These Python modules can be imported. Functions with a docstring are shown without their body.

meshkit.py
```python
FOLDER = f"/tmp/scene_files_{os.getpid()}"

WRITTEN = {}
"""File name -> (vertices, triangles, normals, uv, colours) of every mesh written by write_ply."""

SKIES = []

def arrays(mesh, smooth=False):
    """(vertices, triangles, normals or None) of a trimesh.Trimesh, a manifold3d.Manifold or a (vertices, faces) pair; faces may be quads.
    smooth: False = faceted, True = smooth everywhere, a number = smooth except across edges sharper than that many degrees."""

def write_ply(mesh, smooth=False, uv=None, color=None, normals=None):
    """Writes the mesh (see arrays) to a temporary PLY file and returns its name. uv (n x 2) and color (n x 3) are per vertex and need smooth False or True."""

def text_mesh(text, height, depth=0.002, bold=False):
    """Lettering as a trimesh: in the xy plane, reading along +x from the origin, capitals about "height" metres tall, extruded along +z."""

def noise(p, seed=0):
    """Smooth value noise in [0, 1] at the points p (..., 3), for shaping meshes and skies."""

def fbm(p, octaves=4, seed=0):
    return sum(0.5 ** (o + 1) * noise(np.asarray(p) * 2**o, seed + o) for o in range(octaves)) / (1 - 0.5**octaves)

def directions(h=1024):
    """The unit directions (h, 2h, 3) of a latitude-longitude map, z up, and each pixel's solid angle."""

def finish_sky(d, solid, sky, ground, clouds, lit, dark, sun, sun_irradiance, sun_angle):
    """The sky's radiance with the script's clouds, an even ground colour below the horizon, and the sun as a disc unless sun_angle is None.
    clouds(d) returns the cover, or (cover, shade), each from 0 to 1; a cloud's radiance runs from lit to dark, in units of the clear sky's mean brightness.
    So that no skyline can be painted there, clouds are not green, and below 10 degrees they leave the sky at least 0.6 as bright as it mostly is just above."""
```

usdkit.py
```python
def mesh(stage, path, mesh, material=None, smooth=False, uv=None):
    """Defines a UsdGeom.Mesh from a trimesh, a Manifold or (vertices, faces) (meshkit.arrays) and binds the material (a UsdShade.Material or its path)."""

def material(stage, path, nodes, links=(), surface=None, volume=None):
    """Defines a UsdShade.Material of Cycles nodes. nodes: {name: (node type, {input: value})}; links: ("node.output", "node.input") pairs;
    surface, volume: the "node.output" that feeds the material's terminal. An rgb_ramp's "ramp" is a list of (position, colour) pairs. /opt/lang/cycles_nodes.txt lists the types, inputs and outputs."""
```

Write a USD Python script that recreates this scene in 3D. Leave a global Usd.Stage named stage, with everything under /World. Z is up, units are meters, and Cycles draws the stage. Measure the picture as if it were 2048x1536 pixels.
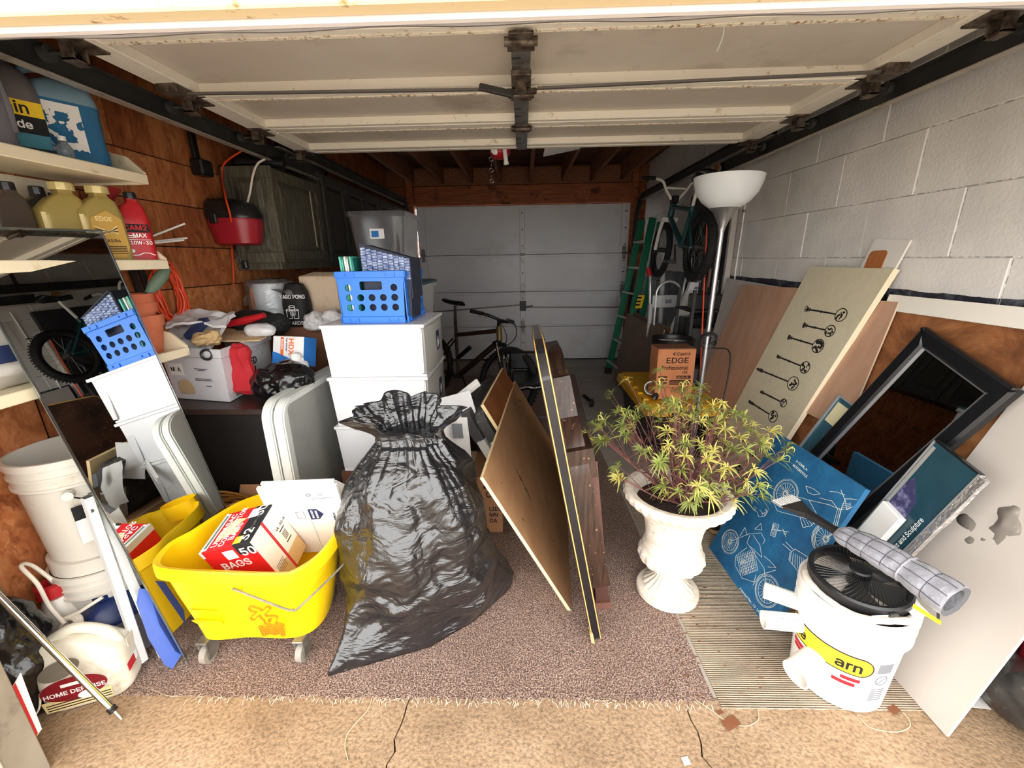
import math, random, numpy as np, trimesh, usdkit, meshkit
from pxr import Usd, UsdGeom, UsdLux, UsdShade, Gf, Sdf
from shapely import affinity
from shapely.geometry import Polygon, LineString, Point, box as sbox
from shapely.ops import unary_union
import manifold3d as m3

stage = Usd.Stage.CreateInMemory()
UsdGeom.SetStageUpAxis(stage, "Z"); UsdGeom.SetStageMetersPerUnit(stage, 1.0)
stage.SetDefaultPrim(UsdGeom.Xform.Define(stage, "/World").GetPrim())
UsdGeom.Scope.Define(stage, "/World/Looks")
# ------------------------------------------------------------------ camera
FPX, PITCH, YAW, ROLL, EYE = 835.0, math.radians(16.67), math.radians(-1.63), math.radians(-.938), np.array([0, 0, 1.4])
def _basis():
    cy, sy, cp, sp = math.cos(YAW), math.sin(YAW), math.cos(PITCH), math.sin(PITCH)
    f = np.array([sy * cp, cy * cp, -sp]); r = np.array([cy, -sy, 0]); u = np.cross(r, f)
    c, s = math.cos(ROLL), math.sin(ROLL)
    return np.stack([c * r + s * u, -s * r + c * u, f], 1)
CB = _basis()
cam = UsdGeom.Camera.Define(stage, "/World/camera")
cam.CreateHorizontalApertureAttr(36.0); cam.CreateFocalLengthAttr(36.0 * FPX / 2048)
cam.CreateClippingRangeAttr(Gf.Vec2f(.05, 1000))
M4 = np.eye(4); M4[0, :3] = CB[:, 0]; M4[1, :3] = CB[:, 1]; M4[2, :3] = -CB[:, 2]; M4[3, :3] = EYE
cam.AddTransformOp().Set(Gf.Matrix4d(M4.tolist()))
cam.CreateExposureAttr(.95)
# ------------------------------------------------------------------ sky (soft overcast daylight outside the open door)
dome = UsdLux.DomeLight.Define(stage, "/World/sky")
dome.CreateIntensityAttr(1.0); dome.CreateColorAttr(Gf.Vec3f(1.0, .985, .965))
# ------------------------------------------------------------------ measuring helpers: sight lines of the surveyed photo met with real planes
def ray(px, py): return CB @ np.array([(px - 1024) / FPX, -(py - 768) / FPX, 1])
def Z(px, py, z=0.): d = ray(px, py); return EYE + d * (z - EYE[2]) / d[2]
def Y(px, py, y): d = ray(px, py); return EYE + d * y / d[1]
def X(px, py, x): d = ray(px, py); return EYE + d * x / d[0]
def LN(px, py, xb, xt, zt):
    d = ray(px, py); k = (xt - xb) / zt; return EYE + d * (xb + k * EYE[2]) / (d[0] - k * d[2])
def V(*a): return np.array(a, float)
def unit(a): a = np.asarray(a, float); return a / np.linalg.norm(a)
# ------------------------------------------------------------------ materials
def lin(c):
    c = np.asarray(c, float) / 255; return tuple(np.where(c < .04045, c / 12.92, ((c + .055) / 1.055) ** 2.4))
LOOK = {}
def mat(name, col, rough=.5, metal=0., col2=None, nscale=6., ndetail=4., nstretch=(1, 1, 1), ramp=(.35, .65), bump=0., bscale=40., bstretch=None, spec=.5, coat=0., sss=0., sheen=0., dirt=None, dscale=3., dramp=(.55, .75), trans=None, alpha=1.):
    if name in LOOK: return LOOK[name]
    n = {"p": ("principled_bsdf", {"base_color": lin(col), "roughness": rough, "metallic": metal, "specular_ior_level": spec, "coat_weight": coat, "sheen_weight": sheen, "alpha": alpha})}
    L = []; out = None
    if col2 is not None or bump or dirt: n["g"] = ("geometry", {})
    if col2 is not None:
        n["m"] = ("mapping", {"scale": nstretch}); n["n"] = ("noise_texture", {"scale": nscale, "detail": ndetail, "roughness": .6})
        n["r"] = ("rgb_ramp", {"ramp": [(ramp[0], lin(col)), (ramp[1], lin(col2))]})
        L += [("g.position", "m.vector"), ("m.vector", "n.vector"), ("n.fac", "r.fac")]; out = "r.color"
    if dirt is not None:
        n["dn"] = ("noise_texture", {"scale": dscale, "detail": 6., "roughness": .65}); n["dr"] = ("rgb_ramp", {"ramp": [(dramp[0], (0, 0, 0)), (dramp[1], (1, 1, 1))]})
        n["dm"] = ("mix", {"color1": lin(col), "color2": lin(dirt)})
        L += [("g.position", "dn.vector"), ("dn.fac", "dr.fac"), ("dr.color", "dm.fac")]
        if out: L.append((out, "dm.color1"))
        out = "dm.color"
    if out: L.append((out, "p.base_color"))
    if bump:
        n["bm"] = ("mapping", {"scale": bstretch or nstretch}); n["bn"] = ("noise_texture", {"scale": bscale, "detail": 3.}); n["b"] = ("bump", {"strength": 1., "distance": bump})
        L += [("g.position", "bm.vector"), ("bm.vector", "bn.vector"), ("bn.fac", "b.height"), ("b.normal", "p.normal")]
    surf = "p.BSDF"
    if trans:
        n["t"] = ("translucent_bsdf", {"color": lin(trans)}); n["x"] = ("mix_closure", {"fac": .35}); L += [("p.BSDF", "x.closure1"), ("t.BSDF", "x.closure2")]
        if out: L.append((out, "t.color"))
        surf = "x.closure"
    LOOK[name] = usdkit.material(stage, "/World/Looks/" + name, n, L, surface=surf)
    return LOOK[name]
def custom(name, nodes, links, surface):
    LOOK[name] = usdkit.material(stage, "/World/Looks/" + name, nodes, links, surface=surface); return LOOK[name]
def osb(name, c1, c2, c3, seed):
    custom(name, {"g": ("geometry", {}), "m": ("mapping", {"scale": (1, 1.6, .55 + .3 * (seed % 3)), "rotation": (seed * 1.1, 0, 0), "location": (seed * 3.7, seed * 1.3, 0)}), "w": ("noise_texture", {"scale": 9., "detail": 2.}),
        "a": ("mix", {"mix_type": "linear_light", "fac": .12}), "v": ("voronoi_texture", {"scale": 26., "randomness": 1.}), "s": ("separate_color", {}),
        "r": ("rgb_ramp", {"ramp": [(0, lin(c3)), (.3, lin(c1)), (.65, lin(c1)), (1, lin(c2))]}), "n": ("noise_texture", {"scale": 7., "detail": 8., "roughness": .7, "distortion": 1.2}),
        "r2": ("rgb_ramp", {"ramp": [(.36, lin(c3)), (.5, lin(c1)), (.66, lin(c2))]}), "x": ("mix", {"fac": .6}), "b": ("bump", {"strength": .6, "distance": .004}), "p": ("principled_bsdf", {"roughness": .75, "specular_ior_level": .3})},
        [("g.position", "m.vector"), ("m.vector", "w.vector"), ("m.vector", "a.color1"), ("w.color", "a.color2"), ("a.color", "v.vector"), ("v.color", "s.color"), ("s.r", "r.fac"), ("m.vector", "n.vector"), ("n.fac", "r2.fac"), ("r.color", "x.color1"), ("r2.color", "x.color2"), ("x.color", "p.base_color"), ("s.g", "b.height"), ("b.normal", "p.normal")], "p.BSDF")
def clear(name, tint, rough=.08, haze=.12, hazecol=(225, 228, 232), bump=0., bscale=30.):
    nodes = {"t": ("transparent_bsdf", {"color": lin(tint)}), "gl": ("glossy_bsdf", {"roughness": rough, "color": (.95, .95, .95)}), "d": ("principled_bsdf", {"base_color": lin(hazecol), "roughness": .4}), "f": ("fresnel", {"IOR": 1.45}), "x": ("mix_closure", {}), "y": ("mix_closure", {"fac": haze})}
    links = [("t.BSDF", "x.closure1"), ("gl.BSDF", "x.closure2"), ("f.fac", "x.fac"), ("x.closure", "y.closure1"), ("d.BSDF", "y.closure2")]
    if bump:
        nodes |= {"g": ("geometry", {}), "n": ("noise_texture", {"scale": bscale, "detail": 3.}), "b": ("bump", {"strength": 1., "distance": bump})}; links += [("g.position", "n.vector"), ("n.fac", "b.height"), ("b.normal", "gl.normal"), ("b.normal", "d.normal")]
    custom(name, nodes, links, "y.closure")
# ------------------------------------------------------------------ things and parts
COUNT = {}
def numbered(parent, name):
    k = (parent, name); c = COUNT.get(k, 0); COUNT[k] = c + 1
    return f"{parent}/{name}" if c == 0 else f"{parent}/{name}_{c:03d}"
def tag(prim, **kw):
    for k, v in kw.items():
        if v: prim.SetCustomDataByKey(k, v)
BASE = {}
class Part:
    def __init__(s, path, base): s.path, s.base = path, base
def thing(name, label=None, cat=None, loc=(0, 0, 0), group=None, kind=None):
    path = numbered("/World", name); x = UsdGeom.Xform.Define(stage, path); x.AddTranslateOp().Set(Gf.Vec3d(*map(float, loc)))
    tag(x.GetPrim(), label=label, category=cat, group=group, kind=kind); return Part(path, np.asarray(loc, float))
def tm(mesh):
    if hasattr(mesh, "to_mesh"):
        q = mesh.to_mesh(); return trimesh.Trimesh(q.vert_properties[:, :3], q.tri_verts, process=False)
    if isinstance(mesh, (list, tuple)): return trimesh.util.concatenate([tm(x) for x in mesh])
    return mesh
def part(parent, name, mesh, m, smooth=35, label=None, kind=None):
    mesh = tm(mesh).copy(); mesh.apply_translation(-parent.base); path = numbered(parent.path, name)
    g = usdkit.mesh(stage, path, mesh, LOOK[m] if isinstance(m, str) else m, smooth=smooth)
    tag(g.GetPrim(), label=label, kind=kind); return Part(path, parent.base)
def solo(name, mesh, m, label, cat, group=None, smooth=35, kind=None):
    mesh = tm(mesh); b = mesh.bounds; loc = V((b[0][0] + b[1][0]) / 2, (b[0][1] + b[1][1]) / 2, b[0][2])
    path = numbered("/World", name); q = mesh.copy(); q.apply_translation(-loc)
    g = usdkit.mesh(stage, path, q, LOOK[m] if isinstance(m, str) else m, smooth=smooth); g.AddTranslateOp().Set(Gf.Vec3d(*map(float, loc)))
    tag(g.GetPrim(), label=label, category=cat, group=group, kind=kind); return Part(path, loc)
# ------------------------------------------------------------------ shapes
def frame(o, ux, uy):
    ux = unit(ux); uy = np.asarray(uy, float); uy = unit(uy - ux * (uy @ ux)); T = np.eye(4); T[:3, 0] = ux; T[:3, 1] = uy; T[:3, 2] = np.cross(ux, uy); T[:3, 3] = o; return T
def put(mesh, o, ux, uy): q = tm(mesh).copy(); q.apply_transform(frame(o, ux, uy)); return q
def hull(pts): return trimesh.convex.convex_hull(np.asarray(pts, float))
def bx(x0, x1, y0, y1, z0, z1, b=0.):
    if b <= 0:
        q = trimesh.creation.box([x1 - x0, y1 - y0, z1 - z0]); q.apply_translation([(x0 + x1) / 2, (y0 + y1) / 2, (z0 + z1) / 2]); return q
    b = min(b, abs(x1 - x0) * .45, abs(y1 - y0) * .45, abs(z1 - z0) * .45); P = []
    for k in range(3):
        d = np.full(3, b); d[k] = 0
        for sx in (0, 1):
            for sy in (0, 1):
                for sz in (0, 1): P.append([x1 - d[0] if sx else x0 + d[0], y1 - d[1] if sy else y0 + d[1], z1 - d[2] if sz else z0 + d[2]])
    return hull(P)
def rbox(x0, x1, y0, y1, z0, z1, r, n=5):
    """box with its upright edges rounded"""
    p = sbox(x0 + r, y0 + r, x1 - r, y1 - r).buffer(r, quad_segs=n); return prism(p, z0, z1)
def prism(poly, z0, z1):
    gs = getattr(poly, "geoms", [poly]); out = []
    for g in gs:
        if g.geom_type != "Polygon" or g.area < 1e-9: continue
        q = trimesh.creation.extrude_polygon(g, z1 - z0, engine="earcut"); q.apply_translation([0, 0, z0]); out.append(q)
    return trimesh.util.concatenate(out)
def slab(c, th, b=0.):
    """flat board: c its outline (3D points, counter-clockwise seen from the face), th its thickness behind the face"""
    c = np.asarray(c, float); ux = unit(c[1] - c[0]); n = unit(np.cross(c[1] - c[0], c[2] - c[1])); uy = np.cross(n, ux); T = frame(c[0], ux, uy)
    p = Polygon([((q - c[0]) @ ux, (q - c[0]) @ uy) for q in c]); 
    if b: q = trimesh.util.concatenate([prism(p.buffer(-b, join_style=2), -th, 0)]) if False else hull([[*xy, z] for pp, z in ((p.buffer(-b, join_style=2), 0), (p, -b), (p, -th + b), (p.buffer(-b, join_style=2), -th)) for xy in pp.exterior.coords])
    else: q = prism(p, -th, 0)
    q.apply_transform(T); return q
def cyl(p0, p1, r, n=16, r1=None):
    p0, p1 = np.asarray(p0, float), np.asarray(p1, float); L = np.linalg.norm(p1 - p0); r1 = r if r1 is None else r1
    q = lathe([(0, 0), (r, 0), (r1, L), (0, L)], n); a = unit(p1 - p0); h = V(1, 0, 0) if abs(a[0]) < .9 else V(0, 1, 0); ux = unit(np.cross(h, a)); q.apply_transform(frame(p0, ux, np.cross(a, ux))); return q
def lathe(prof, n=32, c=(0, 0, 0), wob=None, arc=None):
    prof = np.asarray(prof, float); m = len(prof); a = np.arange(n) * 2 * np.pi / n; R = np.repeat(prof[:, 0][:, None], n, 1)
    if wob is not None: R = R * wob(np.arange(m)[:, None], a[None, :])
    v = np.stack([R * np.cos(a), R * np.sin(a), np.repeat(prof[:, 1][:, None], n, 1)], -1).reshape(-1, 3) + np.asarray(c, float)
    return trimesh.Trimesh(v, grid_faces(m, n, True), process=False)
def grid_faces(m, n, wrap):
    i, j = np.meshgrid(np.arange(m - 1), np.arange(n if wrap else n - 1), indexing="ij"); k = (j + 1) % n; a, b, c, d = i * n + j, i * n + k, (i + 1) * n + k, (i + 1) * n + j
    return np.concatenate([np.stack([a, b, c], -1).reshape(-1, 3), np.stack([a, c, d], -1).reshape(-1, 3)])
def loft(rings, cap0=True, cap1=True, wrap=True):
    rings = np.asarray(rings, float); m, n, _ = rings.shape; v = rings.reshape(-1, 3); f = grid_faces(m, n, wrap); ex = []
    if cap0: v = np.vstack([v, rings[0].mean(0)]); k = len(v) - 1; ex += [[k, (j + 1) % n, j] for j in range(n)]
    if cap1: v = np.vstack([v, rings[-1].mean(0)]); k = len(v) - 1; ex += [[k, (m - 1) * n + j, (m - 1) * n + (j + 1) % n] for j in range(n)]
    return trimesh.Trimesh(v, np.vstack([f, ex]) if ex else f, process=False)
def smooth_path(pts, n=8, closed=False):
    p = np.asarray(pts, float)
    if len(p) < 3: return p
    q = np.vstack([p[-1], p, p[:2]]) if closed else np.vstack([2 * p[0] - p[1], p, 2 * p[-1] - p[-2]]); out = []
    for i in range(1, len(q) - 2):
        a, b, c, d = q[i - 1], q[i], q[i + 1], q[i + 2]
        for t in np.arange(n) / n: out.append(.5 * (2 * b + (c - a) * t + (2 * a - 5 * b + 4 * c - d) * t * t + (3 * b - a - 3 * c + d) * t ** 3))
    if not closed: out.append(p[-1])
    return np.array(out)
def tube(pts, r, n=8, closed=False, sm=0):
    p = smooth_path(pts, sm, closed) if sm else np.asarray(pts, float); m = len(p)
    if np.ndim(r) and len(r) != m: r = np.interp(np.linspace(0, 1, m), np.linspace(0, 1, len(r)), r)
    t = np.roll(p, -1, 0) - np.roll(p, 1, 0) if closed else np.gradient(p, axis=0); t /= np.linalg.norm(t, axis=1, keepdims=True) + 1e-12
    u = np.cross(t[0], V(0, 0, 1) if abs(t[0][2]) < .9 else V(1, 0, 0)); u /= np.linalg.norm(u); U = []
    for k in range(m): u = u - t[k] * (u @ t[k]); u /= np.linalg.norm(u) + 1e-12; U.append(u)
    U = np.array(U); W = np.cross(t, U); a = np.arange(n) * 2 * np.pi / n; rr = np.broadcast_to(r, (m,))[:, None, None]
    rings = p[:, None] + rr * (np.cos(a)[None, :, None] * U[:, None] + np.sin(a)[None, :, None] * W[:, None])
    return loft(np.concatenate([rings, rings[:1]]), False, False) if closed else loft(rings)
def bar(p0, p1, w, h, up=(0, 0, 1), b=0.):
    """rectangular bar from p0 to p1, w across, h along up"""
    p0, p1 = np.asarray(p0, float), np.asarray(p1, float); L = np.linalg.norm(p1 - p0); a = (p1 - p0) / L; up = np.asarray(up, float); s = unit(np.cross(up, a)); q = bx(-w / 2, w / 2, -h / 2, h / 2, 0, L, b); T = np.eye(4); T[:3, 0] = s; T[:3, 1] = np.cross(a, s); T[:3, 2] = a; T[:3, 3] = p0; q.apply_transform(T); return q
def torus(c, ax, R, r, n=48, k=10):
    ax = unit(ax); h = V(0, 0, 1) if abs(ax[2]) < .9 else V(1, 0, 0); u = unit(np.cross(h, ax)); w = np.cross(ax, u); a = np.arange(n) * 2 * np.pi / n
    return tube(np.asarray(c, float) + R * (np.cos(a)[:, None] * u + np.sin(a)[:, None] * w), r, k, closed=True)
def txt(s, h, o, ux, uy, bold=False, center=False, depth=.0006, squeeze=1.):
    q = meshkit.text_mesh(s, h, depth, bold)
    if squeeze != 1.: q.apply_scale([squeeze, 1, 1])
    if center: q.apply_translation([-q.bounds[:, 0].mean(), 0, 0])
    return put(q, o, ux, uy)
def decal(o, ux, uy, w, h, th=.0008, r=0.):
    p = sbox(0, 0, w, h); 
    if r: p = p.buffer(-r).buffer(r, quad_segs=4)
    return put(prism(p, 0, th), o, ux, uy)
def wrinkle(mesh, amp, scale, seed=0, stretch=(1, 1, 1), octaves=4):
    n = mesh.vertex_normals; p = mesh.vertices * np.asarray(stretch) * scale; d = meshkit.fbm(p, octaves, seed) - .5; return trimesh.Trimesh(mesh.vertices + n * (amp * 2 * d)[:, None], mesh.faces, process=False)
def ball(c, r, s=(1, 1, 1), sub=3):
    q = trimesh.creation.icosphere(sub, r); q.apply_scale(s); q.apply_translation(c); return q
def resample(p, n):
    """n points evenly along a closed outline"""
    p = np.asarray(p, float); q = np.vstack([p, p[:1]]); L = np.r_[0, np.cumsum(np.linalg.norm(np.diff(q, axis=0), axis=1))]; t = np.linspace(0, L[-1], n, endpoint=False)
    return np.stack([np.interp(t, L, q[:, k]) for k in range(p.shape[1])], 1)
# ================================================================== materials of the room
rng = np.random.default_rng(7); random.seed(7)
custom("concrete", {"g": ("geometry", {}), "n": ("noise_texture", {"scale": 2.2, "detail": 8., "roughness": .7}), "n2": ("noise_texture", {"scale": 90., "detail": 3.}), "v": ("voronoi_texture", {"scale": 160.}), "r": ("rgb_ramp", {"ramp": [(.3, lin((134, 110, 86))), (.52, lin((168, 142, 114))), (.7, lin((184, 160, 134)))]}),
    "r2": ("rgb_ramp", {"ramp": [(.3, (.45, .42, .4)), (.55, (1, 1, 1)), (.75, (1.25, 1.2, 1.15))]}), "x": ("mix", {"mix_type": "multiply", "fac": .75}), "b": ("bump", {"strength": .9, "distance": .004}), "p": ("principled_bsdf", {"roughness": .85, "specular_ior_level": .25})},
    [("g.position", "n.vector"), ("g.position", "n2.vector"), ("n.fac", "r.fac"), ("n2.fac", "r2.fac"), ("r.color", "x.color1"), ("r2.color", "x.color2"), ("x.color", "p.base_color"), ("n2.fac", "b.height"), ("b.normal", "p.normal")], "p.BSDF")
mat("floor_grey", (158, 150, 142), .8, col2=(176, 170, 160), nscale=2., dirt=(110, 92, 78), dscale=1.6)
custom("carpet_brown", {"g": ("geometry", {}), "v": ("noise_texture", {"scale": 210., "detail": 2., "roughness": .7}), "n": ("noise_texture", {"scale": 2.5, "detail": 5.}), "r": ("rgb_ramp", {"ramp": [(.36, lin((62, 40, 34))), (.47, lin((126, 96, 84))), (.56, lin((190, 160, 145))), (.66, lin((226, 202, 184)))]}), "r2": ("rgb_ramp", {"ramp": [(.3, (.78, .74, .7)), (.7, (1, 1, 1))]}), "x": ("mix", {"mix_type": "multiply", "fac": 1.}), "b": ("bump", {"strength": 1., "distance": .012}), "p": ("principled_bsdf", {"roughness": 1., "specular_ior_level": .1, "sheen_weight": .2})},
    [("g.position", "v.vector"), ("g.position", "n.vector"), ("v.fac", "r.fac"), ("n.fac", "r2.fac"), ("r.color", "x.color1"), ("r2.color", "x.color2"), ("x.color", "p.base_color"), ("v.fac", "b.height"), ("b.normal", "p.normal")], "p.BSDF")
custom("runner_beige", {"g": ("geometry", {}), "w": ("wave_texture", {"wave_type": "bands", "bands_direction": "y", "scale": 42., "distortion": .2, "detail": 2., "detail_scale": 3.}), "n": ("noise_texture", {"scale": 7., "detail": 8., "roughness": .7}), "r": ("rgb_ramp", {"ramp": [(.0, lin((158, 140, 120))), (.6, lin((198, 182, 162)))]}), "r2": ("rgb_ramp", {"ramp": [(.3, (.62, .58, .54)), (.5, (1, 1, 1))]}), "x": ("mix", {"mix_type": "multiply", "fac": .8}), "b": ("bump", {"strength": 1., "distance": .005}), "p": ("principled_bsdf", {"roughness": 1., "specular_ior_level": .1})},
    [("g.position", "w.vector"), ("g.position", "n.vector"), ("w.fac", "r.fac"), ("n.fac", "r2.fac"), ("r.color", "x.color1"), ("r2.color", "x.color2"), ("x.color", "p.base_color"), ("w.fac", "b.height"), ("b.normal", "p.normal")], "p.BSDF")
custom("block_paint", {"g": ("geometry", {}), "s": ("separate_xyz", {}), "n": ("noise_texture", {"scale": 5., "detail": 5.}), "ma": ("math", {"math_type": "multiply_add", "value2": .03}), "gt": ("math", {"math_type": "greater_than", "value2": 1.262}), "r": ("rgb_ramp", {"ramp": [(.35, lin((214, 210, 204))), (.65, lin((226, 222, 216)))]}), "n2": ("noise_texture", {"scale": 9., "detail": 6., "roughness": .7}), "r2": ("rgb_ramp", {"ramp": [(.5, lin((40, 42, 52))), (.72, lin((120, 122, 128)))]}), "x": ("mix", {}), "n3": ("noise_texture", {"scale": 80.}), "b": ("bump", {"strength": .8, "distance": .002}), "p": ("principled_bsdf", {"roughness": .45, "specular_ior_level": .4})},
    [("g.position", "s.vector"), ("g.position", "n.vector"), ("n.fac", "ma.value1"), ("s.z", "ma.value3"), ("ma.value", "gt.value1"), ("n.fac", "r.fac"), ("g.position", "n2.vector"), ("n2.fac", "r2.fac"), ("gt.value", "x.fac"), ("r2.color", "x.color1"), ("r.color", "x.color2"), ("x.color", "p.base_color"), ("g.position", "n3.vector"), ("n3.fac", "b.height"), ("b.normal", "p.normal")], "p.BSDF")
for k, (a, b, c) in enumerate([((170, 100, 56), (200, 135, 84), (112, 56, 28)), ((160, 90, 48), (190, 122, 72), (104, 50, 26)), ((178, 108, 62), (206, 142, 92), (120, 62, 32)), ((152, 84, 46), (184, 114, 68), (96, 46, 24))]): osb(f"osb_{k}", a, b, c, k)
mat("groove_dark", (46, 26, 16), .9)
mat("groove_mortar", (150, 146, 140), .9, col2=(236, 232, 226), nscale=60., ramp=(.45, .6))
mat("wood_orange", (132, 68, 36), .7, col2=(168, 96, 54), nscale=5., nstretch=(1, 6, 8), dirt=(66, 30, 16), dscale=5., dramp=(.55, .68))
mat("wood_joist", (112, 66, 40), .75, col2=(146, 94, 62), nscale=7., nstretch=(6, .8, 6))
for k, c in enumerate([(110, 62, 38), (124, 72, 46), (98, 54, 34)]): mat(f"wood_deck_{k}", c, .8, col2=tuple(np.array(c) * .7), nscale=6., nstretch=(.8, 6, 1), bump=.001)
mat("door_inside", (206, 196, 182), .5, col2=(198, 186, 170), nscale=3., dirt=(150, 136, 120), dscale=2.)
mat("door_rib", (236, 228, 212), .5, dirt=(190, 170, 140), dscale=22., dramp=(.6, .7))
mat("door_chipped", (238, 228, 208), .8, col2=(150, 112, 72), nscale=70., ramp=(.52, .66), bump=.004, bscale=90.)
mat("door_back", (226, 225, 226), .42, col2=(216, 214, 216), nscale=1.5, dirt=(196, 192, 188), dscale=1.2)
mat("steel_galv", (150, 148, 142), .45, .7, col2=(116, 112, 106), nscale=20.)
mat("steel_rusty", (120, 108, 96), .55, .6, col2=(70, 56, 46), nscale=30., ramp=(.4, .6))
mat("steel_dark", (76, 76, 74), .55, .5, col2=(62, 60, 58), nscale=8.)
mat("steel_lip", (176, 168, 156), .5, .4, dirt=(110, 98, 84), dscale=12.)
mat("rod_grey", (120, 114, 110), .5, .5)
mat("beige_peel", (222, 200, 158), .7, dirt=(164, 122, 76), dscale=26., dramp=(.62, .7))
mat("white_vinyl", (222, 216, 212), .4)
mat("jamb_grey", (150, 142, 128), .7, col2=(120, 108, 92), nscale=4., nstretch=(1, 1, .5), dirt=(60, 44, 32), dscale=5., dramp=(.55, .7))
mat("white_trim", (244, 240, 232), .5)
mat("driveway", (190, 180, 166), .9, col2=(170, 160, 148), nscale=1.)
mat("plaster", (214, 208, 198), .8)
# ================================================================== floor
WL, WR = -1.75, 1.62
fl = thing("floor", "concrete garage floor with cracked threshold strip in front of the carpets", "floor", (0, 0, -.1), kind="structure")
part(fl, "slab", bx(WL - .3, WR + .3, 1.04, 6.3, -.1, 0), "floor_grey", label="grey inner slab")
def crack(x0, seed):
    r = np.random.default_rng(seed); ys = np.linspace(.60, 1.036, 14); return [(x0 + (r.random() - .5) * .022 + .05 * (y - .8), y) for y in ys]
cr = [[(-2.2, .60), (-2.2, 1.036)], crack(-.40, 3), crack(.52, 9), [(2.2, .60), (2.2, 1.036)]]
for a, b in zip(cr[:-1], cr[1:]):
    p = Polygon(a + b[::-1]).buffer(-.0022); part(fl, "slab", prism(p, -.06, 0), "concrete", label="warm speckled threshold slab")
part(fl, "slab_bed", bx(-2.2, 2.2, .60, 1.04, -.1, -.012), "groove_dark")
part(fl, "driveway", bx(-14, 14, -16, .597, -.1, -.008), "driveway")
# ================================================================== left wall: small OSB squares over wide OSB sheets
wl = thing("wall_left", "left garage wall of grooved orange OSB squares above wide OSB sheets", "wall", (WL, 3, 0), kind="structure")
part(wl, "wall_core", bx(WL - .12, WL - .012, .82, 6.0, 0, 2.62), "groove_dark")
for i in range(11):
    for j in range(7):
        y0, z0 = .92 + .21 * i - .002, 1.0795 + .2035 * j
        o = rng.random() * .002; part(wl, "panel", bx(WL - .012, WL + o, y0 + .002, y0 + .207, z0 + .002, z0 + .2), f"osb_{rng.integers(4)}", smooth=False)
part(wl, "sheet", bx(WL - .012, WL, 3.235, 6.0, 1.08, 2.6), "osb_1"); part(wl, "sheet", bx(WL - .012, WL, .82, .915, 1.08, 2.6), "osb_3")
for a, b, k in ((.82, 1.372, 2), (1.388, 2.6, 3), (2.61, 3.8, 0), (3.81, 6., 1)): part(wl, "sheet", bx(WL - .012, WL + .002, a, b, 0, 1.074), f"osb_{k}")
# ================================================================== right wall: painted concrete blocks
wr = thing("wall_right", "right garage wall of white painted concrete blocks, dark below the paint line", "wall", (WR, 3, 0), kind="structure")
part(wr, "wall_core", bx(WR + .0035, WR + .2, .82, 6.0, 0, 2.62), "groove_mortar")
zc = [0, .13, .38, .63, .88, 1.13, 1.38, 1.628, 1.876, 2.125, 2.37, 2.62]
for j in range(len(zc) - 1):
    y = .82 - (.22 if j % 2 else 0)
    while y < 5.98:
        a, b = max(y, .82), min(y + .44, 5.99)
        if b - a > .05:
            o = (rng.random() - .5) * .006; part(wr, "block", bx(WR - o - .001, WR + .03, a + .0015, b - .0015, zc[j] + .0015, zc[j + 1] - .0015, .0025), "block_paint", smooth=False)
        y += .44
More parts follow.
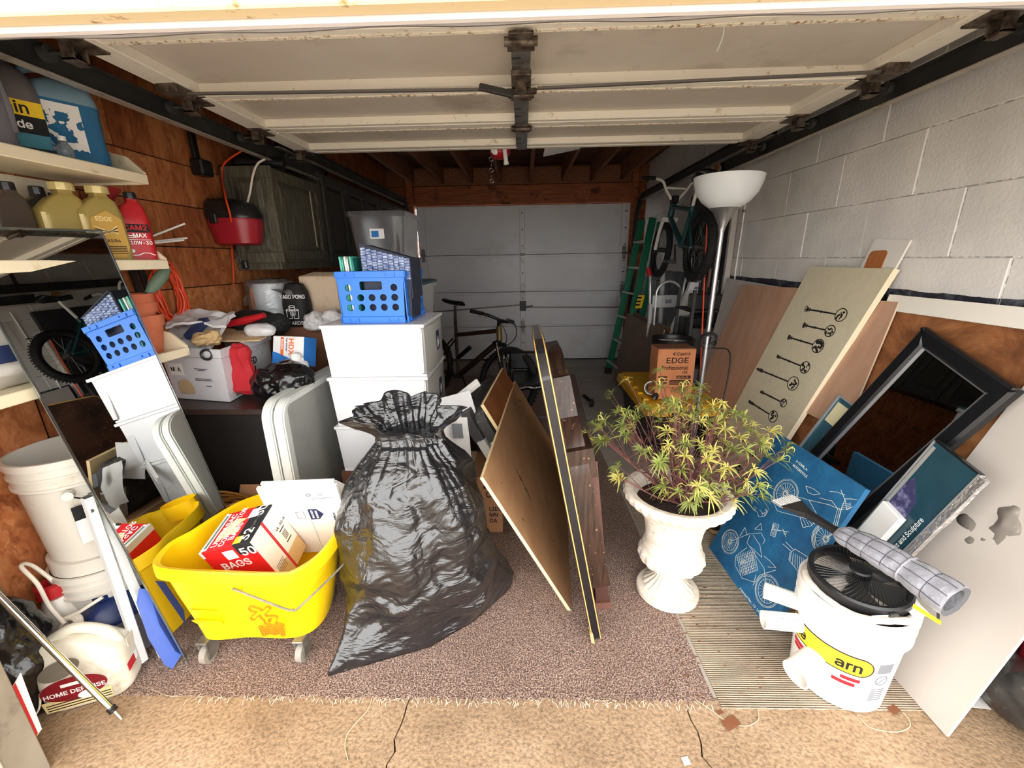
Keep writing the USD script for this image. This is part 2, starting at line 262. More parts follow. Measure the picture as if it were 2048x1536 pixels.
# ================================================================== back wall
YB = 5.90
wb = thing("wall_back", "back wall of dark stained wood around the closed rear door", "wall", (0, YB, 0), kind="structure")
part(wb, "wall_board", bx(WL, -1.50, YB + .05, YB + .15, 0, 2.62), "wood_orange"); part(wb, "wall_board", bx(1.50, WR, YB + .05, YB + .15, 0, 2.62), "wood_orange"); part(wb, "wall_board", bx(-1.5, 1.5, YB + .05, YB + .15, 2.06, 2.62), "wood_deck_0")
part(wb, "header_beam", bx(-1.40, 1.42, YB - .06, YB + .05, 2.085, 2.31, .006), "wood_orange", label="reddish header beam over the rear door"); part(wb, "header_strip", bx(-1.40, 1.42, YB - .075, YB - .06, 2.075, 2.115), "wood_orange")
part(wb, "rim_joist", bx(WL, WR, YB - .01, YB + .05, 2.32, 2.52), "wood_joist")
for x0 in (-1.50, 1.40): part(wb, "post", bx(x0, x0 + .09, YB - .07, YB + .05, 0, 2.52, .004), "wood_orange")
# ================================================================== ceiling: roof boards on joists
ce = thing("ceiling", "open ceiling of dark brown roof boards on exposed wooden joists", "ceiling", (0, 3.4, 2.3), kind="structure")
part(ce, "roof", bx(WL - .3, WR + .3, .7, 6.1, 2.60, 2.72), "wood_deck_2")
for i in range(34):
    y0 = .85 + i * .15
    if y0 > 2.6: part(ce, "plank", bx(WL, WR, y0, y0 + .146, 2.545 + rng.random() * .004, 2.60), f"wood_deck_{rng.integers(3)}", smooth=False)
for px in (762, 822, 882, 942, 1000, 1061, 1127, 1185, 1247, 1310):
    x0 = Y(px, 372, 5.75)[0]; part(ce, "joist", bx(x0 - .019, x0 + .019, .85, YB - .01, 2.345, 2.545, .003), "wood_joist")
# ================================================================== front: jambs, header, trim
wf = thing("wall_front", "front garage wall around the open door with dirty grey jambs", "wall", (0, .78, 0), kind="structure")
part(wf, "wall_pier", bx(-2.6, -1.40, .70, .82, 0, 2.7), "plaster"); part(wf, "wall_pier", bx(1.47, 2.6, .70, .82, 0, 2.7), "plaster"); part(wf, "wall_lintel", bx(-1.40, 1.47, .755, .85, 1.81, 2.7), "plaster")
part(wf, "jamb", bx(-1.41, -1.385, .735, .815, 0, 1.80, .004), "jamb_grey", label="scuffed grey left jamb"); part(wf, "jamb", bx(1.455, 1.48, .735, .815, 0, 1.80, .004), "jamb_grey")
ev = thing("eave", "roof eave and soffit over the front of the garage", "eave", (0, .2, 2.5), kind="structure"); part(ev, "soffit", bx(-3.2, 3.2, -.15, .76, 2.42, 2.46), "white_trim"); part(ev, "fascia", bx(-3.2, 3.2, -.19, -.15, 2.38, 2.66), "white_trim"); part(ev, "roof_edge", bx(-3.2, 3.2, -.19, .8, 2.62, 2.72), "wood_deck_2")
t1 = thing("trim_1", "flaking cream header board across the top of the door opening", "trim", (0, .72, 1.74), kind="structure")
part(t1, "header_board", bx(-1.5, 1.55, .70, .73, 1.742, 2.1, .003), "beige_peel"); part(t1, "door_stop", bx(-1.5, 1.55, .7315, .748, 1.7365, 1.80, .003), "white_vinyl", label="white vinyl door stop"); part(t1, "weatherstrip", tube([V(x, .7505 + .0015 * math.sin(9 * x), 1.7385 + .0015 * math.sin(23 * x)) for x in np.linspace(-1.38, 1.45, 60)], .0035, 6), "rod_grey")
t2 = thing("trim_2", "white brick moulding on the outer edge of the left jamb", "trim", (-1.4, .7, 0), kind="structure"); part(t2, "moulding", bx(-1.52, -1.378, .66, .7345, 0, 1.76, .006), "white_trim")
# ================================================================== overhead door (open)
DX0, DX1, DZ = -1.37, 1.39, 2.05
d1 = thing("door_1", "white sectional garage door rolled up overhead on its tracks", "garage door", (0, 2.2, DZ), kind="structure")
SEC = [(1.455, 1.93, .045, .045), (1.932, 2.385, .048, .058), (2.387, 2.87, .063, .093)]
for a, b, r0, r1 in SEC:
    s = part(d1, "section", bx(DX0, DX1, a, b, DZ + .032, DZ + .06), "door_inside")
    part(s, "near_rib", bx(DX0, DX1, a, a + r0 - .012, DZ, DZ + .034, .003), "door_rib"); part(s, "chipped_edge", bx(DX0 + .09, DX1 - .09, a + r0 - .014, a + r0, DZ - .002, DZ + .02), "door_chipped")
    f = part(s, "far_rib", [bx(DX0, DX1, b - r1, b - r1 * .45, DZ - .001, DZ + .034, .003), bx(DX0, DX1, b - r1 * .43, b, DZ - .004, DZ + .034, .003)], "door_rib")
    for x0 in (DX0, DX1 - .10): part(s, "end_stile", bx(x0, x0 + .10, a + .001, b - .001, DZ - .004, DZ + .034, .003), "door_rib")
st = part(d1, "centre_strap", bx(-.031, .033, 1.49, 2.86, DZ - .012, DZ + .033, .002), "steel_galv", label="dusty galvanised centre strap")
for yh in (1.50, 1.932, 2.386):
    part(st, "hinge", [bx(-.042, .044, yh + .02, yh + .075, DZ - .02, DZ - .011, .002), cyl((-.05, yh + .012, DZ - .018), (.052, yh + .012, DZ - .018), .013, 12), bx(-.036, .038, yh - .04, yh, DZ - .02, DZ - .011, .002)] + [cyl((sx, yh + .05, DZ - .026), (sx, yh + .05, DZ - .019), .007, 6) for sx in (-.02, .022)], "steel_rusty")
for yh in (1.63, 1.70, 2.12, 2.22, 2.60, 2.70): part(st, "slot", bx(-.03, 0, yh, yh + .012, DZ - .0135, DZ - .0115), "steel_dark")
lk = part(d1, "lock", [bx(-.035, .037, 1.72, 1.90, DZ - .03, DZ - .011, .003), cyl((0, 1.80, DZ - .055), (0, 1.80, DZ - .028), .02, 14), bx(-.055, .06, 1.835, 1.862, DZ - .045, DZ - .03, .003)], "steel_rusty", label="rusty slide lock on the strap")
part(lk, "lock_handle", bar((-.03, 1.84, DZ - .05), (-.155, 1.80, DZ - .035), .02, .022, b=.003), "steel_dark")
part(d1, "lock_rod", bar((-.07, 1.845, DZ - .03), (-1.28, 1.83, DZ - .022), .014, .008), "rod_grey"); part(d1, "lock_rod", bar((.06, 1.845, DZ - .03), (1.40, 1.80, DZ - .022), .014, .008), "rod_grey")
for sx, xe, xt in ((-1, DX0, -1.455), (1, DX1, 1.455)):
    for yr in (1.47, 1.94, 2.39, 2.83):
        br = part(d1, "roller_bracket", [bx(min(xe, xe - sx * .07), max(xe, xe - sx * .07), yr - .06, yr + .07, DZ - .010, DZ - .003, .001), bx(min(xe + sx * .005, xe - sx * .03), max(xe + sx * .005, xe - sx * .03), yr - .022, yr - .014, DZ - .055, DZ - .004), bx(min(xe + sx * .005, xe - sx * .03), max(xe + sx * .005, xe - sx * .03), yr + .022, yr + .03, DZ - .055, DZ - .004), bx(min(xe + sx * .005, xe - sx * .03), max(xe + sx * .005, xe - sx * .03), yr - .022, yr + .03, DZ - .058, DZ - .05)], "steel_rusty")
        part(br, "roller", [cyl((xe - sx * .02, yr, DZ - .03), (xt, yr, DZ - .03), .006, 8), cyl((xt - sx * .026, yr, DZ - .03), (xt - sx * .006, yr, DZ - .03), .024, 16)], "steel_dark")
    part(d1, "lock_guide", [bx(min(xe - sx * .01, xe - sx * .09), max(xe - sx * .01, xe - sx * .09), 1.77, 1.87, DZ - .032, DZ - .004, .004)], "steel_rusty")
# tracks
def track(label, x, sx, z, pts):
    t = thing("door_track", label, "garage door track", (x, pts[0][1], z), kind="structure")
    # channel cross-section (u = inward, v = down), swept along the points
    prof = [(0, -.038), (.034, -.038), (.034, -.034), (.004, -.034), (.004, .034), (.034, .034), (.034, .038), (0, .038)]
    rings = []
    for k, (py_, pz_) in enumerate(pts):
        a, b = pts[max(k - 1, 0)], pts[min(k + 1, len(pts) - 1)]; dy, dz = b[0] - a[0], b[1] - a[1]; L = math.hypot(dy, dz); ny, nz = -dz / L, dy / L
        rings.append([(x + sx * u, py_ + ny * v, pz_ + nz * v) for u, v in prof])
    part(t, "channel", loft(rings), "steel_dark")
    part(t, "lower_lip", loft([[(x - sx * .002, q[0], q[1] - .041), (x + sx * .036, q[0], q[1] - .041), (x + sx * .036, q[0], q[1] - .0375), (x - sx * .002, q[0], q[1] - .0375)] for q in pts if abs(q[1] - z) < .02]), "steel_lip", label="pale dusty lower lip")
    return t
tl = track("dark steel overhead door track along the left side of the open door", -1.485, 1, 2.012, [(y, 2.012) for y in np.linspace(.95, 3.42, 8)])
part(tl, "hanger", bx(-1.495, -1.488, 3.36, 3.39, 2.0, 2.55), "steel_galv"); part(tl, "hanger", bx(-1.495, -1.488, 2.6, 2.63, 2.0, 2.55), "steel_galv")
tr = track("dark steel overhead door track along the right side of the open door", 1.485, -1, 2.012, [(y, 2.012) for y in np.linspace(.95, 3.42, 8)])
part(tr, "hanger", bx(1.488, 1.495, 3.36, 3.39, 2.0, 2.55), "steel_galv")
for sx in (-1, 1):
    arc = [(5.42 + .34 * math.sin(a), 1.76 + .34 * math.cos(a)) for a in np.linspace(0, math.pi / 2, 9)]
    track(f"dark steel rear door track curving down to the {'left' if sx < 0 else 'right'} edge of the closed door", 1.47 * sx, -sx, 2.10, [(y, 2.10) for y in np.linspace(2.75, 5.4, 5)] + arc + [(5.76, z) for z in (1.6, 1.0, .05)])
# ================================================================== rear door (closed)
d2 = thing("door_2", "closed pale grey sectional garage door at the far end", "garage door", (0, YB - .05, 0), kind="structure")
zs = [0.02, .485, .965, 1.455, 2.07]; x0, x1, xm = -1.385, 1.40, 0.0
for k in range(4):
    a, b = zs[k] + .003, zs[k + 1] - .003; s = part(d2, "section", bx(x0, x1, YB - .02, YB + .02, a, b), "door_back")
    for xa, xb in ((x0 + .11, xm - .035), (xm + .035, x1 - .11)): part(s, "panel", bx(xa, xb, YB - .028, YB - .02, a + .03, b - .03, .003), "door_back")
    part(s, "edge_rail", [bx(x0, x1, YB - .034, YB - .02, a, a + .016, .002), bx(x0, x1, YB - .034, YB - .02, b - .016, b, .002)], "door_back")
    for xa, xb in ((x0, x0 + .10), (xm - .028, xm + .032), (x1 - .10, x1)): part(s, "stile", bx(xa, xb, YB - .045, YB - .02, a, b, .002), "door_back")
    for z in np.linspace(a + .1, b - .1, 3): part(s, "slot", [bx(xm - .006, xm + .012, YB - .047, YB - .0445, z, z + .012), bx(x1 - .06, x1 - .03, YB - .047, YB - .0445, z, z + .012)], "steel_dark")
part(d2, "backing", bx(x0, x1, YB + .021, YB + .03, 0, 2.07), "steel_dark")
for z in zs[1:-1]:
    for xa in (x0 + .05, xm, x1 - .05): part(d2, "hinge", [bx(xa - .024, xa + .028, YB - .054, YB - .045, z + .012, z + .085, .002), bx(xa - .02, xa + .024, YB - .054, YB - .045, z - .08, z - .012, .002), cyl((xa - .034, YB - .056, z), (xa + .038, YB - .056, z), .011, 10)], "steel_galv")
part(d2, "bottom_seal", bx(x0, x1, YB - .03, YB + .02, .0, .022), "steel_dark")
part(d2, "lock", [bx(xm - .04, xm + .045, YB - .07, YB - .045, .71, .84, .004), bar((xm + .02, YB - .075, .76), (xm + .14, YB - .075, .78), .012, .016)], "steel_dark")
part(d2, "lock_rod", bar((xm - .03, YB - .06, .79), (x0 + .02, YB - .06, .70), .012, .018), "rod_grey"); part(d2, "lock_rod", bar((xm + .03, YB - .06, .755), (x1 - .02, YB - .06, .74), .012, .018), "rod_grey")
# ================================================================== floor coverings
def fringe(x0, x1, y, n, seed, amp=.012):
    r = np.random.default_rng(seed); return [(x, y - amp * r.random()) for x in np.linspace(x0, x1, n)]
ca = thing("carpet", "speckled brown carpet remnant covering the middle of the floor", "carpet", (-.5, 2.5, 0))
part(ca, "pile", prism(Polygon(fringe(-1.70, .618, 1.03, 260, 5) + [(.60, 2.2), (.56, 3.4), (.64, 5.05), (-1.12, 5.05), (-1.12, 1.53), (-1.70, 1.53)]), 0.0005, .004), "carpet_brown", smooth=False)
mat("fray", (206, 180, 158), .9)
part(ca, "fray", [tube([V(x, y, .004), V(x + dx, y - .012 * q, .006 + .006 * q), V(x + 2 * dx, y - .022 * q, .002)], .0011, 4) for x, y, dx, q in zip(rng.uniform(-1.15, .6, 260), rng.uniform(1.012, 1.032, 260), rng.uniform(-.008, .008, 260), rng.random(260))], "fray", kind="stuff", label="pale frayed front edge")
ru = thing("rug", "ribbed beige runner rug under the urn and the white pail", "rug", (.95, 1.5, 0))
part(ru, "weave", prism(Polygon(fringe(.632, 1.27, 1.008, 60, 8, .006) + [(1.27, 2.4), (.612, 2.4)]), .0005, .004), "runner_beige", smooth=False)
# ================================================================== left wall shelving and what stands on it
mat("cream_paint", (232, 218, 186), .5, dirt=(196, 176, 138), dscale=14., dramp=(.62, .74))
mat("cream_dirty", (214, 204, 180), .6, dirt=(120, 96, 70), dscale=10., dramp=(.55, .7))
mat("grey_board", (176, 172, 168), .6, dirt=(120, 112, 104), dscale=8.)
mat("black_plastic", (26, 26, 28), .35); mat("black_matte", (24, 23, 23), .7); mat("black_print", (22, 22, 24), .8); mat("white_print", (240, 240, 238), .7)
mat("red_plastic", (176, 28, 36), .32); mat("red_vac", (156, 28, 42), .35); mat("red_print", (190, 30, 40), .7); mat("yellow_print", (246, 206, 40), .7); mat("blue_print", (42, 120, 200), .7); mat("navy_print", (32, 44, 84), .7); mat("orange_print", (236, 110, 50), .7); mat("purple_print", (58, 44, 104), .6); mat("teal_print", (60, 130, 150), .6); mat("cream_print", (228, 206, 150), .7); mat("gold_print", (190, 150, 70), .6); mat("brown_print", (60, 40, 30), .8); mat("grey_print", (120, 122, 128), .8)
mat("jug_blue", (58, 128, 176), .22, spec=.5, trans=(90, 160, 200)); mat("jug_clearpart", (150, 184, 204), .25, trans=(170, 200, 215)); mat("jug_grey", (150, 148, 156), .3, trans=(170, 170, 176)); mat("jug_dim", (104, 98, 98), .35)
mat("white_plastic", (238, 236, 232), .35); mat("white_plastic_dirty", (222, 216, 206), .4, dirt=(176, 164, 146), dscale=7., dramp=(.52, .7)); mat("white_paper", (238, 236, 232), .8)
mat("oil_gold", (168, 148, 84), .35, .25); mat("oil_cap_gold", (206, 188, 128), .4, .2); mat("oil_brown", (74, 62, 54), .35)
mat("terracotta", (186, 96, 64), .8, col2=(200, 112, 78), nscale=12., dirt=(216, 160, 130), dscale=9., dramp=(.64, .74))
mat("tool_green", (104, 124, 104), .5); mat("steel_bright", (200, 200, 200), .22, 1.); mat("chrome", (225, 222, 216), .08, 1.)
mat("cord_orange", (226, 74, 34), .45); mat("cord_white", (232, 222, 208), .5)
sh = thing("shelf_unit", "cream painted wall shelf unit with three boards carrying bottles and pots", "shelf", (-1.6, 1.3, 1.0))
SX0, SX1, SY0, SY1 = -1.737, -1.455, .83, 1.74
for z, nm in ((1.71, 0), (1.395, 1), (1.035, 2)):
    b = part(sh, "shelf_board", bx(SX0, SX1, SY0, SY1 - .012, z - .004, z + .016, .002), "cream_paint"); part(b, "front_lip", bx(SX1 - .006, SX1 + .012, SY0, SY1, z - .012, z + .024, .003), "cream_paint")
    part(b, "end_bracket", put(prism(Polygon([(0, -.012), (.29, -.012), (.29, .03), (.235, .085), (0, .15)]), 0, .008), (SX0, SY1, z), (1, 0, 0), (0, 0, 1)), "cream_paint")
part(sh, "back_panel", bx(SX0 - .008, SX0, SY0, 1.70, 1.41, 1.70), "cream_dirty", label="stained cream back panel with screw holes"); part(sh, "back_panel", bx(SX0 - .008, SX0, SY0, 1.78, 1.05, 1.385), "grey_board", label="grey lower back panel")
for y, z in ((1.63, 1.655), (1.60, 1.61), (1.44, 1.64)): part(sh, "screw_hole", cyl((SX0 - .002, y, z), (SX0 + .0015, y, z), .006, 8), "black_matte")
def rr(w, d, r, n=40):
    p = sbox(-w / 2 + r, -d / 2 + r, w / 2 - r, d / 2 - r).buffer(r, quad_segs=6); return resample(np.array(p.exterior.coords)[:-1], n)
def bottle_body(c, w, d, prof, r, rot=0., n=40, top=None):
    """prof: (height, scale w, scale d, shift along the width)"""
    base = rr(w, d, r, n); ca, sa = math.cos(rot), math.sin(rot); R = []
    for q in prof:
        z, sw, sd, dx = (*q, 0)[:4]; p = base * [sw, sd] + [dx, 0]; R.append(np.stack([c[0] + p[:, 0] * ca - p[:, 1] * sa, c[1] + p[:, 0] * sa + p[:, 1] * ca, np.full(n, c[2] + z)], 1))
    return loft(R)
def loc2(c, rot, x, y, z): return V(c[0] + x * math.cos(rot) - y * math.sin(rot), c[1] + x * math.sin(rot) + y * math.cos(rot), c[2] + z)
S1, S2, S3 = 1.726, 1.411, 1.051
# blue washer-fluid jug
c = (-1.585, 1.60, S1); ro = math.radians(62)
t = thing("washer_fluid_jug", "translucent jug of blue fluid with a torn white label on the top shelf", "jug", c)
part(t, "body", bottle_body(c, .19, .15, [(0, .9, .9), (.012, 1, 1), (.06, 1, 1), (.07, .97, .97), (.17, .98, .98), (.19, 1, 1), (.2, 1, 1)], .035, ro), "jug_blue", label="blue filled lower body")
part(t, "shoulder", bottle_body((c[0], c[1], c[2] + .2), .19, .15, [(0, 1, 1), (.02, .98, .98), (.05, .8, .8, .01), (.075, .5, .5, .03), (.085, .26, .28, .045), (.1, .26, .28, .045)], .035, ro), "jug_clearpart", label="pale empty shoulder")
part(t, "cap", cyl(loc2(c, ro, .045, 0, .295), loc2(c, ro, .045, 0, .32), .022, 18), "white_plastic"); part(t, "handle", tube([loc2(c, ro, .03, 0, .285), loc2(c, ro, -.02, 0, .30), loc2(c, ro, -.075, 0, .275), loc2(c, ro, -.088, 0, .22)], .012, 10, sm=5), "jug_clearpart")
gx_, gz_ = np.meshgrid(np.linspace(-.082, .03, 60), np.linspace(.045, .19, 78), indexing="ij"); nz_ = meshkit.fbm(np.stack([gx_ * 45, gz_ * 45, 0 * gx_], -1), 4, 8) + .5 * np.abs(gx_ + .026) / .056 * .35 + .18 * (gz_ > .15) + .12 * (gx_ > .0); cs = .00095
fl_ = unary_union([sbox(a - cs, b - cs, a + cs, b + cs) for a, b, q in zip(gx_.ravel(), gz_.ravel(), nz_.ravel()) if q > .66]); fl_ = fl_.buffer(.0006).buffer(-.0006).simplify(.0004)
part(t, "label_scrap", put(prism(fl_, 0, .0008), loc2(c, ro, 0, -.0755, 0), (math.cos(ro), math.sin(ro), 0), (0, 0, 1)), "white_paper", kind="stuff", label="white scraps of a torn-off label", smooth=False)
# rain de-icer jug behind it
c = (-1.62, 1.455, S1); ro = math.radians(66)
t = thing("deicer_jug", "dim grey jug with a yellow and black label half hidden by the blue jug", "jug", c)
part(t, "body", bottle_body(c, .17, .14, [(0, .92, .92), (.01, 1, 1), (.19, 1, 1), (.22, .95, .95), (.25, .74, .74, .01), (.27, .4, .45, .02), (.28, .3, .34, .02), (.29, .3, .34, .02)], .04, ro), "jug_dim"); part(t, "cap", cyl(loc2(c, ro, .02, 0, .288), loc2(c, ro, .02, 0, .315), .025, 18), "cream_dirty")
ux = (math.cos(ro), math.sin(ro), 0); lab = part(t, "label", put(prism(sbox(-.07, .03, .07, .15), 0, .0012), loc2(c, ro, 0, -.0705, 0), ux, (0, 0, 1)), "black_print")
part(lab, "label_band", put(prism(sbox(-.07, .125, .07, .168), 0, .002), loc2(c, ro, 0, -.0705, 0), ux, (0, 0, 1)), "yellow_print"); part(lab, "lettering", txt("rain", .03, loc2(c, ro, -.035, -.0727, .132), ux, (0, 0, 1), True), "black_print"); part(lab, "lettering", txt("-de", .022, loc2(c, ro, -.02, -.0719, .09), ux, (0, 0, 1), True), "white_print"); part(lab, "label_band", put(prism(sbox(-.02, .035, .07, .075), 0, .002), loc2(c, ro, 0, -.0705, 0), ux, (0, 0, 1)), "teal_print")
# grey washer jug at the left
c = (-1.60, 1.315, S1); ro = math.radians(70)
t = thing("detergent_jug", "pale grey jug with a dark purple label at the left end of the top shelf", "jug", c)
part(t, "body", bottle_body(c, .2, .15, [(0, .92, .92), (.01, 1, 1), (.17, 1, 1), (.22, .86, .95, .01), (.28, .55, .8, .035), (.31, .4, .5, .045), (.32, .25, .33, .05), (.335, .25, .33, .05)], .05, ro), "jug_grey"); part(t, "label", put(prism(sbox(-.075, .02, -.01, .165), 0, .0012), loc2(c, ro, 0, -.0755, 0), (math.cos(ro), math.sin(ro), 0), (0, 0, 1)), "purple_print"); part(t, "cap", cyl(loc2(c, ro, .05, 0, .335), loc2(c, ro, .05, 0, .36), .026, 18), "white_plastic"); part(t, "handle", tube([loc2(c, ro, .045, -.02, .3), loc2(c, ro, .075, -.045, .24), loc2(c, ro, .09, -.05, .15), loc2(c, ro, .09, -.05, .06)], .011, 10, sm=5), "jug_grey")
c = (-1.50, 1.50, S1); t = thing("spray_vial", "small clear bottle in front of the blue jug on the top shelf", "bottle", c); clear("clear_plastic", (226, 230, 232), .08, .16); part(t, "body", lathe([(0, 0), (.02, 0), (.021, .01), (.021, .045), (.012, .06), (.009, .066), (0, .066)], 18, c), "clear_plastic"); part(t, "cap", cyl((c[0], c[1], c[2] + .066), (c[0], c[1], c[2] + .08), .0105, 14), "white_plastic")
# middle shelf: oil bottles
def oil(name, label, c, body, capm, rot, group=None, lab=None, h=.235, w=.115, d=.065, capr=.019):
    t = thing(name, label, "oil bottle", c, group=group); part(t, "body", bottle_body(c, w, d, [(0, .94, .94), (.008, 1, 1), (h * .6, 1, 1), (h * .68, .97, .97), (h * .84, .6, .8, w * .12), (h * .89, .36, .56, w * .16), (h * .92, .3, .5, w * .16), (h * .95, .3, .5, w * .16)], .018, rot), body)
    part(t, "cap", lathe([(0, 0), (capr, 0), (capr * 1.02, .003), (capr, .022), (capr * .9, .025), (0, .025)], 28, loc2(c, rot, w * .16, 0, h * .945), wob=lambda i, a: 1 + .03 * np.sign(np.sin(14 * a))), capm, smooth=20); 
    if lab: lab(t, c, rot)
    return t
def frontal(rot): return (math.cos(rot), math.sin(rot), 0)
oil("oil_bottle", "brown oil bottle with black cap, furthest left on the middle shelf", (-1.63, 1.385, S2), "oil_brown", "black_plastic", math.radians(80)); oil("oil_bottle", "near-black oil bottle with black cap between brown and gold bottles", (-1.635, 1.475, S2), "black_plastic", "black_plastic", math.radians(78))
def lab_gold(t, c, rot):
    ux = frontal(rot); o = loc2(c, rot, 0, -.0335 * 1.3, 0); a = part(t, "label", put(prism(Polygon([(-.055, .05), (-.02, .016), (.035, .016), (.055, .05), (.05, .15), (.01, .178), (-.04, .15)]), 0, .001), o, ux, (0, 0, 1)), "gold_print")
    part(a, "lettering", txt("EDGE", .014, o + V(0, 0, .142) - np.array(ux) * .028 + V(*np.cross(ux, (0, 0, 1))) * .001, ux, (0, 0, 1), True), "cream_print"); part(a, "lettering", txt("A3/B4", .010, o + V(0, 0, .07) - np.array(ux) * .01 + V(*np.cross(ux, (0, 0, 1))) * .001, ux, (0, 0, 1), True), "brown_print")
    for k in range(5): part(a, "label_stroke", put(prism(LineString([(-.035, .09 + .008 * k), (0, .1 + .002 * k), (.03, .125 - .006 * k)]).buffer(.0016), .001, .0016), o, ux, (0, 0, 1)), "brown_print" if k % 2 else "cream_print", smooth=False)
    part(a, "fine_print", [put(prism(sbox(-.045, .03 + .006 * k, .045, .0325 + .006 * k), .001, .0015), o, ux, (0, 0, 1)) for k in range(5)], "brown_print", smooth=False)
for k, (yy, lb) in enumerate(((1.495, "gold jug of motor oil standing behind the labelled gold jug"), (1.575, "gold jug of motor oil with a fan-shaped printed label facing out"))):
    c = (-1.575 + .045 * k, yy, S2); t = oil("oil_jug", lb, c, "oil_gold", "oil_cap_gold", math.radians(70), lab=lab_gold if k else None, h=.25, w=.135, d=.085, capr=.032); part(t, "level_strip", put(prism(sbox(-.068, .03, -.056, .16), 0, .002), loc2(c, math.radians(70), 0, -.0435, 0), frontal(math.radians(70)), (0, 0, 1)), "cream_print")
def lab_red(t, c, rot):
    ux = frontal(rot); o = loc2(c, rot, 0, -.034, 0); nn = np.cross(ux, (0, 0, 1)); u = np.array(ux)
    a = part(t, "label", put(prism(sbox(-.042, .11, .042, .14), 0, .001), o, ux, (0, 0, 1)), "black_print"); part(a, "lettering", txt("CAM2", .018, o + V(0, 0, .118) + nn * .001, ux, (0, 0, 1), True, True), "red_print"); part(a, "lettering", txt("MAX", .014, o + V(0, 0, .092) + nn * .001 + u * .008, ux, (0, 0, 1), True, True), "white_print"); part(a, "lettering", txt("10W-30", .012, o + V(0, 0, .066) + nn * .001 + u * .008, ux, (0, 0, 1), True, True), "white_print"); part(a, "emblem", put(prism(Point(-.025, .042).buffer(.007), 0, .001), o, ux, (0, 0, 1)), "white_print"); part(a, "car_outline", put(prism(LineString([(-.04, .025), (-.01, .026), (.008, .034), (.024, .034), (.042, .026)]).buffer(.0015), 0, .001), o, ux, (0, 0, 1)), "white_print"); part(a, "fine_print", put(prism(unary_union([sbox(-.03, .09, -.002, .092), sbox(-.03, .096, -.002, .099), sbox(-.03, .082, .04, .084)]), 0, .001), o, ux, (0, 0, 1)), "white_print")
t = oil("oil_bottle", "bright red oil bottle lettered in white at the end of the middle shelf", (-1.515, 1.692, S2), "red_plastic", "black_plastic", math.radians(58), lab=lab_red, h=.245, w=.11, d=.066)
c = (-1.60, 1.245, S2); t = thing("grease_tub", "dark tub with a green band at the left end of the middle shelf", "tub", c); part(t, "body", lathe([(0, 0), (.045, 0), (.05, .08), (.052, .085), (0, .085)], 24, c), "black_plastic"); part(t, "band", lathe([(.0495, .05), (.0512, .05), (.052, .065), (.0505, .065), (.0495, .05)], 24, c), "tool_green")
c = (-1.66, 1.775, 1.66); t = thing("funnel", "red plastic funnel hung under the end of the top shelf", "funnel", c); part(t, "bowl", lathe([(.012, -.02), (.05, .03), (.052, .034), (.046, .032), (.01, -.018), (.012, -.02)], 28, c), "red_plastic"); part(t, "spout", lathe([(.006, -.07), (.012, -.02), (.01, -.02), (.004, -.07), (.006, -.07)], 18, c), "red_plastic")
t = thing("wire_rack", "three white coated wire prongs sticking out from the orange wall", "rack", (-1.72, 1.9, 1.52)); [part(t, "prong", cyl(a, b, .0045, 8), "white_plastic") for a, b in (((-1.748, 1.96, 1.50), X(370, 447, -1.60)), ((-1.748, 1.96, 1.495), X(375, 476, -1.60)), ((-1.748, 1.95, 1.487), X(368, 480, -1.60)))]; part(t, "wall_plate", bx(-1.75, -1.742, 1.93, 1.98, 1.47, 1.53, .002), "white_plastic")
# lower shelf: terracotta pots, trowel, bag
def pot(c, r, h, label, tilt=None):
    t = thing("terracotta_pot", label, "plant pot", c, group=None); part(t, "body", lathe([(0, 0), (r * .66, 0), (r * .9, h * .72), (r * .82, h * .72), (r * .6, .01), (0, .01)], 40, c), "terracotta"); part(t, "rim", lathe([(r * .86, h * .72), (r * .98, h * .72), (r, h), (r * .9, h), (r * .86, h * .72)], 40, c), "terracotta"); return t
pot((-1.56, 1.655, S3), .088, .155, "large terracotta pot at the bottom of the nested stack on the lower shelf"); pot((-1.56, 1.65, S3 + .075), .080, .13, "middle terracotta pot nested in the stack on the lower shelf"); pot((-1.56, 1.648, S3 + .115), .077, .125, "topmost terracotta pot of the nested stack holding the trowel")
a, b = V(-1.56, 1.64, S3 + .16), V(-1.52, 1.82, S3 + .335); t = thing("trowel", "garden trowel with a worn green handle standing in the pots", "trowel", a); m = a + (b - a) * .42; part(t, "blade", loft([[p + V(0, 0, z) for p, z in zip([a + (m - a) * s + unit(np.cross(b - a, (0, 0, 1))) * w * k for k in (-1, -.5, 0, .5, 1)] + [a + (m - a) * s + unit(np.cross(b - a, (0, 0, 1))) * w * k for k in (1, 0, -1)], (.006, .001, -.001, .001, .006, .008, .001, .008))] for s, w in ((0, .008), (.35, .028), (.7, .03), (1, .008))]), "steel_bright"); part(t, "handle", tube([m, m + (b - m) * .3, m + (b - m) * .7, b], [.012, .022, .025, .014], 14), "tool_green")
p0, p1 = V(-1.735, 1.03, S3), V(-1.50, 1.30, S3 + .19); b = bx(p0[0], p1[0], p0[1], p1[1], p0[2], p1[2], .05).subdivide().subdivide().subdivide(); b = wrinkle(b, .012, 18, 3); mat("bag_film", (206, 200, 192), .35, bump=.003, bscale=30.); t = thing("soil_bag", "white bag with navy lettering at the left end of the lower shelf", "bag", ((p0[0] + p1[0]) / 2, 1.16, S3)); part(t, "sack", b, "bag_film"); a = part(t, "label", decal((-1.486, 1.08, S3 + .085), (0, 1, 0), (0, 0, 1), .16, .05), "navy_print"); part(a, "lettering", txt("AR", .032, (-1.4845, 1.165, S3 + .095), (0, 1, 0), (0, 0, 1), True), "white_print"); part(a, "lettering", txt("TP", .034, (-1.4845, 1.165, S3 + .14), (0, 1, 0), (0, 0, 1), True), "black_print")
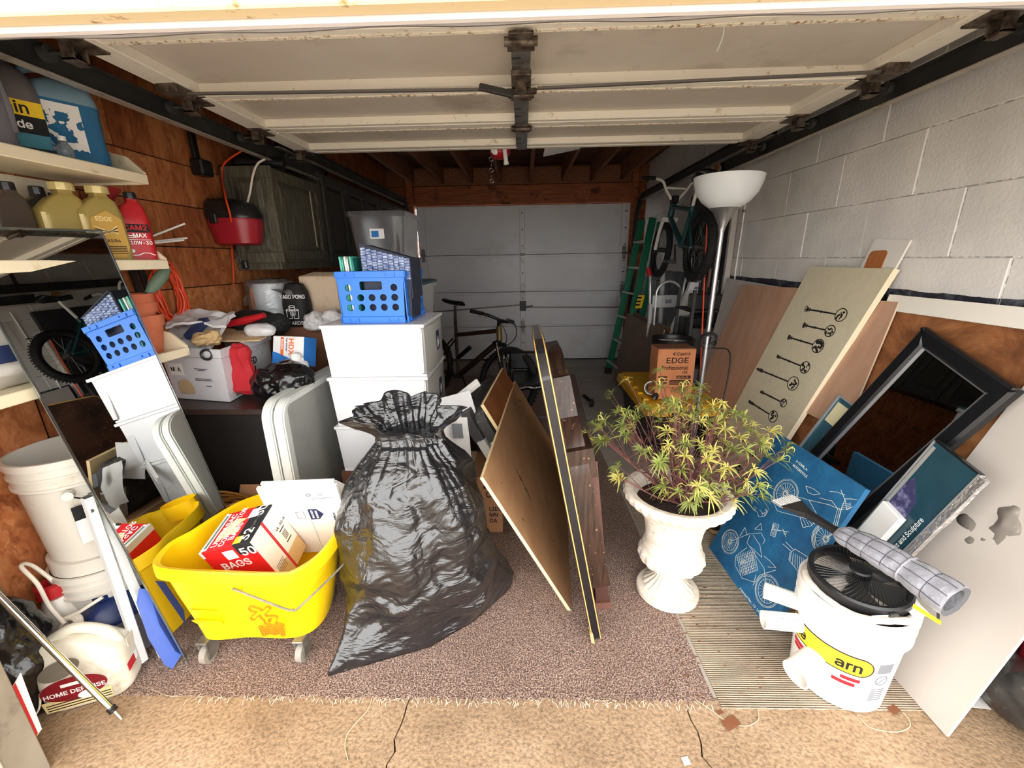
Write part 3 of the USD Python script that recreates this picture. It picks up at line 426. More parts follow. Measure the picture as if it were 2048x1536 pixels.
# orange cord, black straps and black handle hanging on the wall
pts = []; 
for k in range(9):
    for a in np.linspace(0, 2 * math.pi, 28, endpoint=False): pts.append(V(-1.725 + .012 * math.sin(3 * a + k) + .018 * (k % 3) / 3, 2.03 + .02 * math.sin(k * 2.1) + (.062 + .01 * (k % 4)) * math.sin(a), 1.265 + .135 * math.cos(a) + .012 * math.sin(k * 1.7)))
t = thing("extension_cord", "bright orange extension cord looped on the wall beside the pots", "cord", (-1.72, 2.03, 1.13)); part(t, "coil", tube(pts, .0055, 6), "cord_orange"); part(t, "tail", tube([V(-1.72, 2.06, 1.40), V(-1.73, 2.10, 1.3), V(-1.72, 2.12, 1.17), V(-1.73, 2.05, 1.12)], .005, 6, sm=5), "cord_orange")
t = thing("belt_strap", "black straps hanging behind the orange cord", "strap", (-1.73, 1.93, 1.1)); [part(t, "strap", bar((-1.735, y, 1.40), (-1.735, y + .03, 1.13), .03, .006, (1, 0, 0)), "black_matte") for y in (1.88, 1.925)]
a, b = X(378, 250, -1.72), X(397, 335, -1.72); t = thing("clamp_bar", "black clamp bar with a square foot hanging near the cabinets", "clamp", (a + b) / 2); part(t, "bar", bar(a, b, .04, .02, (1, 0, 0), .003), "black_plastic"); part(t, "foot", bx(-1.745, -1.68, b[1] - .03, b[1] + .06, b[2] - .04, b[2] + .04, .008), "black_plastic")
# ================================================================== hanging cabinets and small red vacuum
custom("wood_greyed", {"g": ("geometry", {}), "m": ("mapping", {"scale": (9, 9, .9)}), "n": ("noise_texture", {"scale": 9., "detail": 6., "roughness": .7, "distortion": .6}), "r": ("rgb_ramp", {"ramp": [(.34, lin((50, 46, 38))), (.5, lin((82, 78, 64))), (.68, lin((112, 106, 90)))]}), "b": ("bump", {"strength": .5, "distance": .003}), "p": ("principled_bsdf", {"roughness": .65})}, [("g.position", "m.vector"), ("m.vector", "n.vector"), ("n.fac", "r.fac"), ("r.color", "p.base_color"), ("n.fac", "b.height"), ("b.normal", "p.normal")], "p.BSDF")
mat("wood_greydark", (52, 50, 44), .6, col2=(66, 64, 56), nscale=8., nstretch=(8, 8, 1)); mat("wood_edge", (150, 138, 112), .6); mat("wood_raw", (186, 156, 112), .7)
def panel_door(t, nm, o, ux, w, h, m, lab=None):
    """framed cabinet door: o its lower corner, ux along it, z up, face to ux x z"""
    f = .062; d = part(t, nm, [put(bx(0, w, 0, f, 0, .02, .003), o, ux, (0, 0, 1)), put(bx(0, w, h - f, h, 0, .02, .003), o, ux, (0, 0, 1)), put(bx(0, f, f, h - f, 0, .02, .003), o, ux, (0, 0, 1)), put(bx(w - f, w, f, h - f, 0, .02, .003), o, ux, (0, 0, 1))], m, smooth=False, label=lab)
    part(d, "raised_panel", hull([put(bx(0, 1, 0, 1, 0, 1), o, ux, (0, 0, 1)).vertices[0] * 0 + frame(o, ux, (0, 0, 1))[:3, :3] @ V(x, y, z) + np.asarray(o) for x, y, z in [(f, f, .004), (w - f, f, .004), (w - f, h - f, .004), (f, h - f, .004), (f + .03, f + .03, .015), (w - f - .03, f + .03, .015), (w - f - .03, h - f - .03, .015), (f + .03, h - f - .03, .015)]]), m, smooth=False); return d
CX = -1.44
t = thing("hanging_cabinet", "weathered grey wood wall cabinet with the red vacuum on its end", "cabinet", (-1.6, 2.9, 1.4)); part(t, "carcass", bx(-1.745, CX - .022, 2.622, 3.26, 1.40, 1.935, .002), "wood_greyed"); panel_door(t, "end_panel", (-1.735, 2.622, 1.40), (1, 0, 0), .295, .535, "wood_greyed"); panel_door(t, "door", (CX - .022, 2.61, 1.415), (0, 1, 0), .60, .51, "wood_greyed"); part(t, "edge_strip", bx(CX - .002, CX + .006, 3.045, 3.06, 1.50, 1.86, .002), "wood_edge", label="pale strip along the door's inner edge"); part(t, "bottom_rail", bx(-1.745, CX - .03, 2.62, 3.26, 1.36, 1.40, .002), "wood_greyed")
for k, y in enumerate((3.27, 4.13, 4.99)):
    w = min(.85, 5.72 - y); t = thing("hanging_cabinet", ("dark grey wall cabinet next beyond the weathered one", "dark grey wall cabinet further back, above the storage bins", "dark grey wall cabinet nearest the far door")[k], "cabinet", (-1.6, y + w / 2, 1.4)); part(t, "carcass", bx(-1.745, CX - .022, y, y + w, 1.37, 2.02, .003), "wood_greydark")
    for q in range(2): panel_door(t, "door", (CX - .022, y + .01 + q * w / 2, 1.40), (0, 1, 0), w / 2 - .015, .60, "wood_greydark")
# vacuum: hangs in front of the cabinet's end panel
vc = V(-1.62, 2.49, 1.50); t = thing("shop_vacuum", "small red and black wall-hung vacuum in front of the grey cabinet", "vacuum", vc)
part(t, "tank", loft([np.stack([vc[0] + p[:, 0], vc[1] + p[:, 1], np.full(len(p), vc[2] + z)], 1) for z, p in ((0, rr(.21, .15, .07)), (.008, rr(.235, .175, .08)), (.10, rr(.27, .2, .09)), (.135, rr(.275, .205, .09)), (.14, rr(.265, .2, .09)))]), "red_vac"); part(t, "motor_head", loft([np.stack([vc[0] + p[:, 0] + dx, vc[1] + p[:, 1], np.full(len(p), vc[2] + z)], 1) for z, p, dx in ((.138, rr(.28, .21, .09), 0), (.16, rr(.285, .215, .09), 0), (.21, rr(.25, .19, .08), -.012), (.235, rr(.2, .15, .07), -.03), (.245, rr(.12, .1, .045), -.05))]), "black_plastic")
part(t, "latch", [bx(vc[0] - .07, vc[0] - .03, vc[1] - .12, vc[1] - .1, vc[2] + .11, vc[2] + .16, .004)], "black_plastic"); part(t, "handle_slot", bx(vc[0] - .02, vc[0] + .06, vc[1] - .106, vc[1] - .1, vc[2] + .16, vc[2] + .175, .003), "black_matte")
part(t, "bracket", bx(vc[0] - .05, vc[0] + .05, vc[1] + .09, 2.608, vc[2] + .06, vc[2] + .13, .004), "black_plastic"); part(t, "power_cord", tube([vc + V(.0, -.05, .0), vc + V(.02, -.07, -.05), vc + V(.035, -.06, -.12), vc + V(.05, -.05, -.13)], .004, 6, sm=6), "black_plastic"); part(t, "plug", bx(vc[0] + .03, vc[0] + .06, vc[1] - .075, vc[1] - .045, vc[2] - .13, vc[2] - .085, .006), "black_plastic")
t = thing("extension_cord", "thin orange cord running down past the red vacuum", "cord", (-1.7, 2.5, 1.2)); part(t, "wire", tube([Y(486, 300, 2.58), Y(450, 325, 2.57), Y(444, 350, 2.56), Y(451, 395, 2.39), Y(462, 440, 2.385), Y(464, 500, 2.56), Y(467, 560, 2.56), Y(462, 600, 2.56)], .005, 7, sm=6), "cord_orange")
t = thing("extension_cord", "white cord looping down onto the top of the red vacuum", "cord", (-1.6, 2.5, 1.8)); part(t, "wire", tube([Y(530, 318, 2.56), Y(515, 328, 2.56), Y(506, 350, 2.56), Y(500, 385, 2.55), Y(494, 408, 2.50)], .006, 7, sm=6), "cord_white")
t = thing("black_pipe", "short black pipe lying on top of the grey cabinets", "pipe", (-1.6, 2.7, 1.94)); part(t, "tube", cyl((-1.66, 2.66, 1.965), (-1.40, 2.70, 1.965), .028, 18), "black_plastic"); part(t, "strap_roll", bx(-1.73, -1.5, 2.72, 2.9, 1.937, 2.0, .01), "black_matte")
# ================================================================== black dresser and the pile on it
DT = .76
mat("dresser_black", (24, 21, 20), .45); mat("dresser_top", (58, 44, 38), .4, col2=(48, 36, 31), nscale=6., nstretch=(8, 1, 8))
t = thing("dresser", "low black dresser along the left wall under the mail tub", "dresser", (-1.45, 2.3, 0)); part(t, "body", bx(-1.73, -1.185, 1.79, 3.0, .05, DT - .028, .003), "dresser_black"); part(t, "top", bx(-1.74, -1.165, 1.765, 3.02, DT - .028, DT, .004), "dresser_top"); part(t, "end_post", bx(-1.20, -1.178, 1.78, 1.80, .02, DT - .03, .002), "dresser_black"); [part(t, "foot", bx(x, x + .06, y, y + .06, 0, .05), "dresser_black") for x in (-1.72, -1.25) for y in (1.8, 2.92)]
# mail tub
mat("tub_white", (206, 206, 210), .45, dirt=(160, 152, 146), dscale=6., dramp=(.58, .72)); mat("tape_beige", (198, 172, 134), .6)
def tubring(z, g): 
    p = V(-1.405, 1.86, DT); u, v = unit((-.98, .20, 0)), unit((-.09, 1, 0)); q = [p - u * g - v * g, p + u * (.33 + g) - v * g, p + u * (.33 + g) + v * (.44 + g), p - u * g + v * (.44 + g)]; return resample(np.array([[a[0], a[1], DT + z] for a in q]), 48), u, v, p
r0, tu, tv, tp = tubring(0.002, 0); rings = [tubring(z, g)[0] for z, g in ((.002, -.004), (.006, 0), (.22, .018), (.225, .024), (.262, .026), (.266, .022), (.262, .014), (.02, -.006), (.012, -.01))]
t = thing("mail_tub", "white corrugated plastic mail tub lettered UNITED POST on the dresser", "mail tub", (-1.5, 2.0, DT)); part(t, "shell", loft(rings), "tub_white")
nf, ns = unit(np.cross(tv, (0, 0, 1))), unit(np.cross((0, 0, 1), tu)) * 1
nf = unit(V(tv[1], -tv[0], 0)); ns = unit(V(tu[1], -tu[0], 0)); ns = ns if ns[1] < 0 else -ns
up_f = unit(V(0, 0, .22) + nf * .018); up_s = unit(V(0, 0, .22) + ns * .018)
for s, h in (("UNITED", .135), ("POSTAL", .085)): part(t, "lettering", txt(s, .036, tp + nf * (.0015 + h * .082) + tv * .075 + V(0, 0, h), tv, up_f, True, depth=.001), "black_print")
part(t, "fine_print", [put(prism(sbox(0, 0, w, .0025), 0, .001), tp + ns * (.002 + z * .082) + tu * x + V(0, 0, z), -tu, up_s) for x, w, z in ((.15, .075, .165), (.135, .045, .157), (.16, .09, .115), (.165, .10, .108), (.11, .03, .08))] + [put(prism(sbox(0, 0, .1, .002), 0, .001), tp + nf * (.0015 + z * .082) + tv * .05 + V(0, 0, z), tv, up_f) for z in (.03, .024, .018)], "black_print", smooth=False)
sl = part(t, "label_holder", put(prism(sbox(0, 0, .08, .06), 0, .001), tp + ns * (.002 + .13 * .082) + tu * .30 + V(0, 0, .13), -tu, up_s), "white_paper"); part(sl, "handwriting", txt("M  A", .02, tp + ns * (.0035 + .15 * .082) + tu * .29 + V(0, 0, .15), -tu, up_s, True), "black_print"); part(t, "tape_patch", put(prism(Point(.05, .03).buffer(.045).intersection(sbox(0, 0, .11, .075)), 0, .0012), tp + ns * (.003 + .04 * .082) + tu * .28 + V(0, 0, .035), -tu, up_s), "tape_beige")
part(t, "flap_cut", bx(-1.76 + .06, -1.66, 1.905, 1.91, DT + .225, DT + .262), "black_matte")
def crumple(name, label, cat, c, s, m, amp=.02, sc=14, seed=0, sub=4, flat=True):
    b = trimesh.creation.icosphere(sub, 1.); b.apply_scale(s); b = wrinkle(b, amp, sc, seed, octaves=3); v = b.vertices.copy()
    if flat: v[:, 2] = np.maximum(v[:, 2], -s[2] * .8)
    b = trimesh.Trimesh(v + np.asarray(c), b.faces, process=False); return solo(name, b, m, label, cat, smooth=28)
mat("poly_mailer", (214, 212, 212), .4, bump=.004, bscale=18.); mat("paper_brown", (196, 166, 130), .8); mat("cloth_red", (170, 24, 34), .8, bump=.004, bscale=25.); mat("film_black", (14, 14, 16), .22, bump=.006, bscale=22., spec=.6)
def leafsheet(c, u, v, w, h, bend, seed, th=.004, n=14):
    uu, vv = np.meshgrid(np.linspace(-.5, .5, n), np.linspace(-.5, .5, n), indexing="ij"); nn = unit(np.cross(u, v)); P = np.asarray(c) + uu[..., None] * w * unit(u) + vv[..., None] * h * unit(v); d = (meshkit.fbm(P * 9, 3, seed) - .5) * bend; P = P + d[..., None] * nn
    top, bot = P.reshape(-1, 3) + nn * th / 2, P.reshape(-1, 3) - nn * th / 2; f = grid_faces(n, n, False); N = n * n; e = [i for i in range(n)] + [i * n + n - 1 for i in range(1, n)] + [N - 1 - i for i in range(1, n)] + [i * n for i in range(n - 2, 0, -1)]
    side = [[e[k], e[(k + 1) % len(e)], N + e[k]] for k in range(len(e))] + [[e[(k + 1) % len(e)], N + e[(k + 1) % len(e)], N + e[k]] for k in range(len(e))]; q = trimesh.Trimesh(np.vstack([top, bot]), np.vstack([f, f[:, ::-1] + N, side]), process=False); q.fix_normals(); return q
TZ = DT + .262
mc = Z(385, 668, TZ + .05); t = thing("poly_mailer", "grey-white shipping pouch with printed label on top of the mail tub", "mailer", mc); part(t, "pouch", leafsheet((-1.62, 2.0, TZ + .055), (1, .15, .1), (.1, .8, .5), .26, .24, .12, 4, .02), "poly_mailer"); part(t, "pouch", leafsheet((-1.60, 2.05, TZ + .12), (1, .4, .05), (-.3, .8, .2), .24, .2, .12, 9, .012), "poly_mailer", label="folded white flap"); part(t, "print_block", leafsheet((-1.555, 1.95, TZ + .085), (1, .15, .1), (.1, .8, .5), .04, .12, .01, 4, .03), "navy_print")
crumple("camo_rag", "tangle of mottled rag and cord on the tub's near rim", "rag", (-1.50, 1.93, TZ + .035), (.06, .06, .04), "wood_raw", .03, 26, 5); t = thing("cable_ring", "small black cable ring hung over the corner of the tub", "cable", (-1.455, 1.84, TZ - .02)); part(t, "ring", torus((-1.45, 1.838, TZ - .02), (.3, -1, .1), .022, .006, 24, 8), "black_plastic")
t = thing("paper_pad", "tan cardboard sleeve lying across the tub", "cardboard", (-1.5, 2.15, TZ)); part(t, "sheet", leafsheet((-1.48, 2.13, TZ + .022), (1, .2, 0), (-.2, 1, .1), .28, .24, .03, 7, .008), "paper_brown"); crumple("black_cloth", "black fleece cloth with red edging heaped behind the tub contents", "cloth", (-1.47, 2.30, TZ + .05), (.16, .10, .08), "black_matte", .03, 16, 8); t = thing("red_pouch", "long red pouch lying on the black cloth", "pouch", (-1.43, 2.2, TZ + .06)); part(t, "body", tube([V(-1.56, 2.17, TZ + .07), V(-1.46, 2.175, TZ + .09), V(-1.36, 2.18, TZ + .115)], [.016, .022, .014], 12, sm=4), "red_plastic")
crumple("plastic_wrap", "ball of pale plastic wrap beside the red pouch", "wrap", (-1.36, 2.12, TZ + .045), (.08, .05, .035), "poly_mailer", .012, 20, 9)
# carton behind the tub carrying roll, bag and box
mat("cardboard", (176, 128, 92), .8, col2=(166, 118, 82), nscale=4.); mat("cardboard_pale", (222, 200, 172), .8, dirt=(196, 170, 140), dscale=8.); mat("cardboard_dark", (132, 88, 64), .8)
t = thing("carton", "plain carton at the back of the dresser under the paper roll", "carton", (-1.45, 2.72, DT)); part(t, "box", bx(-1.73, -1.19, 2.44, 2.98, DT, DT + .27, .004), "cardboard_dark"); part(t, "tape", bx(-1.49, -1.44, 2.438, 2.982, DT + .2699, DT + .2712), "paper_brown")
CT = DT + .272
rc = V(-1.55, 2.58, CT); t = thing("paper_towel_roll", "big white paper roll in torn clear wrap on the dresser", "paper roll", rc); part(t, "roll", lathe([(.02, 0), (.118, 0), (.122, .01), (.122, .24), (.118, .25), (.02, .25), (.02, 0)], 40, rc), "white_paper"); clear("film_clear", (238, 240, 242), .12, .10, (235, 236, 240), .006, 26.); w = lathe([(.124, .0), (.127, .03), (.126, .2), (.13, .255), (.1, .275), (.05, .268), (.05, .266), (.1, .272), (.128, .254), (.124, .2), (.125, .03), (.124, 0)], 72, rc); part(t, "wrap", wrinkle(w, .006, 24, 2), "film_clear"); part(t, "wrap_tail", leafsheet(rc + V(.13, -.06, .22), (1, -.2, -.5), (.2, 1, .5), .16, .12, .12, 3, .002), "film_clear"); part(t, "wrap_tail", leafsheet(rc + V(-.12, -.05, .19), (.3, .3, 1), (1, -.5, 0), .14, .05, .1, 6, .002), "film_clear")
yc = V(-1.36, 2.52, CT); t = thing("drawstring_bag", "upright black drawstring bag printed with white cups on the dresser", "bag", yc); b = loft([np.stack([yc[0] + p[:, 0], yc[1] + p[:, 1], np.full(len(p), yc[2] + z)], 1) for z, p in ((0, rr(.12, .1, .04)), (.02, rr(.15, .12, .05)), (.12, rr(.155, .125, .05)), (.2, rr(.14, .11, .045)), (.245, rr(.10, .07, .03)), (.255, rr(.05, .03, .012)))]); part(t, "sack", b, "black_matte")
o = yc + V(-.045, -.066, 0)
part(t, "lettering", txt("YARD PONG", .022, o + V(-.02, .002, .165), (1, 0, 0), (0, 0, 1), True, squeeze=.85), "white_print"); part(t, "lettering", txt("YARDS", .02, o + V(.01, -.0005, .012), (1, 0, 0), (0, 0, 1), True), "white_print"); cup = lambda x, z: LineString([(x - .017, z + .05), (x - .013, z), (x + .013, z), (x + .017, z + .05)]).buffer(.0018).union(affinity.scale(Point(x, z + .05).buffer(.017), 1, .3).boundary.buffer(.0018)); part(t, "print", put(prism(unary_union([cup(.025, .05), cup(.064, .05), cup(.045, .07)]), 0, .001), o, (1, 0, 0), (0, .0, 1)), "white_print", smooth=False)
t = thing("carton", "cream carton standing on end behind the crumpled plastic", "carton", (-1.24, 2.62, CT)); part(t, "box", bx(-1.36, -1.13, 2.58, 2.74, CT, CT + .285, .003), "cardboard_pale"); part(t, "box_flap", put(prism(Polygon([(0, 0), (.23, 0), (.25, .07), (.05, .09)]), 0, .004), (-1.36, 2.60, CT + .284), (1, 0, 0), (0, 1, .25)), "cardboard_pale", smooth=False)
for c, s, sd in (((-1.14, 2.46, CT + .04), (.11, .07, .06), 12), ((-1.20, 2.40, CT + .03), (.08, .06, .05), 15)): crumple("plastic_bag", "crumpled clear plastic bag, " + ("larger one against the cream carton" if sd == 12 else "smaller one nearer the black bag"), "plastic bag", c, s, "poly_mailer", .03, 20, sd)
# HDX box, glove, red cloth, black bag on the dresser's right end
hc = V(-1.335, 1.995, DT); hu, hv = unit((.97, -.22, 0)), unit((.1, .25, .97)); t = thing("trash_bag_box", "white and blue carton of kitchen bags tilted beside the mail tub", "box", hc + V(0, 0, .1)); T = frame(hc + V(.02, .1, .13), hu, hv); q = bx(0, .19, 0, .15, -.09, 0, .002); q.apply_transform(T); part(t, "box", q, "white_print"); R = T[:3, :3]; P = lambda x, y, z=.0008: T[:3, 3] + R @ V(x, y, z)
part(t, "print_wave", put(prism(Polygon([(0, .0), (.12, 0), (.12, .03), (.09, .042), (.04, .06), (0, .07)]), 0, .0008), P(0, 0), hu, hv), "blue_print"); part(t, "lettering", txt("HDX", .030, P(.10, .142, .001), R @ V(0, -1, 0), R @ V(1, 0, 0), True), "orange_print"); part(t, "print_band", put(prism(sbox(.05, .045, .068, .145), 0, .0008), P(0, 0), hu, hv), "orange_print"); part(t, "lettering", txt("Flexible", .011, P(.0545, .136, .0018), R @ V(0, -1, 0), R @ V(1, 0, 0), True), "white_print"); part(t, "fine_print", txt("Tall Kitchen", .009, P(.082, .142, .001), R @ V(0, -1, 0), R @ V(1, 0, 0), True), "navy_print"); q = bx(.1905, .1915, 0.0, .15, -.09, 0); q.apply_transform(T); part(t, "side_print", q, "blue_print")
crumple("glove", "white cotton glove hanging beside the kitchen-bag carton", "glove", (-1.15, 2.04, DT + .13), (.045, .035, .07), "white_paper", .02, 24, 21); rcv = wrinkle(bx(-.05, .05, -.03, .03, -.12, .12, .02).subdivide().subdivide().subdivide(), .03, 14, 6); v = rcv.vertices.copy(); v[:, 0] *= 1 + .6 * np.clip(-v[:, 2] / .12, -.4, 1); rcv = trimesh.Trimesh(v + V(-1.36, 1.93, DT + .155), rcv.faces, process=False); solo("red_cloth", rcv, "cloth_red", "red cloth draped over the right end of the mail tub", "cloth")
crumple("trash_bag", "small knotted black trash bag on the dresser beside the folding table", "trash bag", (-1.175, 1.94, DT + .075), (.15, .12, .10), "film_black", .035, 12, 31, 5); crumple("trash_bag", "limp black trash bag hanging down between dresser and folding table", "trash bag", (-1.158, 1.75, .40), (.022, .05, .30), "film_black", .012, 14, 33, 5, False)
# cord carton on the floor
bo = V(-1.62, 1.60, 0); t = thing("open_carton", "open cardboard carton holding a coiled yellow-brown cord", "carton", (-1.45, 1.68, 0)); W_, D_, H_ = .38, .16, .32
part(t, "wall_board", [bx(-1.60, -1.21, 1.56, 1.565, 0, .30), bx(-1.60, -1.21, 1.77, 1.775, 0, .30), bx(-1.60, -1.595, 1.56, 1.775, 0, .30), bx(-1.215, -1.21, 1.56, 1.775, 0, .30), bx(-1.6, -1.21, 1.56, 1.775, 0, .006)], "cardboard", smooth=False)
for o, u, v in (((-1.212, 1.77, .30), (0, -1, 0), (1, .0, .55)), ((-1.60, 1.565, .30), (1, 0, 0), (0, -1, .1)), ((-1.4, 1.773, .3), (1, 0, 0), (0, .35, 1))): part(t, "flap", put(prism(Polygon([(0, 0), (.19, 0), (.185, .1), (.01, .1)]), 0, .004), o, u, v), "cardboard", smooth=False)
mat("cord_brown", (170, 112, 46), .5); pts = []
for k in range(10):
    for a in np.linspace(0, 2 * math.pi, 30, endpoint=False): pts.append(V(-1.40 + (.13 + .02 * math.sin(k * 1.3)) * math.cos(a), 1.665 + (.075 + .006 * (k % 3)) * math.sin(a), .24 + .012 * k + .014 * math.sin(2 * a + k)))
t = thing("extension_cord", "coiled yellow-brown extension cord in the open carton", "cord", (-1.4, 1.66, .2)); part(t, "coil", tube(pts, .0065, 6), "cord_brown"); part(t, "plug", tube([V(-1.47, 1.62, .375), V(-1.41, 1.61, .385), V(-1.37, 1.60, .38)], [.012, .016, .010], 12), "jug_dim")
crumple("packing_fill", "crumpled packing under the coiled cord in the open carton", "packing", (-1.4, 1.665, .12), (.17, .09, .11), "cardboard_dark", .015, 14, 40)
# ================================================================== folding table, drawers, crate, bins
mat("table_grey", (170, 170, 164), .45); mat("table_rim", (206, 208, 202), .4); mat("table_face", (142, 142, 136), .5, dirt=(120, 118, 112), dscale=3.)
def tabletop(xa, xb, y0, y1, z0, z1, r=.09):
    p = sbox(y0 + r, z0 + r, y1 - r, z1 - r).buffer(r, quad_segs=8); q = prism(p.buffer(-.006), 0, xb - xa); out = [put(prism(p, .006, xb - xa - .006), (xa, 0, 0), (0, 1, 0), (0, 0, 1)), put(q, (xa, 0, 0), (0, 1, 0), (0, 0, 1))]; return out
t = thing("folding_table", "grey plastic table folded in half, standing on edge by the drawers", "folding table", (-1.08, 2.0, 0))
for xa, xb in ((-1.118, -1.073), (-1.066, -1.02)): h = part(t, "half_top", tabletop(xa, xb, 1.63, 2.36, .012, .835), "table_rim"); 
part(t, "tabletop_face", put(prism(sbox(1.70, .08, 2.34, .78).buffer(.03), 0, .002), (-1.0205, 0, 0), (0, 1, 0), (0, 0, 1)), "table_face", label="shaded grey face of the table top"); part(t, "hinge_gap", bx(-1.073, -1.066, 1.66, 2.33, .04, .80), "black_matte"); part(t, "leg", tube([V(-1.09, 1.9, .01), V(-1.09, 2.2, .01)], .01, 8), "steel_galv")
mat("drawer_white", (236, 236, 238), .3); mat("drawer_frost", (214, 212, 206), .35, trans=(220, 218, 210)); mat("drawer_shade", (222, 222, 224), .35)
t = thing("carton", "brown carton on the floor under the plastic drawers", "carton", (-.73, 2.2, 0)); part(t, "box", bx(-.97, -.50, 1.96, 2.40, 0, .335, .004), "cardboard_dark"); part(t, "lid_flap", put(prism(sbox(0, 0, .46, .2), 0, .004), (-.965, 1.955, .333), (1, 0, 0), (0, 1, .02)), "cardboard_dark"); part(t, "tape", bx(-.9, -.8, 1.9585, 1.9605, .25, .335), "white_paper")
for k in range(3):
    z0 = .341 + .2575 * k; t = thing("drawer_unit", ("bottom", "middle", "top")[k] + " white plastic drawer of the stack behind the big trash bag", "drawer unit", (-.72, 2.17, z0))
    def ring(x0_, x1_, y0_, y1_, z): return resample(np.array([[x0_, y0_, z], [x1_, y0_, z], [x1_, y1_, z], [x0_, y1_, z]], float), 24)
    part(t, "shell", loft([ring(-.945, -.475, 1.962, 2.40, z0), ring(-.958, -.475, 1.95, 2.41, z0 + .243)]), "drawer_white", smooth=20); part(t, "top_rim", bx(-.965, -.465, 1.943, 2.415, z0 + .240, z0 + .2565, .003), "drawer_white"); part(t, "foot_rim", bx(-.945, -.47, 1.955, 2.405, z0, z0 + .012, .003), "drawer_white")
    part(t, "side_brace", put(prism(Polygon([(-.545, .235), (-.48, .235), (-.48, .02), (-.505, .02)]), 0, .004), (0, 1.9495, z0), (1, 0, 0), (0, .0045, .1)), "drawer_shade", smooth=False)
    d = part(t, "drawer_front", loft([[(-.472 + .018 * math.sin(math.pi * s), 1.965 + .43 * s, z) for s in np.linspace(0, 1, 12)] + [(-.485, 2.39, z), (-.485, 1.97, z)] for z in (z0 + .016, z0 + .236)]), "drawer_frost"); part(d, "label", put(prism(sbox(0, 0, .07, .10), 0, .001), (-.4535, 2.15, z0 + .09), (0, 1, 0), (0, 0, 1)), "navy_print"); part(d, "label_print", put(prism(Polygon([(.02, .0), (.05, .02), (.04, .06), (.015, .04)]), 0, .001), (-.452, 2.15, z0 + .1), (0, 1, 0), (0, 0, 1)), "white_print")
DTOP = .341 + .2575 * 3
mat("crate_blue", (38, 122, 226), .38); cx0, cx1, cy0, cy1, cz0, cz1 = -.875, -.555, 2.0, 2.36, DTOP, DTOP + .243
def crate_wall(w, h, nx, handle):
    p = Polygon([(.012, 0), (w - .012, 0), (w - .005, .19), (w, .196), (w + .006, h), (-.006, h), (0, .196), (.005, .19)]); holes = []
    for j, z in enumerate((.075, .121, .167)):
        for i in range(nx):
            if handle and j == 2 and 0 < i < nx - 1: continue
            x = w * (.16 + .68 * i / (nx - 1)); holes.append(Point(x, z).buffer(.0165, quad_segs=6))
    if handle: holes.append(sbox(w / 2 - .045, .165, w / 2 + .045, .188).buffer(.008))
    return p.difference(unary_union(holes))
t = thing("milk_crate", "bright blue plastic file crate with round holes on top of the drawers", "crate", ((cx0 + cx1) / 2, 2.17, cz0)); w, d, h = cx1 - cx0, cy1 - cy0, cz1 - cz0
for o, u, ww, nx, hd in (((cx0, cy0 + .005, cz0), (1, 0, 0), w, 5, True), ((cx1, cy1 - .002, cz0), (-1, 0, 0), w, 5, True), ((cx1 - .004, cy0, cz0), (0, 1, 0), d, 6, False), ((cx0 + .004, cy1, cz0), (0, -1, 0), d, 6, False)):
    q = part(t, "side_panel", put(prism(crate_wall(ww, h, nx, hd), 0, .005), o, u, (0, 0, 1)), "crate_blue", smooth=False); n = np.cross(u, (0, 0, 1)); part(q, "rim_band", [put(bx(-.004, ww + .004, h - .03, h, .004, .012, .002), o, u, (0, 0, 1)), put(bx(.008, ww - .008, 0, .032, .004, .011, .002), o, u, (0, 0, 1))], "crate_blue", smooth=False)
    [part(q, "stack_tab", put(prism(sbox(a, z, a + .05, z + .017).difference(sbox(a + .006, z + .006, a + .044, z + .02)), .011, .016), o, u, (0, 0, 1)), "crate_blue", smooth=False) for a in (.04, ww - .09) for z in (h - .027, .006)]
part(t, "floor_panel", bx(cx0 + .006, cx1 - .006, cy0 + .006, cy1 - .006, cz0 + .004, cz0 + .01), "crate_blue")
custom("basket_weave", {"g": ("geometry", {}), "n": ("noise_texture", {"scale": 60., "detail": 2.}), "r": ("rgb_ramp", {"ramp": [(.35, lin((92, 112, 160))), (.5, lin((140, 156, 196))), (.65, lin((178, 190, 216)))]}), "p": ("principled_bsdf", {"roughness": .6})}, [("g.position", "n.vector"), ("n.fac", "r.fac"), ("r.color", "p.base_color")], "p.BSDF"); mat("basket_dark", (52, 58, 76), .7)
bo = V(-.765, 2.04, DTOP + .01); bu, bv = unit((1, .02, 0.0)), V(0, 0, 1); t = thing("woven_basket", "blue-grey woven basket sitting tilted in the blue crate", "basket", bo); part(t, "liner", put(prism(Polygon([(.002, 0), (.222, 0), (.234, .285), (.0, .355)]), -.2, -.004), bo, bu, bv), "basket_dark", smooth=False)
for i in range(9):
    for j in range(26):
        x0_ = .004 + .0254 * i; zz = .19 + .0125 * j + (.006 if i % 2 else 0)
        top = .352 - .07 * x0_ / .23
        if zz + .011 < top: part(t, "strand", put(bx(x0_, x0_ + .024, zz, zz + .0112, -.004, .002 + .0025 * ((i + j) % 2), .0018), bo, bu, bv), "basket_weave", smooth=False)
part(t, "rim_cord", tube([bo + bu * 0 + bv * .357 + V(0, -.003, 0), bo + bu * .235 + bv * .287 + V(0, -.003, 0), bo + bu * .235 + bv * .287 + V(0, .2, 0)], .004, 8), "basket_dark"); part(t, "side_wall", put(prism(sbox(0, .1, .2, .283), 0, .004), bo + bu * .231, (0, 1, 0), bv), "basket_dark", smooth=False)
mat("teal_plastic", (88, 190, 172), .35); mat("teal_dark", (40, 132, 124), .35)
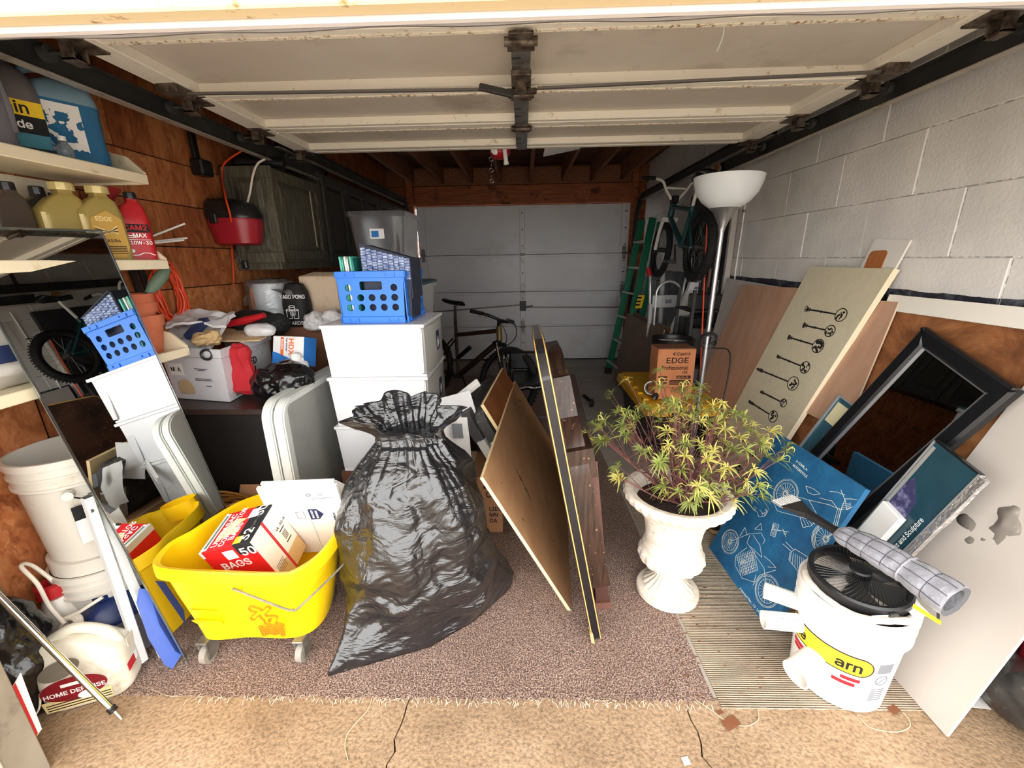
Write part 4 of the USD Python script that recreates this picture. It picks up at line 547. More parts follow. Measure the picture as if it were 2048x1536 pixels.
for k, (x, m, lb) in enumerate(((-.838, "teal_plastic", "pale teal lunch container at the left end of the blue crate"), (-.815, "white_plastic", "white lid wedged between the two teal containers"), (-.790, "teal_dark", "darker teal lunch container beside the woven basket"))): t = thing("food_container", lb, "container", (x, 2.1, DTOP + .01)); part(t, "body", put(rbox(0, .17, .0, .29, 0, .018, .02), (x - .009, 2.03, DTOP + .012), (0, 1, 0), unit((-.06, 0, 1))), m); part(t, "lip", put(prism(sbox(-.004, -.002, .174, .294).buffer(.004).difference(sbox(.012, .014, .158, .276)), .004, .012), (x - .009, 2.03, DTOP + .012), (0, 1, 0), unit((-.06, 0, 1))), "teal_plastic" if k == 2 else m)
mat("bin_teal", (54, 92, 98), .45); mat("bin_grey", (110, 112, 116), .5); mat("bin_white", (206, 206, 204), .4); clear("tote_clear", (206, 208, 210), .12, .14, (170, 172, 176))
def tote(name, label, x0, x1, y0, y1, z0, h, m, lid=None, opn=False):
    t = thing(name, label, "storage bin", ((x0 + x1) / 2, (y0 + y1) / 2, z0)); R = lambda g, z: resample(np.array(sbox(x0 + g + .03, y0 + g + .03, x1 - g - .03, y1 - g - .03).buffer(.03, quad_segs=4).exterior.coords)[:-1], 40)
    ring = lambda g, z: np.column_stack([R(g, z), np.full(40, z)]); prof = [(.035, z0), (.0, z0 + h - .03), (-.012, z0 + h - .028), (-.012, z0 + h)]; prof += [(-.004, z0 + h), (.004, z0 + h - .03), (.039, z0 + .006)] if opn else []
    part(t, "body", loft([ring(g, z) for g, z in prof]), m)
    if lid: part(t, "lid", loft([ring(g, z) for g, z in ((-.018, z0 + h), (-.018, z0 + h + .016), (.02, z0 + h + .022))]), lid)
    return t
tote("storage_bin", "grey lidded storage bin at the bottom of the stack behind the drawers", -1.08, -.66, 2.72, 3.2, 0, .42, "bin_grey", "bin_grey"); tote("storage_bin", "teal lidded storage bin second in the stack behind the drawers", -1.08, -.64, 2.72, 3.2, .444, .40, "bin_teal", "bin_teal"); tote("storage_bin", "white storage bin directly under the clear one", -1.07, -.655, 2.72, 3.2, .868, .38, "bin_white", "bin_teal")
t = tote("storage_bin", "tall clear plastic storage bin with a blue and white sticker", -1.085, -.735, 2.75, 3.17, 1.272, .425, "tote_clear", None, True); st_ = part(t, "sticker", decal((-.955, 2.7585, 1.535), (1, .02, 0), (0, -.05, 1), .09, .06), "white_print"); part(st_, "sticker_print", decal((-.945, 2.7575, 1.545), (1, .02, 0), (0, -.05, 1), .045, .036), "blue_print"); part(t, "inner_sheet", bx(-1.04, -.78, 2.80, 3.1, 1.282, 1.5, .01), "bin_grey", label="grey contents seen through the wall")
# ================================================================== leaning wall mirror
BLm = V(-1.234, 1.142, .006); md = -unit(ray(1483, 3313)); e1 = unit(np.cross(-md, (0, 0, 1))); e2 = np.cross(-md, e1); ph = math.radians(192.6); mw = math.cos(ph) * e1 + math.sin(ph) * e2; mn = unit(np.cross(mw, md)); mn = mn if mn[0] > 0 else -mn
custom("mirror_glass", {"m": ("principled_bsdf", {"base_color": (.86, .88, .87), "metallic": 1., "roughness": .012})}, [], "m.BSDF"); mat("glass_edge", (98, 116, 108), .15)
MW, MH = .402, 1.515
t = thing("leaning_mirror", "tall frameless mirror leaning on the shelves, reflecting the blue crate", "mirror", BLm)
part(t, "backing", slab([BLm - mn * .002, BLm - mn * .002 + mw * MW, BLm - mn * .002 + mw * MW + md * MH, BLm - mn * .002 + md * MH], .006), "glass_edge", smooth=False)
part(t, "glass", slab([BLm + (mw + md) * .004, BLm + mw * (MW - .004) + md * .004, BLm + mw * (MW - .004) + md * (MH - .004), BLm + mw * .004 + md * (MH - .004)], .0018), "mirror_glass", smooth=False)
part(t, "bevel", [bar(BLm + a, BLm + b, .004, .004, mn) for a, b in ((md * 0, md * MH), (mw * MW, mw * MW + md * MH), (md * MH, mw * MW + md * MH))], "steel_bright", smooth=False)
# ================================================================== buckets, sprayer, jug, poles in the left front corner
mat("bucket_white", (226, 220, 208), .45, dirt=(196, 176, 150), dscale=6., dramp=(.58, .74)); mat("bucket_inside", (160, 150, 138), .6)
def pail(name, label, c, r0, r1, h, m, cat="bucket", tilt=None, inner=None):
    t = thing(name, label, cat, c); prof = [(0, 0), (r0 * .96, 0), (r0, .006), (r0 + (r1 - r0) * .74, h * .74), (r1 + .006, h * .745), (r1 + .006, h * .765), (r1, h * .77), (r1 + .002, h * .84), (r1 + .007, h * .845), (r1 + .007, h * .86), (r1 + .002, h * .865), (r1 + .003, h * .93), (r1 + .008, h * .935), (r1 + .008, h), (r1 - .002, h), (r1 - .004, h * .97), (r0 - .004, .008), (0, .008)]
    part(t, "shell", lathe(prof, 56, c), m, smooth=40); return t
t = pail("plastic_bucket", "lower white pail standing on the floor against the orange wall", (-1.60, 1.30, 0), .125, .145, .36, "bucket_white")
c = (-1.60, 1.30, .362 + .05); t = pail("plastic_bucket", "upper white pail stacked behind the leaning mirror", c, .128, .15, .385, "bucket_white"); part(t, "label", put(prism(sbox(-.05, .08, .05, .22), 0, .002), (c[0] + .120, c[1] - .085, c[2]), unit((.5, .85, 0)), unit((.02, 0, 1))), "white_print"); part(t, "label_print", put(prism(sbox(-.05, .17, .03, .22), 0, .003), (c[0] + .120, c[1] - .085, c[2]), unit((.5, .85, 0)), unit((.02, 0, 1))), "black_print"); part(t, "bail_ear", cyl((c[0] + .10, c[1] - .12, c[2] + .27), (c[0] + .115, c[1] - .14, c[2] + .27), .015, 12), "bucket_white")
part(t, "bail", tube([V(c[0] + .112, c[1] - .135, c[2] + .268), V(c[0] + .125, c[1] - .10, c[2] + .24), V(c[0] + .15, c[1] - .03, c[2] + .215)], .003, 6, sm=4), "steel_dark")
q = V(-1.60, 1.30, .36); part(t, "spacer_ring", lathe([(.10, .0), (.14, .0), (.14, .052), (.10, .052), (.10, 0)], 40, q), "bucket_white")
mat("alu_white", (226, 226, 224), .35, .1); mat("alu_grey", (150, 152, 154), .4, .3)
def leg_bar(name, label, p0, p1, w):
    t = thing(name, label, "metal bar", p0); a = unit(p1 - p0); part(t, "tube", bar(p0, p1, w, w, (1, -.3, .2), .003), "alu_white", smooth=False); part(t, "open_end", bar(p1 - a * .001, p1 + a * .0015, w * .8, w * .8, (1, -.3, .2)), "black_plastic"); part(t, "bolt", cyl(p1 - a * .045 + V(.7, -.6, 0) * w * .52, p1 - a * .045 + V(.7, -.6, 0) * w * .62, .006, 10), "steel_dark"); return t
leg_bar("metal_bar", "front white square metal bar leaning beside the mirror", Z(286, 1322, .022), X(174, 994, -1.385), .026); leg_bar("metal_bar", "rear white square metal bar behind the front one", Z(328, 1312, .022), X(186, 985, -1.40), .024)
mat("blue_shovel", (84, 112, 196), .45, dirt=(130, 150, 210), dscale=10.); mat("navy_plastic", (26, 44, 96), .4); 
o = Z(345, 1338, .008); bu, bv = unit((-.12, .02, .99)), unit((.25, .96, .02)); P = Polygon([(0, 0), (.03, -.012), (.16, -.022), (.30, -.012), (.34, .01), (.30, .05), (.15, .07), (.02, .04)]); t = thing("ice_scraper_blade", "blue plastic scraper blade with serrated edge at the mirror's foot", "scraper", o); part(t, "blade", put(prism(P, 0, .008), o, bu, bv), "blue_shovel", smooth=False); [part(t, "tooth", put(prism(Polygon([(0, 0), (.006, 0), (.003, .016)]), .001, .007), o + bu * (.05 + .016 * k) + bv * .055, bu, bv), "blue_shovel", smooth=False) for k in range(10)]; part(t, "back_plate", put(prism(affinity.translate(P.buffer(-.008), .02, .03), -.012, -.003), o, bu, bv), "navy_plastic", smooth=False)
# blue-topped sprayer
c = V(-1.52, 1.22, 0); t = thing("garden_sprayer", "white and dark blue sprayer container behind the weed jug", "sprayer", c); part(t, "tank", bottle_body(c, .22, .16, [(0, .95, .95), (.01, 1, 1), (.15, 1, 1), (.17, .96, .96)], .04, math.radians(60)), "jug_grey"); part(t, "top", bottle_body(c + V(0, 0, .165), .225, .165, [(0, 1, 1), (.02, 1, 1), (.06, .75, .75), (.075, .45, .5), (.08, .3, .3)], .04, math.radians(60)), "navy_plastic"); part(t, "pump_cap", cyl(c + V(-.02, -.02, .24), c + V(-.02, -.02, .275), .03, 20), "navy_plastic"); part(t, "vent", cyl(c + V(.05, -.02, .215), c + V(.055, -.025, .228), .014, 14), "white_plastic")
c = V(-1.66, 1.16, .0); t = thing("white_sprayer", "white spray bottle with a red collar and coiled hose in the corner", "sprayer", c); part(t, "body", lathe([(0, 0), (.06, 0), (.065, .02), (.065, .2), (.04, .26), (.028, .3), (0, .3)], 28, c), "white_plastic_dirty"); part(t, "collar", lathe([(.03, .285), (.045, .3), (.042, .34), (.03, .345), (.03, .285)], 24, c), "red_plastic"); coil = [c + V(.10 + .028 * math.cos(a), -.07 + .015 * math.sin(a) + .004 * a / 6, .215 + .026 * math.sin(a)) for a in np.linspace(0, 5 * 2 * math.pi, 100)]; part(t, "hose_coil", tube(coil, .006, 7), "cord_white"); part(t, "hose", tube([c + V(.02, .0, .34), c + V(-.01, -.02, .43), c + V(.01, -.06, .46), c + V(.055, -.07, .40), c + V(.05, -.06, .30), c + V(.10, -.075, .24)], .006, 8, sm=8), "cord_white"); part(t, "wand", tube([c + V(.07, -.06, .24), c + V(.12, -.04, .255), c + V(.17, .0, .28)], .006, 8), "cord_white")
# weed-killer jug lying on its edge
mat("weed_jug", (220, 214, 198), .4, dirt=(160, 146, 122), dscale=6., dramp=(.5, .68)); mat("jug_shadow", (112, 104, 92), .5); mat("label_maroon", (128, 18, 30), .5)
c = V(-1.475, 1.045, .004); ro = math.radians(22); t = thing("weed_killer_jug", "large off-white jug labelled HOME DEFENSE standing in the left front corner", "jug", c)
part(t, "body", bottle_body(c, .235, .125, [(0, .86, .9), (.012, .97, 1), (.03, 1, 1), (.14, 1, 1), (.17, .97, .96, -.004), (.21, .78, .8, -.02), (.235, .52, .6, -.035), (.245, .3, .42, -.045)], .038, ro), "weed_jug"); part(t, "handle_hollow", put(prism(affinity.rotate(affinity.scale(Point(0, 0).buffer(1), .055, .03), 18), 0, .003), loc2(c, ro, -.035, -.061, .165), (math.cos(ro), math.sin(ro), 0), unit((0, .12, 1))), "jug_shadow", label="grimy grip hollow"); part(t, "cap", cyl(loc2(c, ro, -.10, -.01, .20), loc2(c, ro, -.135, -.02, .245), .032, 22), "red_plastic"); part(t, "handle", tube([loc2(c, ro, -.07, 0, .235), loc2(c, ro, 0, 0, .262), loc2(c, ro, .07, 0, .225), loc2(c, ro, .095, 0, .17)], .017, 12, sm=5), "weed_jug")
ux = np.array(frontal(ro)); nn = np.cross(ux, (0, 0, 1)); fo = loc2(c, ro, -.015, -.0632, 0); lb = part(t, "label", put(prism(affinity.scale(Point(0, .085).buffer(1, quad_segs=12), .085, .045), 0, .0012), fo, ux, (0, 0, 1)), "label_maroon"); part(lb, "lettering", txt("HOME DEFENSE", .015, fo + V(0, 0, .068) + nn * .0014, ux, (0, 0, 1), True, True), "white_print"); part(lb, "logo_bar", put(prism(sbox(-.03, .098, .02, .11), 0, .0016), fo, ux, (0, 0, 1)), "white_print")
lb = part(t, "label_scene", put(prism(Polygon([(-.09, .055), (.09, .055), (.085, .012), (-.085, .012)]), 0, .001), fo, ux, (0, 0, 1)), "cream_print"); part(lb, "scene_stripes", put(prism(unary_union([sbox(-.08, z, .085, z + .004) for z in (.018, .028, .038)]), 0, .0014), fo, ux, (0, 0, 1)), "brown_print", smooth=False); part(lb, "dog_picture", put(prism(affinity.scale(Point(.03, .05).buffer(1), .028, .016), 0, .0016), fo, ux, (0, 0, 1)), "white_print")
sd = frontal(ro + math.pi / 2); so = loc2(c, ro, .1178, -.045, 0); part(t, "side_sticker", put(prism(sbox(.005, .07, .05, .1), 0, .001), so, sd, (0, 0, 1)), "red_print"); part(t, "side_sticker", put(prism(sbox(.05, .072, .065, .102), 0, .001), so, sd, (0, 0, 1)), "white_paper"); part(t, "tape_scrap", leafsheet(loc2(c, ro, .119, .02, .15), sd, (0, 0, 1), .05, .05, .02, 3, .002), "cream_dirty")
t = thing("telescopic_pole", "chrome telescopic pole leaning across the jug in the left front corner", "pole", Z(243, 1437, .004)); p0 = Z(243, 1437, .008); p1 = X(0, 1195, -1.56); a = unit(p1 - p0); p1 = p0 + a * 1.0; part(t, "tip", cyl(p0, p0 + a * .035, .006, 14), "chrome"); part(t, "collar", lathe([(0, 0), (.012, 0), (.013, .004), (.011, .008), (.013, .012), (.011, .018), (0, .018)], 18).apply_transform(frame(p0 + a * .035, unit(np.cross(a, (0, 0, 1))), np.cross(a, unit(np.cross(a, (0, 0, 1)))))), "black_plastic"); part(t, "tube", cyl(p0 + a * .053, p1, .0095, 16), "chrome")
pc = [X(40, 1347, -1.388), X(83, 1460, -1.388), X(70, 1476, -1.388), X(22, 1380, -1.388)]; t = thing("sign_card", "red and white card tucked behind the left jamb", "card", (pc[1] + pc[2]) / 2 - V(0, 0, .0)); 
q0, q1 = V(-1.40, .83, .13), V(-1.40, .835, .34); part(t, "card", slab([X(24, 1378, -1.402), X(72, 1474, -1.402), X(84, 1458, -1.402), X(42, 1346, -1.402)], .003), "white_paper", smooth=False); part(t, "red_band", slab([X(24, 1378, -1.4005), X(72, 1474, -1.4005), X(76, 1466, -1.4005), X(31, 1366, -1.4005)], .001), "red_print", smooth=False)
crumple("trash_bag", "dark green-black bag slumped in the corner behind the left jamb", "trash bag", V(-1.62, .98, .20), (.09, .10, .24), "film_black", .03, 12, 44)
mat("ply_dirty", (140, 112, 84), .8, col2=(120, 92, 66), nscale=5., nstretch=(1, 1, 4)); t = thing("plywood_offcut", "grey-brown plywood offcut leaning in the left front corner", "board", (-1.66, 1.0, 0)); part(t, "board", slab([V(-1.62, .87, .004), V(-1.615, 1.10, .004), V(-1.735, 1.05, .60), V(-1.735, .87, .64)], .012), "ply_dirty", smooth=False)
t = thing("thin_wire", "loose white wire by the weed jug on the floor", "wire", (-1.5, .98, 0)); part(t, "wire", tube([V(-1.62, .99, .17), V(-1.56, .965, .12), V(-1.555, .945, .05), V(-1.59, .93, .006)], .003, 6, sm=6), "cord_white")
# ================================================================== yellow mop bucket
mat("mop_yellow", (250, 206, 8), .38, spec=.45); mat("mop_graphic", (214, 128, 10), .5); mat("caster_grey", (150, 142, 132), .55)
RZ = .44
rim = np.array([Z(x, y, RZ)[:2] for x, y in ((318, 1122), (340, 1136), (450, 1142), (560, 1145), (592, 1138), (640, 1105), (676, 1055), (686, 1020), (676, 985))] + [(-.86, 1.585), (-.98, 1.60), (-1.10, 1.575), (-1.18, 1.50), (-1.215, 1.40), (-1.235, 1.31), (-1.262, 1.24)])
rim = smooth_path(rim, 6, True); rim = resample(rim, 96); ctr = rim.mean(0)
bot0 = np.array([[-1.165, 1.165], [-.99, 1.16], [-.815, 1.165], [-.76, 1.25], [-.80, 1.42], [-.9, 1.46], [-1.08, 1.46], [-1.155, 1.38]]); bot = resample(smooth_path(bot0, 12, True), 96); k = np.argmin(((bot - rim[0]) ** 2).sum(1)); bot = np.roll(bot, -k, 0)
if np.cross(rim[5] - rim[0], ctr - rim[0]) * np.cross(bot[5] - bot[0], bot.mean(0) - bot[0]) < 0: bot = np.roll(bot[::-1], 1, 0)
def mring(s, z, g=0.):
    p = bot + (rim - bot) * s; n = p - p.mean(0); n = n / np.linalg.norm(n, axis=1, keepdims=True); return np.column_stack([p + n * g, np.full(96, z)])
t = thing("mop_bucket", "yellow wheeled mop bucket holding a bag carton and a flat white mailing box", "mop bucket", (ctr[0], ctr[1], 0))
part(t, "tub", loft([mring(0, .10, -.01), mring(.0, .105), mring(.25, .19), mring(.62, .30), mring(.86, .385), mring(.9, .392, .004), mring(.93, .40, .022), mring(1, RZ, .018), mring(1, RZ + .006, .012), mring(1, RZ, -.004), mring(.92, .40, -.006), mring(.3, .20, -.01), mring(0, .115, -.01)]), "mop_yellow", smooth=45)
for k in range(4): z = .345 - .042 * k; xx = -1.175 + .006 * k; part(t, "moulded_rib", hull([(xx, 1.128 - .006 * k + .012, z), (xx + .10, 1.128 - .006 * k + .012, z - .004), (xx, 1.150 - .004 * k, z - .03), (xx + .10, 1.15 - .004 * k, z - .034), (xx + .01, 1.128 - .0 * k + .002 + .004 * k, z - .012), (xx + .09, 1.128 + .002 + .004 * k, z - .015)]), "mop_yellow")
part(t, "bail_ear", [cyl((-.965, 1.140, .372), (-.965, 1.108, .372), .024, 20), bx(-1.0, -.93, 1.112, 1.135, .372, .41, .004)], "mop_yellow")
part(t, "bail", tube([V(-.965, 1.104, .372), V(-.94, 1.102, .362), V(-.80, 1.098, .297), V(-.775, 1.10, .292), V(-.752, 1.108, .298), V(-.655, 1.25, .352), V(-.640, 1.33, .372)], .0038, 8, sm=5), "steel_galv")
part(t, "bail_ear", cyl((-.655, 1.33, .372), (-.64, 1.325, .372), .02, 16), "mop_yellow"); part(t, "spout", loft([[(*p, z) for p in resample(np.array([[-1.03 + .085 * math.cos(a), 1.575 + .05 * math.sin(a)] for a in np.linspace(0, 2 * math.pi, 24, endpoint=False)]), 24)] for z in (.40, RZ + .03)], False, False), "mop_yellow")
def gp(x, y): return V(-.875 + x * .0105, 1.135 + (.30 - (.125 + y * .0105)) * .095, .118 + y * .0105)
gx, gy = V(1, .0, 0), unit(V(0, -.18, 1)); go = V(-.935, 1.142, .145)
man = LineString([(1.5, 13.3), (2.8, 12.6)]).buffer(1.25).union(LineString([(3.2, 12), (4.2, 8.6)]).buffer(1.15)).union(LineString([(3.2, 11.4), (.4, 9.0), (.2, 8.5)]).buffer(.75)).union(LineString([(4, 11), (6.6, 13.6)]).buffer(.75)).union(LineString([(4.4, 8.8), (7.6, 9.2), (6.0, 6.2)]).buffer(.8)).union(LineString([(4.2, 8.6), (4.2, 6.4), (8.5, 5.0)]).buffer(.75))
g = man.boundary.buffer(.16); wav = []
for k in range(4): wav.append(LineString([(x, 3.6 - k * 1.05 + .28 * math.sin(x * 2.1)) for x in np.linspace(1, 8, 30)]).buffer(.18))
g = unary_union([g, sbox(.8, -.4, 1.8, 4.4).boundary.buffer(.15), sbox(7.3, -.4, 8.3, 4.4).boundary.buffer(.15)] + wav); part(t, "warning_graphic", put(prism(affinity.scale(g, .0105, .0105, origin=(0, 0)), -.004, .0022), go + V(0, -.0075, 0), gx, gy), "mop_graphic", smooth=False, label="slipping figure over wavy floor lines")
for i, (x, y) in enumerate(((-1.16, 1.155), (-.815, 1.165), (-.83, 1.43), (-1.13, 1.43))): cs = part(t, "caster", [bx(x - .017, x - .012, y - .02, y + .03, .02, .10, .002), bx(x + .012, x + .017, y - .02, y + .03, .02, .10, .002), bx(x - .02, x + .02, y - .025, y + .035, .094, .104, .003)], "steel_galv"); part(cs, "wheel", cyl((x - .011, y, .038), (x + .011, y, .038), .036, 22), "caster_grey")
# carton of contractor bags in the bucket
A, B, C_ = Z(543, 1007, .56), Z(488, 1088, .53), None
bu = unit(V(.66, -.30, -.55)); bw = unit(V(.36, .93, -.05)); bw = unit(bw - bu * (bw @ bu)); bn = np.cross(bu, bw)
co = V(-.985, 1.235, .535); T = frame(co, bu, bw); R = T[:3, :3]
# local box: x = down its length, y = back, z = up/out of the label face
def boxp(x0, x1, y0, y1, z0, z1, b=.0015): q = bx(x0, x1, y0, y1, z0, z1, b); q.apply_transform(T); return q
LP = lambda x, y, z: co + R @ V(x, y, z)
mat("carton_red", (214, 26, 30), .5); mat("carton_white", (236, 226, 214), .6); mat("carton_tan", (206, 170, 120), .7)
SB = 1.42 / 1.27; ta, td, tc_, te = [EYE + (V(*q) - EYE) * SB for q in ((-1.0042, 1.0578, .545), (-.8398, 1.0595, .5894), (-.8509, 1.217, .6243), (-.7873, 1.1068, .3931))]; tb = ta + tc_ - td
ex = unit(td - ta); ey = tb - ta; ey = unit(ey - ex * (ey @ ex)); ez = unit(np.cross(ex, ey)); ez = ez if ez[2] > 0 else -ez
T = np.eye(4); T[:3, 0], T[:3, 1], T[:3, 2], T[:3, 3] = ex, ey, ez, ta; R = T[:3, :3]; co = ta; bl, bwid, bh = np.linalg.norm(td - ta) * 1.0, np.linalg.norm(tb - ta), .25
t = thing("contractor_bag_box", "red and black carton of 50 contractor bags tipped into the mop bucket", "box", co - V(0, 0, .1)); part(t, "box", boxp(0, bl, 0, bwid, -bh, 0), "carton_red", smooth=False)
part(t, "black_band", boxp(bl * .66, bl + .0006, -.0006, bwid + .0006, -.05, .0006), "black_print", smooth=False); part(t, "end_face", boxp(bl, bl + .001, .001, bwid - .001, -bh + .001, -.006), "carton_white", smooth=False); part(t, "end_stripe", boxp(bl, bl + .0016, bwid * .43, bwid * .5, -bh, -.004), "red_print", smooth=False); part(t, "end_tan", boxp(bl, bl + .0014, .001, bwid - .001, -bh, -bh * .72), "carton_tan", smooth=False); part(t, "green_strip", boxp(.004, bl * .13, .006, bwid - .006, 0, .0008), "white_print", smooth=False); part(t, "green_strip_text", boxp(.010, bl * .10, .014, bwid - .014, .0002, .0014), "tool_green", smooth=False)
uy_ = ey; ux_ = -ex
for s, h, xx, yy in (("ULTRASAC", .021, .30, .03), ("CONTRACTOR", .021, .455, .02), ("BAGS", .021, .60, .07)): part(t, "lettering", txt(s, h, LP(bl * xx, yy * .4, .0012), ey, -ex, True, squeeze=min(1., (bwid - .02) / (len(s) * h * .86))), "white_print")
part(t, "lettering", txt("50", .034, LP(bl * .93, bwid * .66, .0014), ey, -ex, True), "white_print"); part(t, "lettering", txt("32", .034, LP(bl * .95, .006, .0014), ey, -ex, True), "white_print"); part(t, "yellow_patch", boxp(bl * .66, bl * .82, .004, bwid * .2, .0006, .0016), "yellow_print", smooth=False); part(t, "white_patch", boxp(bl * .62, bl * .80, bwid * .68, bwid * .93, .0006, .0016), "white_print", smooth=False); part(t, "worker_picture", put(prism(Polygon([(.0, .1), (.035, .02), (.06, .05), (.09, .02), (.1, .07), (.05, .1)]), 0, .0008), LP(bl * .72, bwid * .2, .0008), ey, -ex), "cream_print", smooth=False)
part(t, "fine_print", txt("2.5 FT x 3 FT - 3 MIL", .008, LP(bl * .90, bwid * .26, .0014), ey, -ex, True, squeeze=.8), "grey_print"); part(t, "lettering", txt("50", .034, LP(bl * .70, -.0012, -.055), ex, ez, True), "white_print"); part(t, "lettering", txt("BAGS", .03, LP(bl * .18, -.0012, -.10), ex, ez, True), "white_print"); part(t, "white_patch", boxp(bl * .40, bl * .62, -.0014, 0, -.06, -.018), "white_print", smooth=False)
part(t, "end_print", [boxp(bl, bl + .0018, bwid * .66, bwid * .86, -bh * .62, -bh * .60), boxp(bl, bl + .0018, bwid * .66, bwid * .86, -bh * .40, -bh * .38)] + [boxp(bl, bl + .0018, bwid * (.69 + .03 * k), bwid * (.705 + .03 * k), -bh * .57, -bh * .43) for k in range(5)] + [boxp(bl, bl + .0018, bwid * .08, bwid * .36, -bh * (.66 + .03 * k), -bh * (.65 + .03 * k)) for k in range(6)], "brown_print", smooth=False); part(t, "lettering", txt("UL-50-R4", .011, LP(bl + .0012, bwid * .62, -bh * .34), ey, ez, True), "brown_print"); part(t, "tape", boxp(-.001, .010, -.001, bwid + .001, -.03, .001), "poly_mailer", smooth=False)
# flat mailing box standing behind it in the bucket
pa, pb = Z(510, 975, .62), Z(672, 978, .60); pb[2] = pa[2] = .62; fx = unit(pb - pa); fy = unit(V(.03, -.30, .95)); fy = unit(fy - fx * (fy @ fx)); fn = np.cross(fx, fy); W_ = np.linalg.norm(pb - pa); H_ = .40; fo = pa - fy * H_
t = thing("mailing_box", "flat white priority mailing box with red line standing in the mop bucket", "box", fo); FP = lambda x, y, z=0: fo + fx * x + fy * y + fn * z
part(t, "panel", put(bx(0, W_ * .515, 0, H_ - .008, -.014, 0, .001), fo, fx, fy), "white_paper"); part(t, "panel", put(bx(W_ * .522, W_, 0, H_ - .008, -.014, 0, .001), fo, fx, fy), "white_paper"); part(t, "back_sheet", put(bx(.01, W_ - .012, .01, H_, -.03, -.018, .001), fo, fx, fy), "white_paper"); part(t, "red_line", put(prism(sbox(W_ * .9, .0, W_ * .925, H_ * .62), 0, .0008), fo, fx, fy), "red_print", smooth=False)
sh_ = Polygon([(0, -.028), (.03, -.028), (.05, 0), (.03, .028), (0, .028)]); o = FP(W_ * .535, H_ * .60, .0004); bd = part(t, "badge", put(prism(affinity.scale(sh_, .95, 1.0), 0, .0008), o, fx, fy), "navy_print", smooth=False); part(bd, "badge_outline", put(prism(sh_.boundary.buffer(.0014), 0, .0012), o, fx, fy), "navy_print"); part(bd, "lettering", txt("TRACKED", .0075, o - fy * .024 + fx * .014 + fn * .001, fy, -fx, True), "white_print"); part(bd, "lettering", txt("INSURED", .0075, o - fy * .024 + fx * .03 + fn * .001, fy, -fx, True), "white_print")
part(t, "recycle_mark", put(prism(Point(0, 0).buffer(.009).difference(Point(0, 0).buffer(.005)), 0, .0008), FP(W_ * .61, H_ * .87), fx, fy), "grey_print"); part(t, "fine_print", put(prism(unary_union([sbox(.0, -.004 * k, w, -.004 * k + .0016) for k, w in ((0, .05), (2, .045), (5, .085), (6, .085), (7, .05))]), 0, .0008), FP(W_ * .63, H_ * .88), fx, fy), "grey_print", smooth=False); part(t, "lettering", txt("UNITED STATES", .007, FP(W_ * .865, H_ * .42, .0004), fy, -fx, True), "navy_print"); part(t, "lettering", txt("POSTAL SERVICE", .005, FP(W_ * .85, H_ * .42, .0004), fy, -fx, True), "navy_print"); part(t, "emblem", put(prism(Polygon([(0, 0), (.018, 0), (.022, .016), (.004, .016)]), 0, .0008), FP(W_ * .84, H_ * .36), fx, fy), "navy_print"); part(t, "printed_frame", put(prism(sbox(W_ * .36, H_ * .55, W_ * .46, H_ * .64).boundary.buffer(.001), 0, .0008), fo, fx, fy), "grey_print")
# white mat edge beside it
t = thing("white_tray", "white plastic strip sticking up at the right rim of the mop bucket", "tray", (-.74, 1.5, .3)); part(t, "strip", slab([V(-.80, 1.50, .20), V(-.70, 1.47, .20), V(-.69, 1.50, .50), V(-.79, 1.53, .53)], .004), "white_plastic", smooth=False)
# ================================================================== big black trash bag
custom("film_big", {"g": ("geometry", {}), "m": ("mapping", {"scale": (1.2, 1.2, 2.6), "rotation": (0, .7, .3)}), "n": ("noise_texture", {"scale": 5., "detail": 3., "roughness": .5, "distortion": 1.6}), "m2": ("mapping", {"scale": (2., 2., .6), "rotation": (.2, -.5, 0)}), "n2": ("noise_texture", {"scale": 13., "detail": 3., "distortion": 1.}), "a": ("math", {"math_type": "multiply_add", "value2": .22}), "b": ("bump", {"strength": 1., "distance": .016}), "p": ("principled_bsdf", {"base_color": (.012, .012, .014), "roughness": .27, "specular_ior_level": .8, "coat_weight": .4, "coat_roughness": .1})},
    [("g.position", "m.vector"), ("m.vector", "n.vector"), ("g.position", "m2.vector"), ("m2.vector", "n2.vector"), ("n2.fac", "a.value1"), ("n.fac", "a.value3"), ("a.value", "b.height"), ("b.normal", "p.normal"), ("b.normal", "p.coat_normal")], "p.BSDF")
YC = 1.43
rows = [(1175, 682, 1016, .27), (1130, 684, 1008, .28), (1060, 684, 985, .27), (1000, 688, 966, .24), (950, 704, 942, .20), (915, 728, 918, .155), (893, 746, 892, .115), (880, 756, 880, .10)]; lev = []
for py, xl, xr, ry in rows:
    a, b = Y(xl, py, YC), Y(xr, py, YC); z = (a[2] + b[2]) / 2; lev.append((z, (a[0] + b[0]) / 2, (b[0] - a[0]) / 2, ry))
lev.sort(); zs_ = np.array([l[0] for l in lev]); N = 320; th = np.arange(N) * 2 * math.pi / N; rb = np.random.default_rng(5)
bp = np.array([(-.69, 1.095), (-.52, 1.15), (-.36, 1.205), (-.2, 1.33), (-.06, 1.50), (-.07, 1.62), (-.2, 1.70), (-.5, 1.70), (-.66, 1.58), (-.69, 1.35)]); bc = V(-.385, 1.43); bpoly = Polygon(bp).buffer(-.015).buffer(.015)
def rad_poly(a): g = LineString([bc, bc + 2 * V(math.cos(a), math.sin(a))]).intersection(bpoly); return g.length
RB = np.array([rad_poly(a) for a in th])
folds = [(rb.uniform(0, 2 * math.pi), rb.uniform(.04, .62), rb.uniform(-.9, .9) + (math.pi / 2 if rb.random() < .55 else 0), rb.uniform(.05, .13), rb.uniform(.12, .34), rb.choice([-1, 1], p=[.65, .35]) * rb.uniform(.012, .026)) for _ in range(80)]
rings = []
